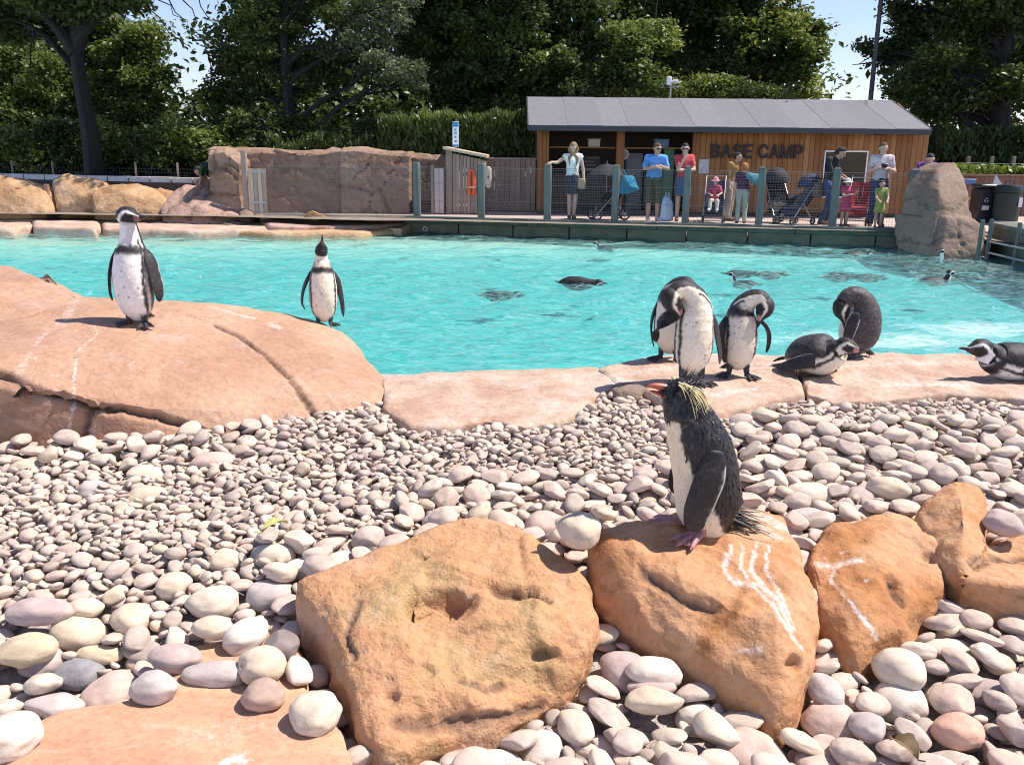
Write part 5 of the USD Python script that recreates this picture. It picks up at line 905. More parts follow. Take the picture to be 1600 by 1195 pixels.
# stones one can pick out: photograph column and row of the middle, length and width there, yaw, tone, angular, label
HAND = [
 (46, 727, 54, 36, 0, 'beige', 0, 'tan round cobble at the left edge against the foot of the pink outcrop'), (58, 758, 50, 24, 0, 'white', 0, 'flat white cobble just below the tan round cobble at the left edge'),
 (146, 762, 54, 40, 10, 'grey', 0, 'large light grey cobble below the left crack of the outcrop'), (334, 718, 72, 42, 20, 'pink', .5, 'large angular pink-white stone at the foot of the outcrop'), (228, 738, 66, 36, 0, 'cream', 0, 'wide cream stone at the foot of the outcrop'),
 (228, 772, 66, 40, 0, 'beige', 0, 'tan cobble lying just below the wide cream stone'), (122, 977, 82, 62, 0, 'beige', 0, 'big oval beige cobble at the left, above the slate grey one'), (208, 953, 64, 58, 0, 'beige', 0, 'round tan cobble right of the big oval beige one'),
 (332, 927, 80, 66, 15, 'cream', 0, 'big cream cobble left of the front centre boulder'), (270, 912, 54, 56, 0, 'beige', 0, 'upright tan cobble touching the big cream cobble'), (422, 916, 74, 56, 0, 'grey', 0, 'big light grey cobble at the upper left corner of the front centre boulder'),
 (353, 870, 52, 48, 0, 'beige', 0, 'round speckled cobble above the big cream cobble'), (424, 862, 76, 44, -8, 'cream', 0, 'long cream cobble above the front centre boulder'), (478, 884, 66, 44, 10, 'white', .3, 'white blunt cobble resting above the left corner of the centre boulder'),
 (533, 874, 50, 42, 40, 'cream', 0, 'egg shaped cream cobble leaning above the centre boulder'), (584, 862, 62, 50, -20, 'white', 0, 'white speckled cobble touching the top edge of the centre boulder'), (580, 838, 70, 30, 0, 'grey', 0, 'flat grey cobble behind the white speckled cobble'),
 (130, 945, 60, 40, 0, 'beige', 0, 'dull tan cobble partly behind the big oval beige cobble'), (120, 1046, 80, 56, -10, 'slate', 0, 'slate grey cobble, the darkest stone at the lower left'), (64, 1026, 66, 52, 0, 'mauve', 0, 'mauve brown cobble left of the slate grey one'),
 (176, 1072, 72, 86, 60, 'pink', 0, 'pale pink pear shaped cobble right of the slate grey one'), (243, 1066, 74, 60, -20, 'grey', .3, 'chipped light grey cobble on the edge of the salmon flagstone'), (273, 1022, 84, 56, 0, 'mauve', .15, 'smooth mauve grey cobble with rounded triangular outline, lower left'),
 (337, 1048, 106, 44, 0, 'grey', 0, 'long flat grey cobble lying on the salmon flagstone'), (408, 1030, 72, 66, 30, 'beige', 0, 'round greenish beige cobble above the salmon flagstone'), (382, 986, 54, 82, 70, 'white', .3, 'tall white stone leaning left of the front centre boulder'),
 (438, 984, 56, 58, 0, 'dark', .8, 'dark broken rough stone beside the front centre boulder'), (466, 1022, 36, 60, 110, 'white', 0, 'slim white cobble in the shade of the front centre boulder'), (412, 1080, 62, 56, 30, 'brown', .3, 'glossy brown cobble on the salmon flagstone'),
 (492, 1076, 84, 70, -25, 'cream', 0, 'large speckled cream cobble between flagstone and centre boulder'), (36, 1010, 90, 62, 20, 'yellow', .7, 'yellow ochre angular stone at the left edge'), (60, 948, 100, 50, 0, 'mauve', .3, 'broad mauve sloping stone at the left edge'),
 (10, 1080, 90, 80, 0, 'cream', 0, 'big cream stone cut by the left edge, lower left'), (85, 1098, 96, 56, 0, 'grey', .9, 'flat grey slaty stone with sharp edges above the salmon flagstone'), (10, 1140, 90, 80, 0, 'white', 0, 'big white stone in the bottom left corner'),
 (275, 984, 76, 40, 0, 'dark', .6, 'dark greyish flat stone with a chipped edge behind the mauve cobble'), (330, 974, 62, 38, 0, 'beige', 0, 'small beige cobble below the big cream cobble'), (155, 1018, 70, 32, 0, 'yellow', 0, 'flat yellowish cobble between the oval beige and slate cobbles'),
 (852, 815, 66, 62, 60, 'pink', 0, 'upright pinkish white cobble behind the centre boulder'), (905, 858, 62, 96, 100, 'beige', .35, 'tall grey-beige stone wedged between the two big orange boulders'), (1568, 811, 56, 50, 0, 'mauve', 0, 'round mauve cobble lying in the notch of the peaked boulder'),
 (1262, 806, 66, 44, -10, 'grey', 0, 'grey-beige cobble behind the tail of the crested penguin'), (1350, 774, 58, 44, 0, 'mauve', 0, 'round mauve-grey cobble behind the branching-stained boulder'), (1202, 766, 62, 40, 0, 'pink', 0, 'pink cobble just right of the back of the crested penguin'),
 (1264, 767, 70, 42, 0, 'cream', 0, 'smooth cream cobble right of the pink cobble behind the crested penguin'), (1202, 720, 78, 36, 0, 'cream', .2, 'big flat cream cobble right of the neck of the crested penguin'), (1390, 758, 66, 40, -15, 'beige', .3, 'blunt tan cobble behind the orange boulders at the right'),
 (1462, 738, 70, 32, 0, 'grey', 0, 'broad grey cobble left of the peaked boulder'), (978, 982, 76, 66, -20, 'mauve', .4, 'squarish mauve-pink cobble in the gap between the two big boulders'), (950, 1056, 38, 84, 105, 'white', .3, 'slim white wedge of stone standing in the gap between the boulders'),
 (1018, 1080, 86, 52, 0, 'white', 0, 'smooth white cobble under the left flank of the stained boulder'), (1020, 1040, 70, 36, 0, 'mauve', .2, 'shaded mauve cobble below the squarish cobble in the gap'), (1092, 1083, 66, 52, 25, 'white', .2, 'white rounded cobble below the middle of the stained boulder'),
 (1185, 1125, 80, 112, 120, 'pink', .15, 'large pinkish pear shaped stone at the tip of the stained boulder'), (1118, 1132, 60, 76, 120, 'cream', .7, 'cream broken wedge stone left of the pear shaped stone'), (1304, 1074, 84, 74, -30, 'pink', 0, 'banded pink-grey cobble right of the stained boulder tip'),
 (1406, 1088, 88, 72, -15, 'white', 0, 'smooth white oval cobble, right foreground'), (1406, 1035, 80, 72, -20, 'cream', 0, 'large cream cobble above the smooth white oval, right foreground'), (1298, 1000, 42, 66, 100, 'grey', 0, 'upright grey cobble in the gap between the two stained boulders'),
 (1488, 972, 110, 44, 0, 'cream', 0, 'long cream cobble right of the branching-stained boulder'), (1540, 938, 66, 66, 0, 'mauve', 0, 'big smooth mauve-grey cobble below the peaked boulder'), (1498, 1136, 76, 62, 0, 'peach', 0, 'peach coloured round cobble at the lower right'),
 (1545, 1076, 104, 52, -30, 'mauve', .5, 'knobbly purple-grey stone at the lower right edge'), (1502, 1174, 76, 56, 0, 'mauve', 0, 'mauve-grey cobble in the lower right corner below the peach one'), (1356, 1130, 58, 52, 0, 'grey', 0, 'round rough grey cobble left of the smooth white oval'),
 (772, 1165, 84, 70, -20, 'white', 0, 'white speckled cobble at the bottom of the front centre boulder'), (846, 1165, 72, 68, 0, 'white', 0, 'smooth white cobble at the bottom, right of the speckled one'), (893, 1108, 64, 50, 0, 'cream', .8, 'cream stone with a broken top beside the centre boulder'),
 (1020, 1128, 90, 52, 0, 'beige', .6, 'long knobby beige stone at the bottom centre right'), (1048, 1176, 66, 58, 0, 'cream', 0, 'cream round cobble at the bottom, right of the centre boulder'), (955, 1170, 80, 40, -40, 'white', .3, 'white pointed stone lying slantwise at the bottom')]
rgs = np.random.default_rng(2024)
for (px, py, lw, lh, yaw, tone, ang, lab) in HAND:
    z = float(bed_z(0, 2.2)) + .03
    OVER = any(w in lab for w in ('flagstone', 'wedged between', 'notch', 'above the salmon')) or (px < 620 and py > 960)
    for _ in range(6):
        q = G(px, py, z); over = bool(ROCKH[min(len(gy) - 1, max(0, int((q[1] - HY0) / HR))), min(len(gx) - 1, max(0, int((q[0] - HX0) / HR)))] > BED[0, 0])
        dep = (q - CAM) @ _f; a = max(lw, lh) * dep / FPX / 2; b = min(lw, lh) * dep / FPX / 2
        c = b * .80; bb = min(a, b * 1.12); yw = math.radians(yaw if lw >= lh else (yaw if yaw else 90)) 
        # seen from above at a slant, a stone looks as wide as it is and as high as its depth and thickness together
        if abs(math.sin(yw)) > .6: a = a * 1.05
        r = rest(q[0], q[1], a, bb, c, yw, OVER)
        if r is None: break
        z = r[0]
    if r is not None and not OVER:
        for _ in range(16):
            if not (r[2] & (ROCKH[r[1]] > z - .3 * c) & (r[4] < .6)).any(): break
            q = CAM + (q - CAM) * (1 - .006); q = np.array([q[0], q[1], z]); r = rest(q[0], q[1], a, bb, c, yw, False); z = r[0]
    if r is None: continue
    if tone == 'dark' : pass
    zz_ = min(r[0] - .34 * c, (r[0] if OVER else float(bed_z(q[0], q[1])) + 1.15 * c + .015))
    settle(q[0], q[1], zz_, r[1], r[2], r[3], a, bb, c, yw, rgs.normal(0, .08), rgs.normal(0, .08), (tone, ang, lab))
def size_field(px, py):
    """Half length of the stones lying about that spot."""
    if py > 860: return (.040, .066) if px > 420 or py > 960 else (.028, .05) if px > 120 else (.026, .044)
    if px > 1120 and py > 705: return (.036, .066)
    if 640 < px <= 1120 and py > 772: return (.034, .062)
    if px < 420 and py < 745: return (.034, .058)
    if px > 1000 and py < 705: return (.0235, .040)
    return (.0225, .038)
def try_fill(n, hmax, big=1.0, seed=0, holes=False):
    rg = np.random.default_rng(seed); got = 0
    xs = rg.uniform(HX0 + .1, HX1 - .1, n); ys = HY0 + .1 + (HY1 - HY0 - .5) * rg.random(n)
    h = n // 2; w = np.array([G(a, b, .40) for a, b in zip(rg.uniform(-60, 1660, h), rg.uniform(600, 1260, h))]); xs[:h] = w[:, 0]; ys[:h] = w[:, 1]
    if holes:
        hj, hi = np.nonzero((H < BED + .012) & ~ROCKM & (GYY < 4.4)); pk = rg.integers(0, len(hj), n); xs = gx[hi[pk]]; ys = gy[hj[pk]]
    pp = project(np.stack([xs, ys, np.full(n, .45)], -1)); ok = (xs > HX0 + .1) & (xs < HX1 - .1) & (ys > HY0 + .1) & (ys < HY1 - .2) & (pp[:, 0] > -70) & (pp[:, 0] < 1670) & (pp[:, 1] > 585) & (pp[:, 1] < 1270)
    for k in np.nonzero(ok)[0]:
        lo, hi = size_field(*pp[k]); a = (lo + (hi - lo) * rg.random() ** 1.6) * big; b = a * rg.uniform(.55, .95); c = b * rg.uniform(.38, .70); best = None
        for _ in range(5):
            x = xs[k] + rg.uniform(-1, 1) * a * 1.5; y = ys[k] + rg.uniform(-1, 1) * a * 1.5; yaw = rg.uniform(0, math.pi); i0 = int((x - HX0) / HR); j0 = int((y - HY0) / HR)
            if not (0 <= i0 < len(gx) and 0 <= j0 < len(gy)) or ROCKM[j0, i0] or (y > 4.42 and x < 2): continue
            r = rest(x, y, a, b, c, yaw)
            if r is None: continue
            hgt = r[0] - c - BED[j0, i0]
            if best is None or hgt < best[0]: best = (hgt, x, y, yaw, r)
        if best is None or best[0] > hmax * (1 + .5 * (a > .05)): continue
        _, x, y, yaw, r = best; sx, sy = slope_at(x, y, a * .8)
        settle(x, y, r[0] - c * .16, r[1], r[2], r[3], a, b, c, yaw, np.clip(.7 * sy, -.6, .6) + rg.normal(0, .12), np.clip(-.7 * sx, -.6, .6) + rg.normal(0, .12)); got += 1
    return got
try_fill(12000, .016, 1.0, 11); try_fill(12500, .038, .95, 12); try_fill(9000, .044, .62, 13)
for big, sd in ((.8, 14), (.6, 15), (.4, 16), (.3, 17)): try_fill(3500, .05, big, sd, True)
# the 300 that show largest are things, the rest one bed
info = []
for k, s in enumerate(stones):
    pp = project(s[:3]); dep = (np.array(s[:3]) - CAM) @ _f; vis = 1.0 if (-30 < pp[0] < 1630 and 560 < pp[1] < 1225) else 0.0
    jx, iy = int((s[0] - HX0) / HR), int((s[1] - HY0) / HR); cover = H[min(iy, len(gy) - 1), min(jx, len(gx) - 1)] - (s[2] + s[5] * .85)   # > 0 when another lies on it
    info.append((vis * s[3] * s[4] / dep ** 2 * (.25 if cover > .004 else 1) + (9 if s[9] else 0)))
order = np.argsort(-np.array(info)); single = set(order[:300].tolist())
def place(v, s):
    _, _, _, _, _, _, yaw, tx, ty, _ = s; Rz = trimesh.transformations.euler_matrix(tx, ty, 0)[:3, :3] @ trimesh.transformations.rotation_matrix(yaw, (0, 0, 1))[:3, :3]; return v @ Rz.T
TONE = ['pinkish beige', 'cream', 'dusky pink', 'pale cream', 'mauve-grey', 'pinkish beige', 'dark mauve-grey', 'pale pink', 'light grey', 'dark mauve-grey', 'yellowish cream', 'dusky pink']
def zone(px, py, tone):
    if py > 940 and px > 930: w = 'cobble heaped at the lower right below the orange boulders'
    elif py > 940: w = 'cobble at the lower left around the salmon flagstone'
    elif px > 1120: w = 'large cobble behind the orange boulders at the right'
    elif py > 850: w = 'cobble on the left beach, left of the front centre boulder'
    elif py > 740: w = 'cobble on the beach behind the front centre boulder'
    else: w = 'cobble mid beach near the outcrop and ledge'
    return tone + ' ' + w, tone + ' ' + w.replace('cobble', 'cobbles', 1)
rgc = np.random.default_rng(99); V, F, CC, o = [], [], [], 0; tot_n = 0
for k, s in enumerate(stones):
    x, y, z, a, b, c, yaw, tx, ty, sp = s; px = (np.array([x, y, z]) - CAM) @ _f; lod = 3 if k in single else (2 if a / px * FPX > 17 else 1)
    ang = sp[1] if sp else (rgc.uniform(.3, 1.0) if rgc.random() < .55 else 0); v, f = cobble_shape(rgc, a, b, c, lod, ang); v = place(v, s)
    if k in single:
        pp = project([x, y, z]); ci = int(rgc.integers(0, len(COB))); lab, grp = (sp[2], None) if sp else zone(*pp, TONE[ci])
        t = UsdGeom.Xform  # one mesh, standing at its own place
        q = obj('cobble', (v + [x, y, z], f), SPEC[sp[0]] if sp else COB[ci], label=lab, cat='cobble', group=grp, smooth=True)
    else:
        CC.append(np.tile(np.array(PAL[rgc.integers(0, len(PAL))]) * [1.05, 1.0, .93] * rgc.uniform(.82, 1.1), (len(v), 1))); V.append(v + [x, y, z]); F.append(f + o); o += len(v); tot_n += 1
obj('cobble_bed', (np.vstack(V), np.vstack(F)), COB_ALL, smooth=True, col=np.vstack(CC), label='bed of small pale pinkish-grey cobbles covering the beach between the rocks', cat='cobbles', kind='stuff')
print('stones', len(stones), 'joined', tot_n)
# two fallen leaves among the stones
def leaf_thing(px, py, z, L, W, label, mt, seed):
    rg = np.random.default_rng(seed); q = G(px, py, z); u = np.linspace(0, 1, 9); w = np.sin(np.pi * u) ** .8 * W; V = []
    for s in (-1, 0, 1): V += [(L * (t - .5), s * ww, .012 * abs(s) + .02 * math.sin(3 * t) + rg.normal(0, .002)) for t, ww in zip(u, w)]
    F = [(r * 9 + i, r * 9 + i + 1, (r + 1) * 9 + i + 1, (r + 1) * 9 + i) for r in range(2) for i in range(8)]
    t = thing('fallen_leaf', label, 'leaf', q, rg.uniform(0, 3)); obj('blade', (np.array(V), np.array(F)), mt, t); obj('stalk', tube([(-L * .5, 0, .0), (-L * .75, .004, .012)], .0018, 5), mt, t)
leaf_thing(430, 826, .555, .10, .022, 'yellow-green fallen leaf on the small cobbles, left of centre', mat('yellow_leaf', (.30, .28, .08), .6, .3, 60), 1)
leaf_thing(1412, 1172, .37, .08, .03, 'dry brown leaf between cobbles at the lower right', mat('dry_leaf', (.13, .08, .03), .7, .3, 60), 2)

# ------------------------------------------------------------------ penguins
def plum_mat(name, rough=.55, bump=.0022, sc=220, sheen=.04):
    nodes = {'t': ('texture_coordinate', {}), 'a': ('attribute', {'attribute': 'plumage'}), 'm': ('mapping', {'scale': (1, 1, .38)}), 'n': ('noise_texture', {'scale': sc, 'detail': 4, 'roughness': .6}), 'r': ('rgb_ramp', {'ramp': [(.3, (.72, .71, .70)), (.65, (1.12, 1.12, 1.12))]}),
             'x': ('mix', {'mix_type': 'multiply', 'fac': .8}), 'b': ('bump', {'strength': .8, 'distance': bump}), 'p': ('principled_bsdf', {'roughness': rough, 'specular_ior_level': .28, 'sheen_weight': sheen, 'sheen_roughness': .5})}
    return usdkit.material(stage, '/World/Looks/' + name, nodes, [('t.object', 'm.vector'), ('m.vector', 'n.vector'), ('n.fac', 'r.fac'), ('a.color', 'x.color1'), ('r.color', 'x.color2'), ('x.color', 'p.base_color'), ('n.fac', 'b.height'), ('b.normal', 'p.normal')], surface='p.BSDF')
PLUM = plum_mat('plumage'); PLUM_WET = plum_mat('wet_plumage', .42, .003, 150, .0)
BEAK_D = mat('dark_beak', (.03, .026, .025), .35, .4, 60); FOOT_D = mat('black_foot_skin', (.035, .03, .03), .6, .5, 70, .002, 200); BEAK_R = mat('orange_brown_beak', (.36, .085, .045), .38, .25, 60); FOOT_P = mat('pink_foot_skin', (.36, .17, .17), .5, .3, 60, .002, 150)
EYE = mat('dark_eye', (.03, .012, .01), .08); EYE_R = mat('red_eye', (.28, .03, .015), .08); PINK = mat('bare_pink_skin', (.50, .20, .19), .5, .2, 60)
BLACK = np.array([.017, .015, .015]); WHITE = np.array([.76, .72, .68]); CREAM = np.array([.70, .62, .49]); PINKC = np.array([.52, .22, .21]); GREYB = np.array([.045, .040, .038])
def loft(rows, N=90, K=64, e=1.0):
    """rows: x, y, z, half width, half depth, hint (towards the belly) x, y, z, station. Returns vertices, faces, station, angle from the belly."""
    r = np.asarray(rows, float); q = resample(r, N); p = q[:, :3]; t = np.gradient(p, axis=0); t /= np.maximum(np.linalg.norm(t, axis=1, keepdims=True), 1e-9)
    n = q[:, 5:8]; n = n - t * (n * t).sum(1, keepdims=True); n /= np.maximum(np.linalg.norm(n, axis=1, keepdims=True), 1e-9); s = np.cross(t, n)
    th = np.linspace(-np.pi, np.pi, K, endpoint=False); a = np.maximum(q[:, 3], .002)[:, None, None]; b = np.maximum(q[:, 4], .002)[:, None, None]
    V = p[:, None] + n[:, None] * (b * np.cos(th)[None, :, None]) + s[:, None] * (a * np.sin(th)[None, :, None])
    st = np.repeat(q[:, 8], K); tt = np.tile(th, N); V = V.reshape(-1, 3); F = []
    i = np.arange(N - 1)[:, None] * K; j = np.arange(K)[None]; k = (j + 1) % K
    A, B, C, D = (i + j).ravel(), (i + k).ravel(), (i + K + k).ravel(), (i + K + j).ravel()
    F = np.vstack([np.c_[A, B, C], np.c_[A, C, D]]); V = np.vstack([V, p[0], p[-1]]); jj = np.arange(K); kk = (jj + 1) % K
    F = np.vstack([F, np.c_[kk, jj, np.full(K, N * K)], np.c_[(N - 1) * K + jj, (N - 1) * K + kk, np.full(K, N * K + 1)]])
    return V, F, np.r_[st, q[0, 8], q[-1, 8]], np.r_[tt, 0, 0]
def unit(v): v = np.asarray(v, float); return v / np.linalg.norm(v)
def head_rows(c, fwd, up, s=1.0):
    """Head: from the back of the skull to the root of the beak; the hint is the chin side."""
    c = np.asarray(c, float); f = unit(fwd); u = np.asarray(up, float); u = unit(u - f * (u @ f)); out = []
    for t, a, b, dz in ((-.056, .012, .012, .0), (-.050, .026, .027, .001), (-.032, .039, .041, .002), (-.008, .044, .047, .002), (.018, .041, .043, .001), (.038, .031, .032, -.003), (.056, .020, .022, -.006), (.070, .014, .016, -.008), (.076, .006, .008, -.009)):
        p = c + (f * t + u * dz) * s; out.append([*p, a * s, b * s, *(-u), t])
    return out
def humboldt_body(k, th, V, cream, seed, mottle=.5, band=True):
    """Black back, white front, one black band over the breast running down the flanks."""
    a = np.abs(th); w = 1 + .0 * a; nz = fb(V, 60, 3, seed); edge = lambda x, c, s=.07: sstep(c - s, c + s, x)
    lim = 1.42 - .12 * sstep(0, 2, k) * (1 - sstep(2, 4, k)) + .10 * nz
    col = np.where((a < 9)[:, None], cream, cream) * (1 + .10 * nz[:, None])
    black = edge(a, lim - .40 + .14 * nz) * (1 - edge(a, lim - .16 + .12 * nz) * (k < 5.2))          # the flank line
    pale = 0
    back = edge(a, lim + .06 + .2 * nz)
    m = np.clip(black * (k < 4.9) + back, 0, 1)
    if band: m = np.maximum(m, np.exp(-((k - 4.15 + .25 * np.cos(a) * 0 + .35 * nz) / .34) ** 4) * (a < lim + .1))
    nape = edge(a, 1.75 + .2 * nz) * sstep(4.5, 5.0, k); m = np.maximum(m, nape)
    m = np.maximum(m, sstep(.55, .15, k) * .9 * (a > .5))
    bk = BLACK + (GREYB - BLACK) * np.clip(.5 + 2.2 * nz, 0, 1)[:, None] * mottle + np.clip(fb(V, 150, 2, seed + 3), 0, 1)[:, None] * .12 * mottle
    c = col * (1 - m[:, None]) + bk * m[:, None]
    rs = np.random.default_rng(seed); wht = np.nonzero((m < .1) & (k < 3.6) & (a < 1.1))[0]
    if len(wht):
        sp = V[rs.choice(wht, 10)]; d, i = cKDTree(sp).query(V); rr = rs.uniform(.0012, .0034, 10)[i]; c = np.where((d < rr)[:, None], np.array([.06, .05, .045]), c)
    return c
def humboldt_head(t, th, V, cream, pinkness=.6):
    """Black head; a white line from over the beak, above the eye, round the cheek to the throat; bare pink skin at the beak."""
    a = np.abs(th); c = np.tile(BLACK, (len(t), 1)); w = .20
    mid = np.interp(t, [-.056, -.035, -.02, .0, .02, .045, .07], [.55, .85, 1.35, 1.86, 2.12, 2.22, 2.2]); wid = np.interp(t, [-.056, -.03, .0, .03, .06], [.55, .42, .26, .20, .12])
    line = np.exp(-((a - mid) / wid) ** 4); low = (t < -.012) * (a < mid); s = np.clip(line, 0, 1)[:, None]; c = c * (1 - s) + cream * s
    lw = (sstep(-.018, -.034, t) * (a < .75 * mid + .3))[:, None]; c = c * (1 - lw) + cream * lw
    pk = (pinkness * sstep(.046, .058, t) * (a < 2.0))[:, None]; c = c * (1 - pk) + PINKC * pk
    return c
def fuse(lofts, h=.011, it=5):
    """One continuous skin from several lofts, each vertex taking the plumage of the loft it came from."""
    ms = []; S = []; C = []
    for (V, F, c) in lofts:
        t = trimesh.Trimesh(V, F, process=False); t.merge_vertices(digits_vertex=6); 
        if t.volume < 0: t.invert()
        ms.append(m3.Manifold(m3.Mesh(np.array(t.vertices, np.float32), np.array(t.faces, np.uint32)))); S.append(V); C.append(c)
    u = m3.Manifold.batch_boolean(ms, m3.OpType.Add) if len(ms) > 1 else ms[0]
    t = to_tri(u); t.merge_vertices(); filter_taubin(t, lamb=.5, nu=.52, iterations=it)
    t = to_tri(m3.Manifold(m3.Mesh(np.array(t.vertices, np.float32), np.array(t.faces, np.uint32))).refine_to_length(h)) if h else t
    S = np.vstack(S); C = np.vstack(C); d, i = cKDTree(S).query(t.vertices, 3); w = 1 / (d + 1e-4); w /= w.sum(1, keepdims=True)
    return t, (C[i] * w[..., None]).sum(1)
def flipper(path, chord, L=None, wid=1.0):
    """Paddle wing along a path; chord is the direction of its breadth."""
    p = resample(np.asarray(path, float), 26); n = len(p); t = np.gradient(p, axis=0); t /= np.linalg.norm(t, axis=1, keepdims=True); c = np.asarray(chord, float); c = c - t * (t @ c)[:, None]; c /= np.linalg.norm(c, axis=1, keepdims=True); s = np.cross(t, c)
    u = np.linspace(0, 1, n); a = np.interp(u, [0, .08, .3, .6, .85, .95, 1], [.016, .025, .034, .032, .024, .016, .004]) * wid; b = np.interp(u, [0, .1, .5, 1], [.016, .012, .0075, .003])
    K = 20; th = np.linspace(0, 2 * np.pi, K, endpoint=False); V = p[:, None] + c[:, None] * (a[:, None] * np.cos(th))[..., None] + s[:, None] * (b[:, None] * np.sin(th))[..., None]
    V = V.reshape(-1, 3); F = []
    for i in range(n - 1):
        for j in range(K): k = (j + 1) % K; F += [(i * K + j, i * K + k, (i + 1) * K + k), (i * K + j, (i + 1) * K + k, (i + 1) * K + j)]
    V = np.vstack([V, p[0], p[-1]]); F += [((j + 1) % K, j, n * K) for j in range(K)] + [((n - 1) * K + j, (n - 1) * K + (j + 1) % K, n * K + 1) for j in range(K)]
    e = np.r_[np.tile(np.cos(th), n), 0, 0]; uu = np.r_[np.repeat(u, K), 0, 1]; c_ = np.tile(BLACK * 1.3, (len(V), 1)); nz = fb(V, 90, 3, 3)
    tr = (sstep(.80, .97, -e + .25 * nz) * (uu > .15) * (uu < .93))[:, None]; c_ = c_ * (1 - tr) + np.array([.55, .52, .48]) * tr; c_ += np.clip(nz, 0, 1)[:, None] * .10
    return trimesh.Trimesh(V, np.array(F), process=False), c_
def foot(c, yaw, s=1.0, ankle=None):
    """Webbed foot: three toes with claws, web, heel, and the short shank above it."""
    cy, sy = math.cos(yaw), math.sin(yaw); R = np.array([[cy, -sy, 0], [sy, cy, 0], [0, 0, 1]]); w = lambda x, y, z: np.asarray(c) + R @ (np.array([x, y, z]) * s); parts = []
    tips = [(-.034, -.066, .006), (0, -.080, .006), (.034, -.066, .006)]
    for x, y, z in tips:
        parts += [bone(w(x * .15, -.004, .014), w(x * .62, y * .60, .012), .011 * s, .0085 * s), bone(w(x * .62, y * .60, .012), w(x, y, z), .0085 * s, .0058 * s), bone(w(x, y, z), w(x * 1.12, y * 1.17, .002), .0045 * s, .0012 * s)]
    parts.append(m3.Manifold.batch_hull([sph(w(0, 0, .008), .004 * s), *[sph(w(x * .92, y * .86, .004), .003 * s) for x, y, _ in tips]])); parts.append(bone(w(0, .016, .010), w(0, -.01, .014), .010 * s, .012 * s))
    if ankle is not None: parts.append(bone(w(0, .006, .016), ankle, .013 * s, .024 * s))
    return blend(parts, .008, 3)
def beak(base, fwd, up, L=.058, r=.013, hook=.006, upper=True):
    f = unit(fwd); u = np.asarray(up, float); u = unit(u - f * (u @ f)); b = np.asarray(base, float); rows = []
    for t, k in ((0, 1.0), (.25, .92), (.5, .74), (.75, .55), (.92, .34), (1.0, .12)):
        dz = (.30 * r if upper else -.45 * r) * (1 - .5 * t) - (hook * max(0, t - .6) ** 1.3 * 3 if upper else 0); rows.append([*(b + f * (L * t * (1 if upper else .86)) + u * dz), r * .72 * k, r * (.72 if upper else .45) * k, *(-u), t])
    V, F, _, _ = loft(rows, 22, 16); return trimesh.Trimesh(V, F, process=False)
def eye_at(c, fwd, up, s, side, r=.0055):
    f = unit(fwd); u = np.asarray(up, float); u = unit(u - f * (u @ f)); w = np.cross(f, u); m = trimesh.creation.icosphere(2, r * s); m.apply_translation(np.asarray(c) + (f * .020 + u * .014 + w * side * .0365) * s); return m
def finish_head(root, c, fwd, up, s, beak_mat=None, L=.058, eye=None, r=.013):
    f = unit(fwd); u = np.asarray(up, float); u = unit(u - f * (u @ f)); base = np.asarray(c) + (f * .062 - u * .006) * s
    obj('upper_beak', beak(base, fwd, up, L * s, r * s), beak_mat or BEAK_D, root); obj('lower_beak', beak(base, fwd, up, L * s, r * s, upper=False), beak_mat or BEAK_D, root)
    for sd in (-1, 1): obj('eye', eye_at(c, fwd, up, s, sd), eye or EYE, root)
def wing(root, path, chord, wid=1.0, mat_=None):
    m, c = flipper(path, chord, wid=wid); obj('flipper', m, mat_ or PLUM, root, col=c)
def tail_piece(root, a, b, w=.045):
    a, b = np.asarray(a, float), np.asarray(b, float); d = unit(b - a); sd = unit(np.cross(d, [0, 0, 1.0])); ms = []
    for k in range(-3, 4):
        e = b + sd * w * k / 3 - d * abs(k) * .008; ms.append(tube([a + sd * w * .3 * k / 3, (a + e) / 2 + [0, 0, .004], e], [.010, .009, .002], 6))
    obj('tail', cat(*ms), mat('tail_feathers', (.03, .027, .026), .55), root)
def bird(name, label, loc, yaw, rows, head, cream=WHITE, seed=1, s=1.0, group=None, pink=.6, body_col=None, head_col=None, head_s=1.0, wet=False, mottle=.5, band=True, extra=()):
    """A penguin of one fused skin (body, neck, head) at its place; its beak, eyes, flippers and feet follow as parts."""
    root = thing(name, label, 'penguin', loc, yaw, group); rows = np.array(rows, float); rows[:, :5] *= s
    V, F, k, th = loft(rows, 110, 72); L = [(V, F, (body_col or humboldt_body)(k, th, V, cream, seed, mottle, band))]
    if head is not None:
        c, f, u = head; c = np.asarray(c, float) * s; V2, F2, t2, th2 = loft(head_rows(c, f, u, s * head_s), 44, 48); t2 = np.clip(t2, -.056, .08); L.append((V2, F2, (head_col or humboldt_head)(t2, th2, V2, cream, pink) if head_col is None else head_col(t2, th2, V2)))
    L += list(extra); m, c_ = fuse(L); v = np.array(m.vertices); n = normals(m); m.vertices = v + n * (.0045 * fb(v, 38, 3, seed))[:, None] * 1.4
    obj('body', m, PLUM_WET if wet else PLUM, root, col=c_)
    if head is not None and head_col is None: finish_head(root, c, f, u, s * head_s)
    return root
FR = (0, -1, 0)
def standing_rows(lean=0.0):
    R = [(0, .045, .040, .030, .026, -.3), (0, .022, .070, .068, .060, .25), (0, .006, .130, .090, .086, 1), (0, -.004, .215, .097, .093, 2), (0, -.002, .300, .092, .086, 3), (0, .006, .372, .078, .072, 4), (0, .010, .425, .058, .056, 4.7), (0, .008, .468, .047, .048, 5.3), (0, .002, .510, .041, .043, 6), (0, -.002, .535, .034, .036, 6.3)]
    return [[x, y + lean * z, z, a, b, *FR, k] for x, y, z, a, b, k in R]
def shadowless(): pass
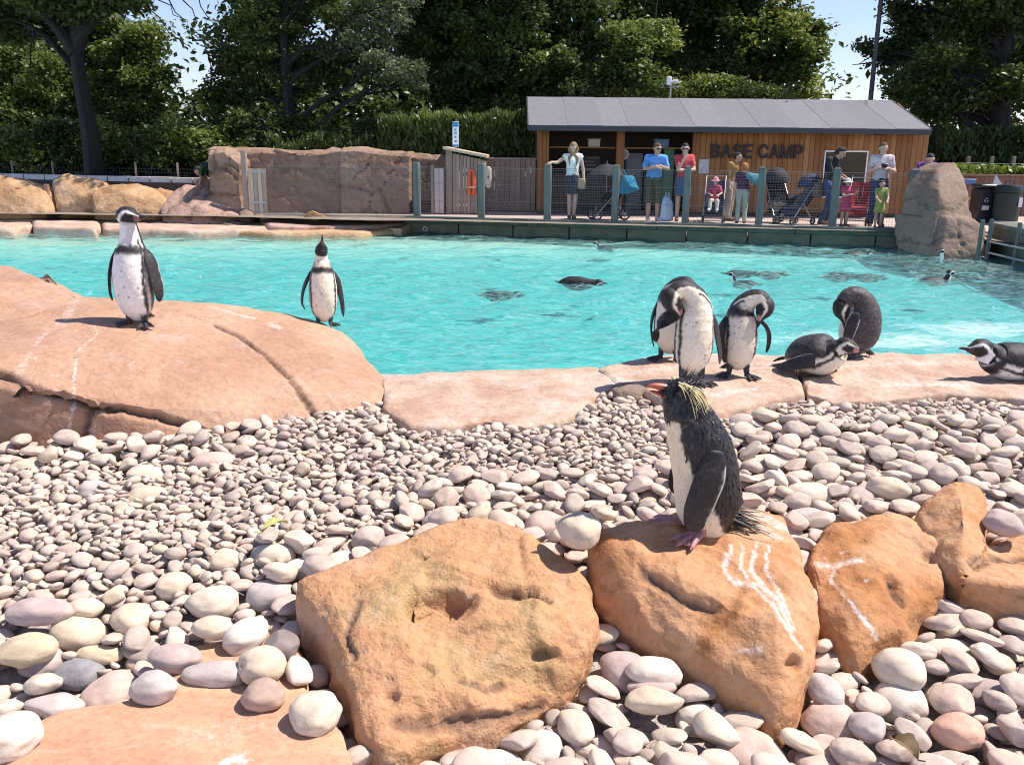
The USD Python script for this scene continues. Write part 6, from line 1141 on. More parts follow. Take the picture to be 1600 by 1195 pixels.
# --- tall penguin on the outcrop, facing us, head turned to the right
def on(mesh_list, px, py):
    """Where the sight line through a photograph point meets the rocks."""
    best = None
    for dy in range(0, 60, 3):
        for m in mesh_list:
            h = raycast(m, CAM, ray(px, py + dy))
            if h is not None and (best is None or h[1] < best[1]): best = h
        if best is not None: return best
ROCKS = near_meshes
g1 = on([outcrop], 215, 508)
p1 = bird('penguin', 'tallest penguin standing on the pink outcrop with its head turned right', g1, math.radians(-6), standing_rows(), ((.006, -.008, .552), (.98, -.18, .04), (0, 0, 1)), WHITE, 11, .985, pink=.45)
wing(p1, [(-.070, .01, .375), (-.098, .0, .33), (-.118, -.008, .25), (-.122, -.012, .17), (-.114, -.012, .125)], (.35, -1, 0), .95); wing(p1, [(.070, .01, .375), (.098, .0, .33), (.122, -.010, .25), (.138, -.014, .18), (.136, -.014, .125)], (-.5, -1, 0), 1.05)
obj('foot', foot((-.045, -.01, 0), math.radians(-38), 1.0, (-.035, .005, .075)), FOOT_D, p1); obj('foot', foot((.045, -.005, 0), math.radians(30), 1.0, (.038, .005, .075)), FOOT_D, p1); tail_piece(p1, (0, .055, .065), (0, .115, .012))
# --- second penguin further along, beak straight up
g2 = on([outcrop], 507, 502); d2 = (g2 - CAM) @ _f; s2 = 122 / FPX * d2 / .545
R2 = standing_rows(); R2[-3] = [0, .012, .455, .045, .046, *FR, 5.3]; R2[-2] = [0, .010, .480, .041, .042, *FR, 6]; R2[-1] = [0, .006, .50, .034, .036, *FR, 6.3]
def head2(t, th, V): return np.tile(BLACK, (len(t), 1)) + (np.array([.5, .47, .42]) * np.exp(-((np.abs(th) - 1.75) / .2) ** 4 * np.ones_like(th))[:, None])
p2 = bird('penguin', 'smaller penguin on the right end of the outcrop pointing its beak straight up', g2, math.radians(12), R2, ((0, -.004, .513), (.10, -.22, 1), (0, 1, .2)), CREAM * 1.06, 22, s2, pink=.1)
wing(p2, np.array([(-.068, .01, .37), (-.105, .0, .315), (-.135, -.01, .24), (-.145, -.005, .16), (-.128, 0, .115)]) * s2, (.25, -1, 0), .95 * s2); wing(p2, np.array([(.068, .01, .37), (.098, .0, .32), (.115, -.01, .24), (.128, -.01, .15), (.132, -.01, .06)]) * s2, (-.9, -.6, 0), .7 * s2)
obj('foot', foot((-.045 * s2, -.01, 0), math.radians(-40), s2, (-.035 * s2, 0, .075 * s2)), FOOT_D, p2); obj('foot', foot((.045 * s2, -.005, 0), math.radians(25), s2, (.038 * s2, 0, .075 * s2)), FOOT_D, p2); tail_piece(p2, np.array((.0, .055, .065)) * s2, np.array((.02, .125, .010)) * s2)
# --- the preening group on the ledge
led = [l1, l2, l3]
def preen_rows(mir=1):
    R = [(0, .045, .055, .030, .026, -.3, 0, -1, 0), (0, .02, .085, .066, .060, .25, 0, -1, 0), (0, .004, .145, .092, .088, 1, 0, -1, 0), (0, -.004, .225, .098, .094, 2, 0, -1, 0), (.0, 0, .305, .093, .088, 3, 0, -1, 0), (.004 * mir, .006, .375, .080, .078, 4, 0, -1, -.05),
         (-.012 * mir, .006, .428, .064, .064, 4.6, -.35 * mir, -.95, -.2), (-.046 * mir, -.002, .464, .053, .054, 5.2, -.55 * mir, -.70, -.5), (-.088 * mir, -.012, .474, .047, .048, 5.8, -.15 * mir, -.65, -1), (-.122 * mir, -.024, .452, .042, .044, 6.3, .55 * mir, -.5, -.8)]
    return [[x, y, z, a, b, hx, hy, hz, k] for x, y, z, a, b, k, hx, hy, hz in R]
g3 = on(led, 1080, 597); s3 = 1.02
p3 = bird('penguin', 'largest preening penguin facing us with its head bent down to the left', g3, math.radians(3), preen_rows(1), ((-.128, -.030, .425), (.42, -.12, -.92), (-.80, -.40, -.30)), CREAM * 1.05, 33, s3, pink=.9, head_s=1.14, band=False)
wing(p3, [(-.070, -.005, .36), (-.115, -.01, .355), (-.165, -.015, .325), (-.200, -.012, .27), (-.196, -.008, .215)], (-.5, -.2, -.9), 1.1); wing(p3, [(.075, .01, .36), (.104, .0, .31), (.122, -.01, .23), (.138, -.012, .15), (.140, -.01, .10)], (-.7, -1, 0), 1.0)
obj('foot', foot((-.055, -.005, 0), math.radians(-35), 1.05, (-.045, .005, .085)), FOOT_D, p3); obj('foot', foot((.052, -.03, 0), math.radians(22), 1.05, (.042, .0, .085)), FOOT_D, p3); tail_piece(p3, (.02, .055, .065), (.05, .13, .015))
g5 = on(led, 1152, 588); s5 = .90
p5 = bird('penguin', 'preening penguin with its head bent down to the right, beside the largest one', g5, math.radians(-4), preen_rows(-1), ((.118, -.038, .418), (-.30, -.45, -.84), (.82, -.25, .25)), CREAM * 1.02, 55, s5, pink=.95, head_s=1.12)
wing(p5, np.array([(-.072, .0, .36), (-.108, -.02, .31), (-.118, -.035, .23), (-.10, -.045, .14), (-.085, -.05, .09)]) * s5, (.6, -1, 0), .9); wing(p5, np.array([(.075, .0, .34), (.125, -.005, .325), (.160, -.008, .27), (.165, -.008, .20), (.155, -.008, .15)]) * s5, (.2, -1, 0), .85)
obj('foot', foot((-.055 * s5, -.005, 0), math.radians(-40), .95, (-.045 * s5, .005, .085 * s5)), FOOT_D, p5); obj('foot', foot((.055 * s5, -.02, 0), math.radians(30), .95, (.042 * s5, .0, .085 * s5)), FOOT_D, p5); tail_piece(p5, (-.02, .05, .06), (-.05, .12, .012))
g4 = on(led, 1044, 566); g4 = g4 if g4 is not None else G(1044, 566, .6); s4 = .93
p4 = bird('penguin', 'half hidden penguin behind the left side of the largest preening one', g4 + [.01, .06, 0], math.radians(-25), preen_rows(-1), ((.118, -.038, .418), (-.30, -.45, -.84), (.82, -.25, .25)), CREAM, 44, s4, pink=.9)
wing(p4, np.array([(-.072, .0, .36), (-.10, -.02, .29), (-.112, -.02, .21), (-.10, -.03, .13), (-.085, -.03, .08)]) * s4, (.3, -1, 0), 1.0); wing(p4, np.array([(.072, .0, .36), (.104, .0, .30), (.118, -.01, .22), (.12, -.01, .14), (.12, 0, .09)]) * s4, (-.3, -1, 0), 1.0)
obj('foot', foot((-.05, -.005, 0), math.radians(-35), .95, (-.04, .005, .08)), FOOT_D, p4); obj('foot', foot((.05, -.01, 0), math.radians(25), .95, (.04, .0, .08)), FOOT_D, p4); tail_piece(p4, (0, .05, .06), (0, .12, .012))
# --- dark hunched penguin seen from its back left side
g6 = on(led, 1330, 567); g6 = (g6 if g6 is not None else G(1330, 567, .6)); g6 = G(1332, 562, .60)
def dark_body(k, th, V, cream, seed, mottle, band):
    a = np.abs(th); nz = fb(V, 55, 3, seed); m = sstep(.62, .78, a + .15 * nz); sp = np.clip(fb(V, 130, 2, seed + 2) - .05, 0, 1)[:, None]; bk = np.array([.050, .043, .041]) + sp * np.array([.36, .31, .27]); return bk * m[:, None] + cream * (1 - m[:, None]) * .9
R6 = [(.03, 0, .040, .040, .035, -.3, -1, 0, 0), (.02, 0, .075, .080, .080, .25, -1, 0, 0), (.02, 0, .135, .100, .112, 1, -1, 0, 0), (.026, 0, .205, .104, .116, 2, -1, 0, 0), (.026, 0, .275, .096, .106, 3, -1, 0, 0), (.012, 0, .335, .080, .084, 4, -1, 0, -.3), (-.022, -.004, .374, .062, .062, 4.7, -.8, 0, -.7), (-.066, -.010, .372, .052, .053, 5.4, -.2, 0, -1), (-.096, -.016, .340, .045, .046, 6.1, .6, 0, -.8)]
R6 = [r[:5] + r[6:] + (r[5],) for r in R6]
p6 = bird('penguin', 'dark hunched penguin at the water edge, back to us and head bowed left', g6, math.radians(0), R6, ((-.103, -.022, .305), (.16, -.15, -.95), (-.9, -.35, .1)), CREAM, 66, 1.0, pink=.5, body_col=dark_body, head_s=1.05)
wing(p6, [(-.035, -.085, .29), (-.060, -.098, .23), (-.075, -.095, .16), (-.072, -.088, .09)], (-1, .2, 0), 1.0); wing(p6, [(.03, .085, .29), (.05, .10, .22), (.07, .10, .14), (.07, .09, .08)], (-1, -.2, 0), 1.0)
obj('foot', foot((-.03, -.05, 0), math.radians(-90), 1.0, (0, -.045, .07)), FOOT_D, p6); obj('foot', foot((-.03, .05, 0), math.radians(-90), 1.0, (0, .045, .07)), FOOT_D, p6); tail_piece(p6, (.08, .03, .06), (.125, .06, .012))
# --- two penguins lying on the ledge
def lying_rows(up=.0, fat=1.0, ln=1.0):
    R = [(0, .215, .052, .022, .018, -.3), (0, .180, .066, .058, .046, .3), (0, .110, .088, .096, .076, 1), (0, .030, .100, .106, .090, 2), (0, -.050, .106, .098, .090, 3), (0, -.112, .118, .078, .078, 4), (0, -.146, .142, .058, .060, 4.7), (0, -.164, .172 + up * .3, .047, .049, 5.4), (0, -.172, .196 + up * .6, .041, .043, 6.1)]
    return [[x, y * ln, z * (1 + .5 * (fat - 1)), a * (fat if k < 4 else 1), b * (fat if k < 4 else 1), 0, -.25 - .75 * sstep(3.2, 5, k), -1 + .85 * sstep(3.2, 5.5, k), k] for x, y, z, a, b, k in R]
g7 = on(led, 1290, 588); p7 = bird('penguin', 'penguin lying on its belly on the ledge, pink face turned towards us', g7 + [-.035, .05, 0], math.radians(38), lying_rows(-.12, 1.24, .86), ((.005, -.160, .185), (.20, -.97, .02), (0, 0, 1)), CREAM * 1.05, 77, .98, pink=1.0, mottle=1.0, head_s=1.0, band=False)
wing(p7, [(-.085, -.06, .12), (-.125, -.03, .10), (-.155, .03, .075), (-.16, .10, .045), (-.145, .15, .03)], (-.5, .2, -1), 1.15); wing(p7, [(.085, -.06, .12), (.12, -.05, .085), (.14, -.03, .045), (.15, -.0, .015)], (0, -1, -.2), .9)
tail_piece(p7, (0, .205, .055), (0, .275, .02)); obj('foot', foot((-.04, .17, .008), math.radians(160), .9), FOOT_D, p7); obj('foot', foot((.05, .17, .008), math.radians(200), .9), FOOT_D, p7)
g8 = on(led, 1572, 596); p8 = bird('penguin', 'black and white penguin lying at the right edge, raised head facing left', g8 + [.06, .05, -.01], math.radians(-80), lying_rows(-.16, 1.05, 1.05), ((0, -.205, .176), (0, -1, .10), (0, .1, 1)), WHITE, 88, 1.06, pink=.1, mottle=.2, head_s=1.05)
wing(p8, [(-.085, -.05, .13), (-.115, 0, .10), (-.12, .07, .06), (-.11, .13, .03)], (-.3, .2, -1), 1.1); wing(p8, [(.085, -.05, .13), (.115, 0, .10), (.12, .07, .06), (.11, .13, .03)], (.3, .2, -1), 1.1)
tail_piece(p8, (0, .215, .055), (0, .29, .02)); obj('foot', foot((-.05, .18, .008), math.radians(165), .9), FOOT_D, p8); obj('foot', foot((.05, .18, .008), math.radians(195), .9), FOOT_D, p8)
# --- crested penguin in front, seen from its left, beak raised
g9 = on([B2], 1080, 826); d9 = (g9 - CAM) @ _f; u9 = d9 / FPX
def R9():
    px = [(1140, 836, 12, -.4), (1122, 824, 38, .1), (1110, 800, 54, .7), (1104, 770, 53.5, 1.4), (1099, 738, 53, 2.1), (1092, 708, 51, 2.9), (1082, 680, 45, 3.7), (1073, 656, 38, 4.5), (1068, 638, 34, 5.2), (1065, 622, 30, 6), (1062, 610, 24, 6.4)]
    out = []
    for x, y, h, k in px: a = {-.4: .022, .1: .062, .7: .088, 1.4: .095, 2.1: .094, 2.9: .086, 3.7: .076, 4.5: .062, 5.2: .054, 6: .047, 6.4: .04}[k]; out.append([(x - 1082 - 10 * sstep(1, 6, k)) * u9, 0, (834 - y) * u9 * 1.035, a, h * u9 * .95, -1, 0, -.15, k])
    return out
def rock_body(k, th, V, cream, seed, mottle, band):
    a = np.abs(th); nz = fb(V, 70, 3, seed); lim = np.interp(k, [-.5, .2, .8, 1.5, 2.3, 3.1, 4.0, 4.55], [1.2, 1.55, 1.50, 1.15, .95, .85, .80, .95]) + .16 * nz
    m = sstep(lim - .04, lim + .05, a); m = np.maximum(m, sstep(4.62, 4.78, k + .2 * nz)); br = np.clip(fb(V, 120, 2, 5) * 1.6, 0, 1)[:, None] * sstep(2.6, 4.2, k)[:, None]
    bk = np.array([.020, .018, .018]) + np.clip(nz, 0, 1)[:, None] * .03 + br * np.array([.20, .165, .135]); return cream * (1 + .1 * nz[:, None]) * (1 - m[:, None]) + bk * m[:, None]
def rock_head(t, th, V): return np.tile([.018, .016, .016], (len(t), 1)) + np.clip(fb(V, 120, 2, 6), 0, 1)[:, None] * .05
hc = np.array([(1053 - 1082) * u9, 0, (834 - 621) * u9 * 1.035]); hf, hu = np.array([-1, -.10, .34]), np.array([.34, 0, 1])
p9 = bird('crested_penguin', 'crested penguin with yellow brow feathers and red beak on the orange boulder', g9, math.radians(8), R9(), (hc, hf, hu), np.array([.70, .60, .44]), 99, 1.0, body_col=rock_body, head_col=rock_head, head_s=.90, wet=True)
f9 = unit(hf); u9v = unit(hu - f9 * (hu @ f9)); bs = hc + f9 * .050 - u9v * .006
obj('upper_beak', beak(bs, hf, np.array([.35, 0, 1]), .062, .0195, .008), BEAK_R, p9); obj('lower_beak', beak(bs - u9v * .007, hf + np.array([0, 0, -.10]), hu, .058, .019, upper=False), BEAK_R, p9)
for sd in (-1, 1): obj('eye', eye_at(hc, hf, hu, .9, sd, .0075), EYE_R, p9)
def strands(roots, dirs, lens, r, droop, seed, seg=6):
    rg = np.random.default_rng(seed); ms = []
    for a, d, L in zip(roots, dirs, lens):
        d = unit(d); pts = [np.array(a, float)]; v = d.copy()
        for k in range(seg): v = unit(v + np.array([0, 0, -droop / seg]) + rg.normal(0, .06, 3)); pts.append(pts[-1] + v * L / seg)
        ms.append(tube(pts, np.linspace(r, r * .25, seg + 1), 4, False))
    return cat(*ms)
rg9 = np.random.default_rng(909); side = np.cross(f9, u9v)
YEL = mat('yellow_crest', (.64, .55, .29), .6, .3, 80); PALEY = mat('pale_crest', (.70, .62, .38), .6, .2, 80); BLKF = mat('black_crest', (.03, .027, .025), .5)
for sd in (1, -1):
    n = 46; rt = [hc + f9 * rg9.uniform(-.02, .036) + u9v * rg9.uniform(.020, .034) + side * sd * rg9.uniform(.024, .036) for _ in range(n)]
    obj('yellow_crest', strands(rt, [-f9 * rg9.uniform(.6, 1.1) + side * sd * rg9.uniform(.3, .7) + u9v * rg9.uniform(-.15, .35) for _ in range(n)], rg9.uniform(.05, .10, n), .0021, rg9.uniform(.9, 1.9), 5 + sd), YEL, p9)
    n = 26; rt = [hc - f9 * rg9.uniform(.0, .03) + u9v * rg9.uniform(.0, .02) + side * sd * .036 for _ in range(n)]
    obj('pale_crest', strands(rt, [-f9 * rg9.uniform(.1, .5) + side * sd * .45 - u9v * rg9.uniform(.3, 1) for _ in range(n)], rg9.uniform(.04, .085, n), .0019, 1.5, 15 + sd), PALEY, p9)
n = 90; rt = [hc + f9 * rg9.uniform(-.04, .02) + u9v * rg9.uniform(.030, .038) + side * rg9.uniform(-.025, .025) for _ in range(n)]
obj('black_crest', strands(rt, [-f9 * rg9.uniform(-.1, 1.0) + u9v * rg9.uniform(.4, 1) + side * rg9.normal(0, .35) for _ in range(n)], rg9.uniform(.025, .055, n), .0019, .3, 25), BLKF, p9)
wing(p9, [((1098 - 1082) * u9, -.078, (834 - 702) * u9 * 1.07), ((1090 - 1082) * u9, -.094, (834 - 735) * u9 * 1.07), ((1076 - 1082) * u9, -.102, (834 - 772) * u9 * 1.07), ((1070 - 1082) * u9, -.10, (834 - 798) * u9 * 1.07), ((1076 - 1082) * u9, -.096, (834 - 818) * u9 * 1.07)], (-1, 0, 0), 1.45, PLUM_WET); wing(p9, [(.03, .078, .29), (.01, .094, .22), (-.02, .10, .14), (-.025, .10, .08)], (-1, 0, 0), 1.0, PLUM_WET)
obj('foot', foot((.010, -.050, -.012), math.radians(-62), 1.12, (.03, -.045, .05)), FOOT_P, p9); obj('foot', foot((-.030, .030, .0), math.radians(-112), 1.12, (.0, .035, .05)), FOOT_P, p9)
n = 30; rt = [np.array([(1146 - 1082) * u9 + rg9.uniform(-.02, .01), rg9.uniform(-.03, .03), rg9.uniform(.02, .065)]) for _ in range(n)]
obj('tail', strands(rt, [np.array([1, rg9.normal(0, .16), rg9.uniform(-.55, -.18)]) for _ in range(n)], rg9.uniform(.08, .15, n), .0034, .12, 31, 4), BLKF, p9)
# lie-flat wet feathers breaking its outline
bm = [c for c in p9.GetChildren() if c.GetName() == 'body'][0]; bp = np.array(UsdGeom.Mesh(bm).GetPointsAttr().Get()); bn_ = np.array(UsdGeom.Mesh(bm).GetNormalsAttr().Get()); bc = np.array(UsdGeom.PrimvarsAPI(bm).GetPrimvar('plumage').Get())
dk = np.nonzero((bc.mean(1) < .2) & (bp[:, 2] > .04))[0]; sel = rg9.choice(dk, 1500); fe = []
b_ = bp[sel]; nn = bn_[sel]; dn = np.array([.25, 0, -1.0]) + rg9.normal(0, .25, (len(sel), 3)); dn -= nn * (dn * nn).sum(1, keepdims=True); dn /= np.linalg.norm(dn, axis=1, keepdims=True); sdv = np.cross(nn, dn); Lf = rg9.uniform(.012, .024, len(sel))[:, None]; Wf = rg9.uniform(.0018, .0036, len(sel))[:, None]
Vf = np.stack([b_ - sdv * Wf + nn * .0004, b_ + sdv * Wf + nn * .0004, b_ + dn * Lf * .6 + sdv * Wf * .8 + nn * (.0022), b_ + dn * Lf + nn * rg9.uniform(.001, .005, (len(sel), 1)), b_ + dn * Lf * .6 - sdv * Wf * .8 + nn * .0022], 1).reshape(-1, 3); ib = np.arange(len(sel))[:, None] * 5
obj('back_feathers', (Vf, np.vstack([ib + [0, 1, 2], ib + [0, 2, 4], ib + [4, 2, 3]])), mat('wet_black_feather', (.020, .017, .016), .30, .6, 90), p9, smooth=False, kind='stuff')
# --- chick on the far shore
g10 = G(121, 341, .19)
def chick(k, th, V, cream, seed, mottle, band): return np.array([.13, .105, .088]) * (1 + .8 * fb(V, 25, 3, seed)[:, None])
p10 = bird('penguin_chick', 'small grey-brown young penguin on the far left shore', g10, math.radians(160), standing_rows(), ((0, -.012, .552), (.3, -1, .1), (0, 0, 1)), WHITE, 10, .82, body_col=chick, pink=.1)
for sd in (-1, 1): wing(p10, np.array([(sd * .07, .01, .375), (sd * .1, 0, .33), (sd * .115, -.01, .24), (sd * .112, -.01, .13)]) * .82, (.3, -1, 0), .9); obj('foot', foot((sd * .045, -.01, 0), sd * .5, .9, (sd * .035, 0, .06)), FOOT_D, p10)
# --- swimmers
def swimmer(label, px, py, yaw, neck=1.0, s=1.0, seed=1, roll=0.0, dip=-.035, name='swimming_penguin', group=None, z=None, under=False):
    q = G(px, py, 0.0); R = [(0, .30, .0, .012, .008, -.3), (0, .25, .012, .04, .022, .2), (0, .17, .01, .08, .055, 1), (0, .07, .0, .095, .075, 2), (0, -.03, -.002, .088, .074, 3), (0, -.10, .004, .068, .062, 4)]
    if neck > .2: R += [(0, -.145, .04, .05, .05, 4.7), (0, -.165, .04 + .06 * neck, .042, .044, 5.4), (0, -.17, .04 + .10 * neck, .038, .04, 6.1)]; hc_, hf_ = (0, -.185, .05 + .115 * neck), (0, -1, .05)
    else: R += [(0, -.15, .012, .052, .05, 4.7), (0, -.19, .018, .042, .042, 5.4), (0, -.215, .02, .038, .038, 6.1)]; hc_, hf_ = (0, -.235, .022), (0, -1, 0)
    rows = []
    for x, y, zz, a, b, k in R: h = np.array([math.sin(roll), -.8 * float(sstep(3.6, 5.2, k)) * (neck > .2), -math.cos(roll)]); rows.append([x, y, zz, a, b, *h, k])
    p = bird(name, label, (q[0], q[1], dip if z is None else z), yaw, rows, (hc_, hf_, (math.sin(-roll) * .8, 0, 1)), WHITE, seed, s, mottle=.6, group=group, pink=.5)
    wing(p, np.array([(-.08, -.04, .02), (-.14, 0, .0), (-.2, .07, -.02), (-.22, .13, -.03)]) * s, (0, 1, .1), 1.0); wing(p, np.array([(.08, -.04, .02), (.14, 0, .0), (.2, .07, -.02), (.22, .13, -.03)]) * s, (0, 1, .1), 1.0)
    tail_piece(p, np.array((0, .29, .004)) * s, np.array((0, .36, .02)) * s, .03); return p
swimmer('penguin swimming near the far edge below the second fence post from the shed', 944, 386, math.radians(-80), .7, .95, 1)
swimmer('pale flanked penguin rolled on its side while swimming in mid pool', 908, 441, math.radians(75), .0, 1.1, 2, 1.1, -.02)
swimmer('dark penguin floating in mid pool with its beak tipped up, behind the preening group', 1160, 441, math.radians(-95), 1.15, .85, 3)
swimmer('low dark penguin swimming flat near the foot of the promenade at the right', 1338, 397, math.radians(85), .0, 1.0, 4, 0, -.03)
swimmer('penguin floating upright just left of the grey rock column foot', 1482, 406, math.radians(-70), 1.4, .95, 5)
swimmer('penguin with only its pale head showing beside the wall railing', 1517, 405, math.radians(60), 1.0, .85, 6, 0, -.10)
swimmer('grey penguin swimming right near the right edge of the pool', 1464, 437, math.radians(88), .8, 1.0, 7)
for k, (px, py, yw) in enumerate(((1160, 416, 80), (1205, 418, 98), (1312, 421, 92), (1358, 422, 84), (782, 447, 90))):
    swimmer(['dark penguin gliding just under the water right of mid pool, near the far edge', 'single dark penguin under the water left of mid pool', 'faint dark penguin under the water near the far edge in the middle'][0 if k < 4 else 1], px, py, math.radians(yw), .0, 1.0, 20 + k, 0, 0, 'submerged_penguin', 'penguins gliding under the water' if k < 4 else None, -.14, True)

# ------------------------------------------------------------------ people along the fence, their pushchairs and bags
SKIN = [mat('fair_skin', (.52, .33, .25), .55), mat('tanned_skin', (.42, .25, .17), .55)]
def cloth(name, c, n=.12): return mat(name, c, .85, n, 18, .004, 60)
def hand_parts(w, d, up, s=1.0):
    """Palm, four unequal bent fingers and a thumb from its side."""
    d = unit(d); up = np.asarray(up, float); up = unit(up - d * (up @ d)); sd = np.cross(d, up); W = lambda a, b, c: np.asarray(w) + (d * a + sd * b + up * c) * s
    out = [m3.Manifold.batch_hull([sph(W(.0, -.016, 0), .016 * s, 8), sph(W(.0, .016, 0), .016 * s, 8), sph(W(.075, -.030, 0), .013 * s, 8), sph(W(.078, .030, 0), .013 * s, 8)])]
    for k, (b, L) in enumerate(((-.032, .062), (-.011, .074), (.011, .070), (.031, .056))):
        p0, p1, p2 = W(.075, b, 0), W(.075 + L * .55, b * 1.1, -.010), W(.075 + L * .9, b * 1.12, -.034); out += [bone(p0, p1, .0095 * s, .0088 * s, 8), bone(p1, p2, .0088 * s, .0075 * s, 8)]
    out += [bone(W(.015, -.026, 0), W(.05, -.055, -.006), .012 * s, .0105 * s, 8), bone(W(.05, -.055, -.006), W(.078, -.058, -.016), .0105 * s, .008 * s, 8)]
    return out
def folds(m, s=1.0):
    v = np.array(m.vertices); m.vertices = v + normals(m) * (.016 * s * fb(v * [1, 1, .45], 16, 3, int(abs(v[0, 0]) * 1000) % 97))[:, None] * 2; return m
BASE = dict(hipL=(-.088, 0, .90), hipR=(.088, 0, .90), kneeL=(-.095, -.012, .485), kneeR=(.095, -.012, .485), ankL=(-.10, .02, .085), ankR=(.10, .02, .085), toeL=(-.125, -.15, .03), toeR=(.125, -.15, .03),
            pel=(0, 0, .95), waist=(0, 0, 1.08), chest=(0, .0, 1.28), neck=(0, .01, 1.45), head=(0, -.015, 1.58), shL=(-.165, .0, 1.385), shR=(.165, .0, 1.385), elL=(-.215, .02, 1.11), elR=(.215, .02, 1.11), wrL=(-.22, -.04, .875), wrR=(.22, -.04, .875), look=(0, -1, 0), handL=None, handR=None)
def person(label, at, H, yaw, top, bottom, hair, hair_style='short', pose=None, skin=0, sleeves=.55, kind='shorts', shoes=None, girth=1.0, hat=None, glasses=False, female=False, catg='person', group=None):
    J = dict(BASE); J.update(pose or {}); k = H / 1.70; J = {a: (np.array(b, float) * (k if a not in ('look', 'handL', 'handR') else 1) if b is not None else None) for a, b in J.items()}; child = H < 1.4; hs = 1.22 if child else 1.0; g = girth * k
    root = thing('person', label, catg, at, yaw, group); S = 12; parts = []
    def torso(e):
        return [m3.Manifold.batch_hull([ell(J['pel'], ((.150 + e) * g, (.105 + e) * g, (.10 + e) * k), S), ell(J['waist'], ((.128 if female else .138) * g + e, .092 * g + e, .09 * k), S)]), m3.Manifold.batch_hull([ell(J['waist'], ((.128 if female else .138) * g + e, .092 * g + e, .09 * k), S), ell(J['chest'], (.155 * g + e, .112 * g + e, .11 * k), S)]),
                m3.Manifold.batch_hull([ell(J['chest'], (.155 * g + e, .112 * g + e, .11 * k), S), sph(J['shL'], .062 * g + e, S), sph(J['shR'], .062 * g + e, S), ell(lerp(J['chest'], J['neck'], .75), (.085 * g + e * .5, .07 * g + e * .5, .05 * k), S)])]
    parts += torso(0); parts += [bone(lerp(J['chest'], J['neck'], .6), lerp(J['neck'], J['head'], .5), .062 * k, .052 * k)]
    hr = .098 * k * hs; lk = unit(J['look']); hc = J['head']; up = unit(hc - J['neck'] + np.array([0, 0, .35]) * k); up = unit(up - lk * (up @ lk) * .85); sd = np.cross(lk, up)
    parts += [m3.Manifold.batch_hull([sph(hc + up * hr * .25 - lk * hr * .12, hr * .88, S), sph(hc + up * hr * .18 + lk * hr * .25, hr * .72, S), sph(hc - up * hr * .78 + lk * hr * .52, hr * .34, S), sph(hc - up * hr * .3 - lk * hr * .2, hr * .62, S)]),
              m3.Manifold.batch_hull([sph(hc + lk * hr * .92 + up * hr * .12, hr * .06, 8), sph(hc + lk * hr * 1.10 - up * hr * .22, hr * .12, 8), sph(hc + lk * hr * .88 - up * hr * .28, hr * .16, 8)])]
    for q in (-1, 1): parts.append(m3.Manifold.batch_hull([sph(hc + sd * q * hr * .86 + up * hr * .10, hr * .14, 8), sph(hc + sd * q * hr * .82 - up * hr * .22, hr * .11, 8)]))
    for a in 'LR':
        parts += [bone(J['sh' + a], J['el' + a], .050 * g, .038 * g), bone(J['el' + a], J['wr' + a], .038 * g, .026 * g)]; d = J['hand' + a] if J['hand' + a] is not None else J['wr' + a] - J['el' + a]
        parts += hand_parts(J['wr' + a], d, (0, -.6, .8) if abs(unit(d)[2]) < .7 else (0, 1, 0), k * .95)
        parts += [bone(J['hip' + a], J['knee' + a], .083 * g, .055 * g), bone(J['knee' + a], lerp(J['knee' + a], J['ank' + a], .3), .053 * g, .055 * g), bone(lerp(J['knee' + a], J['ank' + a], .3), J['ank' + a], .055 * g, .034 * g), m3.Manifold.batch_hull([sph(J['ank' + a] - [0, 0, .03 * k], .040 * k, S), sph(J['toe' + a], .028 * k, S), sph(J['ank' + a] + [0, .03 * k, -.05 * k], .032 * k, S)])]
    obj('body', blend(parts, .045 * k, 4), SKIN[skin], root, smooth=True)
    e = .014 * k; cl = torso(e)
    if kind == 'dress':
        hem = lerp(J['kneeL'], J['kneeR'], .5) + [0, 0, .08 * k]; cl.append(m3.Manifold.batch_hull([ell(J['waist'], (.135 * g, .10 * g, .05 * k), S), ell(hem, (.20 * g, .17 * g, .02 * k), 16)]))
    for a in 'LR':
        if sleeves > 0: cl.append(bone(J['sh' + a], lerp(J['sh' + a], J['el' + a], min(1, sleeves)), .064 * g, .056 * g)) 
        if sleeves > 1: cl.append(bone(J['el' + a], lerp(J['el' + a], J['wr' + a], sleeves - 1), .054 * g, .040 * g))
    obj('dress' if kind == 'dress' else 'top', folds(blend(cl, .03 * k, 3), k), top, root, smooth=True)
    b = []; e2 = .018 * k
    if kind == 'skirt':
        hem = lerp(lerp(J['hipL'], J['hipR'], .5), lerp(J['kneeL'], J['kneeR'], .5), .78); b.append(m3.Manifold.batch_hull([ell(J['pel'] + [0, 0, .03 * k], (.165 * g, .122 * g, .05 * k), S), ell(J['pel'] - [0, 0, .06 * k], (.178 * g, .135 * g, .06 * k), S), ell(hem, (.185 * g, .145 * g, .02 * k), 16)]))
    elif kind in ('shorts', 'trousers'):
        b.append(ell(J['pel'] - [0, 0, .01 * k], (.168 * g, .124 * g, .115 * k), S))
        for a in 'LR':
            if kind == 'shorts': b.append(bone(J['hip' + a], lerp(J['knee' + a], J['ank' + a], .08), .102 * g, .088 * g))
            else: b += [bone(J['hip' + a], J['knee' + a], .100 * g, .074 * g), bone(J['knee' + a], J['ank' + a], .074 * g, .060 * g)]
    if b: obj({'skirt': 'skirt', 'shorts': 'shorts', 'trousers': 'trousers'}[kind], folds(blend(b, .03 * k, 3), k), bottom, root, smooth=True)
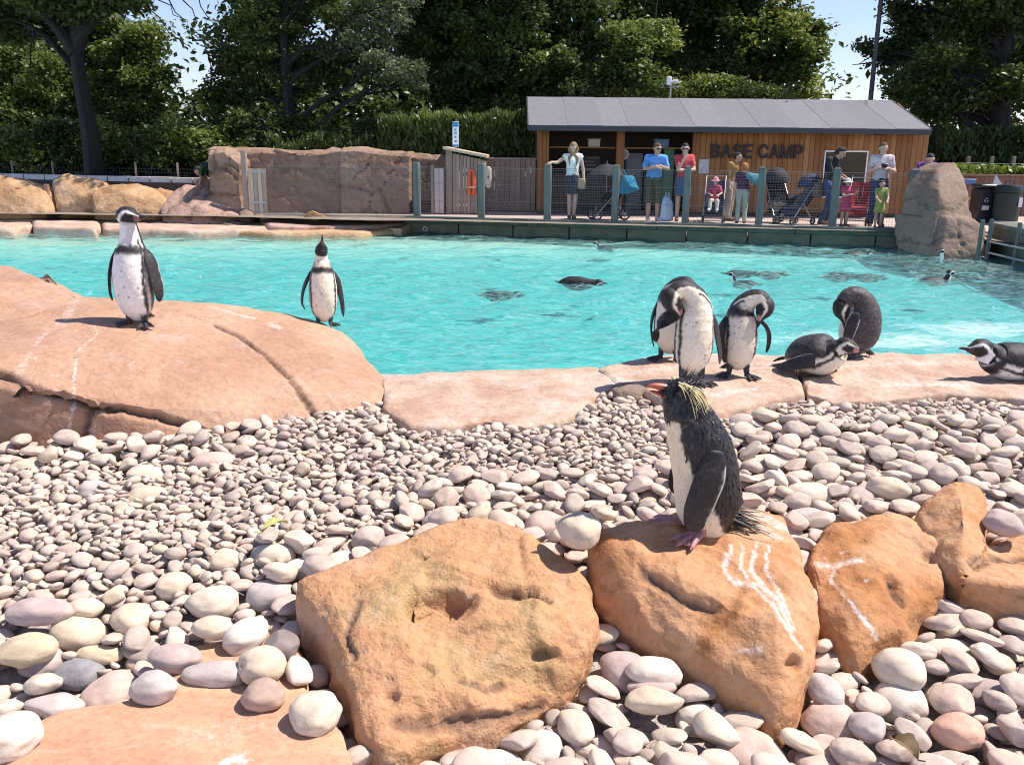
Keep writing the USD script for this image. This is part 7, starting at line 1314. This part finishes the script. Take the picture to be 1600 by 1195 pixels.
    if shoes is not None:
        for a in 'LR': obj('shoe', blend([m3.Manifold.batch_hull([sph(J['ank' + a] - [0, 0, .03 * k], .047 * k, S), sph(J['toe' + a], .036 * k, S), sph(J['toe' + a] + [0, .05 * k, .01 * k], .040 * k, S), sph(J['ank' + a] + [0, .03 * k, -.045 * k], .040 * k, S)])], .03, 2), shoes, root, smooth=True)
    h = [m3.Manifold.batch_hull([sph(hc + up * hr * .36 - lk * hr * .20, hr * .90, S), sph(hc + up * hr * .62 + lk * hr * .22, hr * .58, S), sph(hc - up * hr * .10 - lk * hr * .38, hr * .72, S)])]
    if hair_style == 'long':
        for q in (-1, 1): h.append(chain([hc + sd * q * hr * .62 + up * hr * .3, hc + sd * q * hr * .92 - up * hr * .6 - lk * hr * .1, np.array([hc[0] + q * hr * .92, hc[1] - hr * .55, hc[2] - hr * 2.3]), np.array([hc[0] + q * hr * .75, hc[1] - hr * .75, hc[2] - hr * 3.7])], [hr * .42, hr * .42, hr * .42, hr * .2], 8))
        h.append(chain([hc - lk * hr * .6, hc - lk * hr * .9 - up * hr * 2.4], [hr * .7, hr * .5], 8))
    if hair_style == 'bun': h.append(sph(hc - lk * hr * .75 + up * hr * .55, hr * .42, S))
    if hair_style == 'tail': h.append(chain([hc - lk * hr * .9 + up * hr * .2, hc - lk * hr * 1.3 - up * hr * .8], [hr * .35, hr * .2], 8))
    obj('hair', blend(h, .04 * k, 2), hair, root, smooth=True)
    for q in (-1, 1): obj('eye', (lambda m: (m.apply_translation(hc + lk * hr * .86 + sd * q * hr * .34 + up * hr * .08), m)[1])(trimesh.creation.icosphere(1, hr * .11)), EYE, root)
    mo = box(hr * .42, hr * .06, hr * .09); Mx = np.eye(4); Mx[:3, 0], Mx[:3, 1], Mx[:3, 2] = sd, lk, up; Mx[:3, 3] = hc + lk * hr * .86 - up * hr * .50; mo.apply_transform(Mx); obj('mouth', mo, mat('lips', (.38, .14, .12), .5), root)
    if glasses:
        gl = cat(*[(lambda m, q=q: (m.apply_scale((1, .35, .75)), m.apply_transform(np.r_[np.c_[np.stack([sd, lk, up], 1), hc + lk * hr * .97 + sd * q * hr * .36 + up * hr * .1], [[0, 0, 0, 1]]]), m)[2])(trimesh.creation.icosphere(1, hr * .30)) for q in (-1, 1)], bar(hc + lk * hr * .92 - sd * hr * .8 + up * hr * .14, hc + lk * hr * .92 + sd * hr * .8 + up * hr * .14, hr * .05)); obj('sunglasses', gl, mat('black_glasses', (.01, .01, .01), .15), root)
    if hat is not None:
        cr = blend([m3.Manifold.batch_hull([sph(hc + up * hr * .45 - lk * hr * .1, hr * 1.02, S), sph(hc + up * hr * .75, hr * .75, S)])], .04, 2); br_ = lathe([(hr * .8, 0), (hr * 1.5, -hr * .22), (hr * 1.5, -hr * .16), (hr * .8, hr * .1)], 18); Mx = np.eye(4); Mx[:3, 0], Mx[:3, 1], Mx[:3, 2] = sd, -lk, up; Mx[:3, 3] = hc + up * hr * .42; br_.apply_transform(Mx)
        ht = obj('hat', cr, hat, root, smooth=True); obj('brim', br_, hat, root, smooth=True)
    return root
DK = lambda n, c: cloth(n, c)
BRN, DBR, BLD, GNG = cloth('brown_hair', (.10, .055, .03)), cloth('dark_hair', (.025, .018, .015)), cloth('light_brown_hair', (.24, .15, .07)), cloth('ginger_hair', (.36, .13, .035))
WSH, DSH = cloth('white_shoe', (.62, .6, .58)), cloth('brown_sandal', (.12, .07, .05))
def spot(px, off): return fence_pt(px, off)
post855 = posts[2]
a = spot(893, .30); lp = (np.array([post855[0], post855[1], 0]) - a) / (1.70 / 1.70)
w1 = person('woman with long light brown hair and white blouse, one hand on a fence post', a, 1.70, 0, cloth('white_blouse', (.66, .70, .66)), cloth('navy_skirt', (.018, .022, .045)), BLD, 'long', dict(elL=(-.36, -.06, 1.25), wrL=(lp[0] + .06, lp[1] + .03, 1.26), handL=(-.6, -.2, -.35), elR=(.235, .02, 1.10), wrR=(.25, -.06, .86), look=(-.10, -.85, -.45), kneeL=(-.06, -.015, .485), ankL=(-.05, .02, .085), toeL=(-.06, -.15, .03), kneeR=(.07, -.012, .485), ankR=(.05, .05, .085), toeR=(.06, -.12, .03)), 0, 0, 'skirt', DSH, .95, female=True)
bg = thing('shoulder_bag', 'small tan shoulder bag hanging at the side of the woman with the white blouse', 'bag', a + [.20, -.08, .78]); obj('pouch', blend([m3.Manifold.batch_hull([sph((-.05, 0, .1), .035), sph((.05, 0, .1), .035), sph((-.06, 0, -.06), .04), sph((.06, 0, -.06), .04)])], .03, 3), cloth('tan_bag', (.34, .26, .17)), bg); obj('strap', tube([(-.05, .0, .12), (-.17, -.04, .42), (-.22, .06, .66)], .009, 5), cloth('tan_bag', (0, 0, 0)), bg)
a = spot(1019, .42)
lean = dict(pel=(0, .10, .93), waist=(0, .04, 1.07), chest=(0, -.08, 1.25), neck=(0, -.16, 1.41), head=(.01, -.21, 1.53), shL=(-.18, -.11, 1.34), shR=(.18, -.11, 1.34), hipL=(-.09, .10, .89), hipR=(.09, .10, .89), kneeL=(-.09, .06, .48), kneeR=(.11, .09, .48), ankL=(-.09, .08, .085), ankR=(.12, .12, .085), toeL=(-.10, -.09, .03), toeR=(.16, -.05, .03), elL=(-.25, -.20, 1.12), elR=(.25, -.20, 1.12), wrL=(-.03, -.38, 1.16), wrR=(.05, -.38, 1.18), handL=(1, -.1, -.1), handR=(-1, -.1, -.15), look=(.35, -.95, -.12))
person('man in bright blue polo shirt and olive shorts leaning on the fence, sunglasses on', a, 1.74, 0, cloth('blue_polo', (.10, .26, .60)), cloth('olive_shorts', (.055, .065, .035)), BRN, 'short', lean, 1, .75, 'shorts', WSH, 1.08, glasses=True)
a = spot(1064, .62)
person('woman in red top and blue skirt with one hand raised to her chin', a, 1.70, 0, cloth('red_top', (.50, .06, .07)), cloth('blue_denim_skirt', (.06, .10, .17)), DBR, 'bun', dict(elL=(-.16, -.18, 1.12), wrL=(-.02, -.17, 1.40), handL=(.2, .2, 1), elR=(.20, -.14, 1.13), wrR=(-.05, -.26, 1.13), handR=(-1, 0, 0), look=(-.15, -1, -.15)), 0, .6, 'skirt', DSH, 1.0, female=True, glasses=True)
cb = thing('carrier_bag', 'pale blue carrier bag standing behind the fence between the man and the woman in red', 'bag', spot(1041, .55), .2); obj('bag_body', blend([m3.Manifold.batch_hull([ell((0, 0, .03), (.17, .09, .03)), ell((0, 0, .42), (.13, .06, .03)), ell((-.03, 0, .52), (.07, .04, .02))])], .04, 3), cloth('pale_blue_bag', (.40, .52, .66)), cb)
for q in (-1, 1): obj('handle', tube([(-.06, q * .03, .50), (-.03, q * .03, .62), (.03, q * .03, .62), (.05, q * .03, .48)], .008, 5), cloth('pale_blue_bag', (0, 0, 0)), cb)
a = spot(1138, 1.2)
person('dark haired person in mustard top standing behind the ginger boy, back half turned', a, 1.54, math.radians(60), cloth('mustard_top', (.28, .15, .045)), cloth('stone_trousers', (.36, .31, .25)), DBR, 'short', dict(chest=(0, -.05, 1.28), neck=(0, -.09, 1.44), head=(0, -.13, 1.56)), 1, 1.3, 'trousers', DSH, .95)
a = spot(1157, .45)
person('ginger haired boy in dark purple top and pale trousers with his back to us', a, 1.28, math.radians(165), cloth('dark_purple_top', (.05, .014, .045)), cloth('pale_green_trousers', (.33, .38, .30)), GNG, 'short', dict(elL=(-.24, -.05, 1.12), wrL=(-.16, -.2, 1.15)), 0, .7, 'trousers', DSH, 1.05)
bp_ = thing('backpack', 'teal and blue bundle slung over the right shoulder of the ginger boy', 'bag', a + [.20, -.08, .92]); obj('pack', blend([m3.Manifold.batch_hull([sph((-.12, 0, .10), .07), sph((.12, 0, .06), .08), sph((.16, .02, -.05), .06), sph((-.02, -.04, .0), .07)])], .03, 4), cloth('teal_pack', (.07, .22, .27), .3), bp_); obj('strap', tube([(-.10, 0, .14), (-.2, .08, .10), (-.22, .12, -.2)], .014, 5), cloth('teal_pack', (0, 0, 0)), bp_)
a = spot(1289, .75)
person('person in black top and jeans with dark hair looking down to the right', a, 1.68, math.radians(55), cloth('black_top', (.012, .012, .014)), cloth('blue_jeans', (.04, .07, .14)), DBR, 'tail', dict(chest=(0, -.06, 1.28), neck=(0, -.13, 1.43), head=(0, -.20, 1.54), look=(0, -.9, -.5), elR=(.22, -.12, 1.12), wrR=(.10, -.33, 1.02), elL=(-.22, -.10, 1.12), wrL=(-.1, -.33, 1.0), kneeL=(-.09, -.08, .49), ankL=(-.1, .08, .085), toeL=(-.12, -.08, .03)), 1, 1.5, 'trousers', DSH, .95)
sb = thing('shopping_bag', 'brown shoulder bag hanging behind the person in the black top', 'bag', a + [-.24, -.05, .74]); obj('bag_body', blend([m3.Manifold.batch_hull([ell((0, 0, -.12), (.15, .08, .05)), ell((0, 0, .14), (.12, .06, .04))])], .04, 3), cloth('brown_bag', (.12, .08, .05)), sb); obj('strap', tube([(-.1, 0, .15), (.03, .03, .6), (.10, 0, .15)], .010, 5), cloth('brown_bag', (0, 0, 0)), sb)
a = spot(1318, .32)
person('small child in pink dress and white sun hat at the fence', a, .98, math.radians(10), cloth('pink_dress', (.52, .05, .13)), None, BRN, 'short', dict(elL=(-.22, -.16, 1.10), wrL=(-.10, -.34, 1.16), elR=(.24, -.12, 1.15), wrR=(.2, -.30, 1.25)), 0, .5, 'dress', DSH, 1.12, hat=cloth('white_hat', (.66, .62, .60)), catg='child')
a = spot(1367, .55)
person('woman in pale grey-pink T-shirt and jeans holding a camera at her chest', a, 1.74, math.radians(-12), cloth('pale_grey_pink_top', (.50, .43, .45)), cloth('dark_jeans', (.025, .045, .10)), BRN, 'bun', dict(elL=(-.24, -.05, 1.13), wrL=(-.07, -.22, 1.20), handL=(.8, -.3, .3), elR=(.25, -.05, 1.13), wrR=(.08, -.22, 1.19), handR=(-.8, -.3, .2), look=(.25, -1, -.12)), 0, .55, 'trousers', DSH, 1.05, female=True)
cm = thing('handheld_camera', 'small black camera held by the woman in the grey-pink T-shirt', 'camera', a + [-.06, -.30, 1.27]); obj('camera_body', box(.12, .05, .08, bevel=.01), mat('black_plastic', (0, 0, 0)), cm); obj('lens', trimesh.creation.cylinder(.028, .05, transform=trimesh.transformations.translation_matrix((0, -.04, 0)) @ trimesh.transformations.rotation_matrix(math.pi / 2, (1, 0, 0))), mat('black_plastic', (0, 0, 0)), cm)
a = spot(1371, .20)
person('little girl in bright green and yellow dress in front of the woman with the camera', a, .96, math.radians(-8), mat('green_yellow_dress', (.16, .30, .06), .85, color2=(.42, .40, .08), scale=9), None, BRN, 'short', dict(elL=(-.2, -.16, 1.10), wrL=(-.12, -.32, 1.0), elR=(.24, -.10, 1.12), wrR=(.18, -.26, 1.0)), 0, .4, 'dress', DSH, 1.08, catg='child')
a = spot(1437, .45)
person('woman in purple top resting her head on folded arms on the grey rock', a + [0, .1, 0], 1.66, math.radians(5), cloth('purple_top', (.12, .03, .24)), cloth('dark_jeans', (0, 0, 0)), DBR, 'short', dict(pel=(-.02, .16, .93), waist=(-.01, .08, 1.07), chest=(0, -.07, 1.23), neck=(0, -.17, 1.34), head=(-.04, -.24, 1.44), shL=(-.17, -.10, 1.30), shR=(.17, -.10, 1.30), elL=(-.22, -.34, 1.20), elR=(.25, -.34, 1.17), wrL=(.02, -.40, 1.24), wrR=(.0, -.42, 1.28), handL=(1, -.1, 0), handR=(-1, 0, .1), look=(-.35, -.9, -.35), hipL=(-.1, .16, .89), hipR=(.08, .16, .89)), 0, .8, 'trousers', DSH, 1.1, female=True)
q = P(341, 300, 23.0); 
person('keeper in dark green shirt bending down behind the left end of the rock wall', np.array([q[0], 23.0, .36]), 1.72, math.radians(-90), cloth('dark_green_shirt', (.015, .055, .025)), cloth('black_trousers', (.012, .012, .014)), DBR, 'short', dict(pel=(0, .18, .95), waist=(0, .05, 1.05), chest=(0, -.16, 1.10), neck=(0, -.36, 1.02), head=(0, -.46, .94), shL=(-.18, -.28, 1.06), shR=(.18, -.28, 1.06), elL=(-.2, -.34, .78), elR=(.2, -.34, .78), wrL=(-.12, -.42, .55), wrR=(.12, -.42, .55), hipL=(-.09, .18, .90), hipR=(.09, .18, .90), look=(0, -.5, -.85)), 1, .7, 'trousers', DSH, 1.08)
# added dark boards standing in for shade between the last post and the rock
a, b = fence_pt(1424, -.02), fence_pt(1447, -.02); ep = thing('end_panel', 'added dark panel standing for shade between the last fence post and the grey rock', 'panel')
for k in range(3):
    p0, p1 = lerp(a, b, k / 3 + .01), lerp(a, b, (k + 1) / 3 - .01); obj('board', trimesh.convex.convex_hull(np.array([p + [0, dy, z] for p in (p0, p1) for dy in (0, .03) for z in (.02, 1.08)])), W_BROWN[k], ep, smooth=False)
# pushchairs
FRM, TYR = mat('pushchair_frame', (.35, .35, .36), .35, metal=.7), mat('tyre_rubber', (.015, .015, .016), .7)
def wheel(c, r, t, parent, yaw=0):
    w = thing('wheel', parent=parent); tr = trimesh.creation.torus(r - .018, .020, 20, 8); hb_ = trimesh.creation.cylinder(.022, t * 1.5, sections=10); sp = cat(*[bar((0, 0, 0), ((r - .02) * math.cos(q), (r - .02) * math.sin(q), 0), .006, 5) for q in np.arange(5) * 1.2566])
    R = trimesh.transformations.translation_matrix(c) @ trimesh.transformations.rotation_matrix(math.pi / 2, (0, 1, 0))
    for m in (tr, hb_, sp): m.apply_transform(R)
    obj('tyre', tr, TYR, w); obj('rim', cat(hb_, sp), FRM, w)
def pushchair(label, at, yaw, fabric, canopy=True, big=False, recline=.45, scale=1.0, group=None):
    """Faces -y: two front wheel pairs, two rear wheels, slanted frame with handles, seat sling, hood, footrest, basket."""
    t = thing('pushchair', label, 'pushchair', at, yaw, group); s = scale; w = .21 * s; r = (.14 if big else .085) * s; z = lambda *a: np.array(a) * s
    for q in (-1, 1):
        fw = .09 * s if not big else .12 * s; wheel((q * w, -.34 * s, fw), fw, .035, t); wheel((q * w * 1.15, .30 * s, r), r, .035, t)
        obj('frame_leg', tube([(q * w, -.34 * s, fw + .01), (q * w, -.12 * s, .38 * s), (q * w, .22 * s, .78 * s), (q * w, .42 * s, 1.0 * s), (q * w, .50 * s, 1.02 * s)], .013, 7), FRM, t); obj('frame_leg', tube([(q * w * 1.15, .30 * s, r), (q * w, -.02 * s, .48 * s)], .013, 7), FRM, t); obj('grip', bar((q * w, .43 * s, 1.008 * s), (q * w, .53 * s, 1.025 * s), .02), TYR, t)
    obj('crossbar', cat(bar((-w, .02 * s, .42 * s), (w, .02 * s, .42 * s), .01), bar((-w * 1.1, .30 * s, r), (w * 1.1, .30 * s, r), .01), bar((-w, -.34 * s, .11 * s), (w, -.34 * s, .11 * s), .01), bar((-w, .42 * s, 1.0 * s), (w, .42 * s, 1.0 * s), .011)), FRM, t)
    prof = [(-.24, .24), (-.20, .33), (-.16, .42), (.06, .40), (.12, .44), (.12 + .20 * recline, .68), (.12 + .36 * recline, .92)]; V = []
    pr = resample([(0, y * s, zz * s) for y, zz in prof], 20); X = np.linspace(-w + .015, w - .015, 9); sag = (1 - (X / w) ** 2) * .05 * s
    Pn = np.array([[(x, p[1] + g_ * .7, p[2] - g_ * .4) for x, g_ in zip(X, sag)] for p in pr]); n0 = 20 * 9; V = np.vstack([Pn.reshape(-1, 3), Pn.reshape(-1, 3) + [0, .018, -.014]]); F = []
    for i in range(19):
        for j in range(8): a_ = i * 9 + j; F += [(a_, a_ + 1, a_ + 10, a_ + 9), (n0 + a_, n0 + a_ + 9, n0 + a_ + 10, n0 + a_ + 1)]
    obj('seat', (V, np.array(F)), fabric, t, smooth=60)
    for q in (-1, 1): obj('side_panel', trimesh.convex.convex_hull(np.array([(q * (w - .012), y * s, zz * s) for y, zz in ((-.15, .43), (.08, .42), (.12 + .22 * recline, .70), (-.02, .58))] + [(q * (w - .020), y * s, zz * s) for y, zz in ((-.15, .43), (.08, .42), (.12 + .22 * recline, .70), (-.02, .58))])), fabric, t)
    obj('basket', blend([m3.Manifold.batch_hull([ell((0, .02 * s, .20 * s), (w * .9, .18 * s, .02)), ell((0, .05 * s, .30 * s), (w * .95, .20 * s, .02))])], .05, 2), cloth('black_mesh', (.015, .015, .017)), t, smooth=True); obj('harness', cat(*[tube([(q * .05, .20 * recline + .16, .80 * s), (q * .05, .06, .60 * s), (0, .0, .46 * s)], .010, 5) for q in (-1, 1)]), TYR, t)
    if canopy:
        cy, cz = (.12 + .26 * recline) * s, .86 * s; U = np.linspace(-.15, 1.9, 14); W_ = np.linspace(0, math.pi, 15); R = .30 * s; Pn = np.array([[(-math.cos(v) * w * 1.05, cy - math.sin(v) ** .6 * R * math.cos(u) , cz + math.sin(v) ** .6 * R * math.sin(u) * .95) for v in W_] for u in U]).reshape(-1, 3); F = [(i * 15 + j, i * 15 + j + 1, (i + 1) * 15 + j + 1, (i + 1) * 15 + j) for i in range(13) for j in range(14)]
        obj('canopy', (Pn, np.array(F)), fabric, t, smooth=True)
    return t
BLKC, NAVY, REDC = cloth('black_fabric', (.016, .016, .018)), cloth('navy_fabric', (.02, .028, .06)), cloth('red_fabric', (.33, .02, .03))
pa = spot(951, .55)
pushchair('large black pushchair with dark umbrella beside the woman in the white blouse', pa, math.radians(-78), BLKC, False, True, .8, 1.0)
um = thing('umbrella', 'dark grey umbrella opened over the large black pushchair', 'umbrella', pa + [-.08, 0, .90], 0); K = 8; rr = .42; V = [(0, 0, .34)]; 
for ring, (fr_, zz) in enumerate(((.35, .31), (.7, .22), (1.0, .08))): V += [(rr * fr_ * math.cos(2 * math.pi * k / 24) * (1 if k % 3 == 0 else .965 if ring == 2 else 1), rr * fr_ * math.sin(2 * math.pi * k / 24), zz + (0.018 if k % 3 and ring == 2 else 0)) for k in range(24)]
F = [(0, 1 + k, 1 + (k + 1) % 24) for k in range(24)] + [q for g_ in (0, 1) for k in range(24) for q in ((1 + g_ * 24 + k, 25 + g_ * 24 + k, 25 + g_ * 24 + (k + 1) % 24), (1 + g_ * 24 + k, 25 + g_ * 24 + (k + 1) % 24, 1 + g_ * 24 + (k + 1) % 24))]
obj('umbrella_canopy', (np.array(V), np.array(F)), cloth('dark_grey_cloth', (.018, .018, .021)), um); obj('shaft', bar((0, 0, -.3), (0, 0, .40), .008), FRM, um)
for k in range(8): obj('rib', tube([(0, 0, .335), (rr * .7 * math.cos(k * math.pi / 4), rr * .7 * math.sin(k * math.pi / 4), .212), (rr * math.cos(k * math.pi / 4), rr * math.sin(k * math.pi / 4), .075)], .004, 4), FRM, um)
tb = thing('turquoise_bag', 'crumpled turquoise bag hanging from the handle of the large black pushchair', 'bag', spot(980, .50) + [0, 0, .80]); m = blend([m3.Manifold.batch_hull([sph((-.12, 0, .12), .06), sph((.06, 0, .14), .05), sph((.16, 0, -.10), .07), sph((-.13, 0, -.16), .08), sph((.0, -.06, -.05), .10)])], .03, 4); v = np.array(m.vertices); m.vertices = v + normals(m) * (.05 * fb(v, 9, 3, 3))[:, None]; obj('bag_body', m, cloth('turquoise_cloth', (.015, .20, .32), .3), tb, smooth=True); obj('strap', tube([(-.05, 0, .15), (-.12, .05, .30), (-.16, .08, .22)], .012, 5), cloth('turquoise_cloth', (0, 0, 0)), tb)
pb = spot(1114, .45); pushchair('dark pushchair facing us with the pink hatted toddler seated in it', pb, math.radians(-14), NAVY, False, False, .55)
Ry = math.radians(-14); cR, sR = math.cos(Ry), math.sin(Ry)
tod = person('toddler in red top and pink sun hat sitting in the dark pushchair', pb + [0, 0, .06], .98, Ry, cloth('red_baby_top', (.45, .05, .09)), cloth('pale_leggings', (.50, .42, .38)), BLD, 'short', dict(pel=(0, -.02, .74), waist=(0, .05, .90), chest=(0, .10, 1.10), neck=(0, .10, 1.27), head=(0, .06, 1.44), shL=(-.16, .08, 1.22), shR=(.16, .08, 1.22), elL=(-.25, -.08, 1.0), elR=(.25, -.08, 1.0), wrL=(-.14, -.28, .95), wrR=(.14, -.28, .95), hipL=(-.1, -.04, .70), hipR=(.1, -.04, .70), kneeL=(-.14, -.42, .74), kneeR=(.12, -.40, .72), ankL=(-.15, -.55, .42), ankR=(.12, -.52, .40), toeL=(-.18, -.72, .42), toeR=(.14, -.68, .40)), 0, .8, 'trousers', WSH, 1.1, hat=cloth('pink_hat', (.60, .26, .32)), catg='child')
pushchair('tall black empty pushchair, left one of the pair parked by the hut wall', spot(1214, .95), math.radians(8), BLKC, True, False, .35, 1.05)
pushchair('navy pushchair with pale frame reclined and turned left, right one of the parked pair', spot(1242, .55), math.radians(-58), NAVY, True, False, 1.1, .95)
pushchair('red pushchair half hidden between the white hatted child and the woman with the camera', spot(1338, .85), math.radians(-25), REDC, False, False, .5, 1.0)
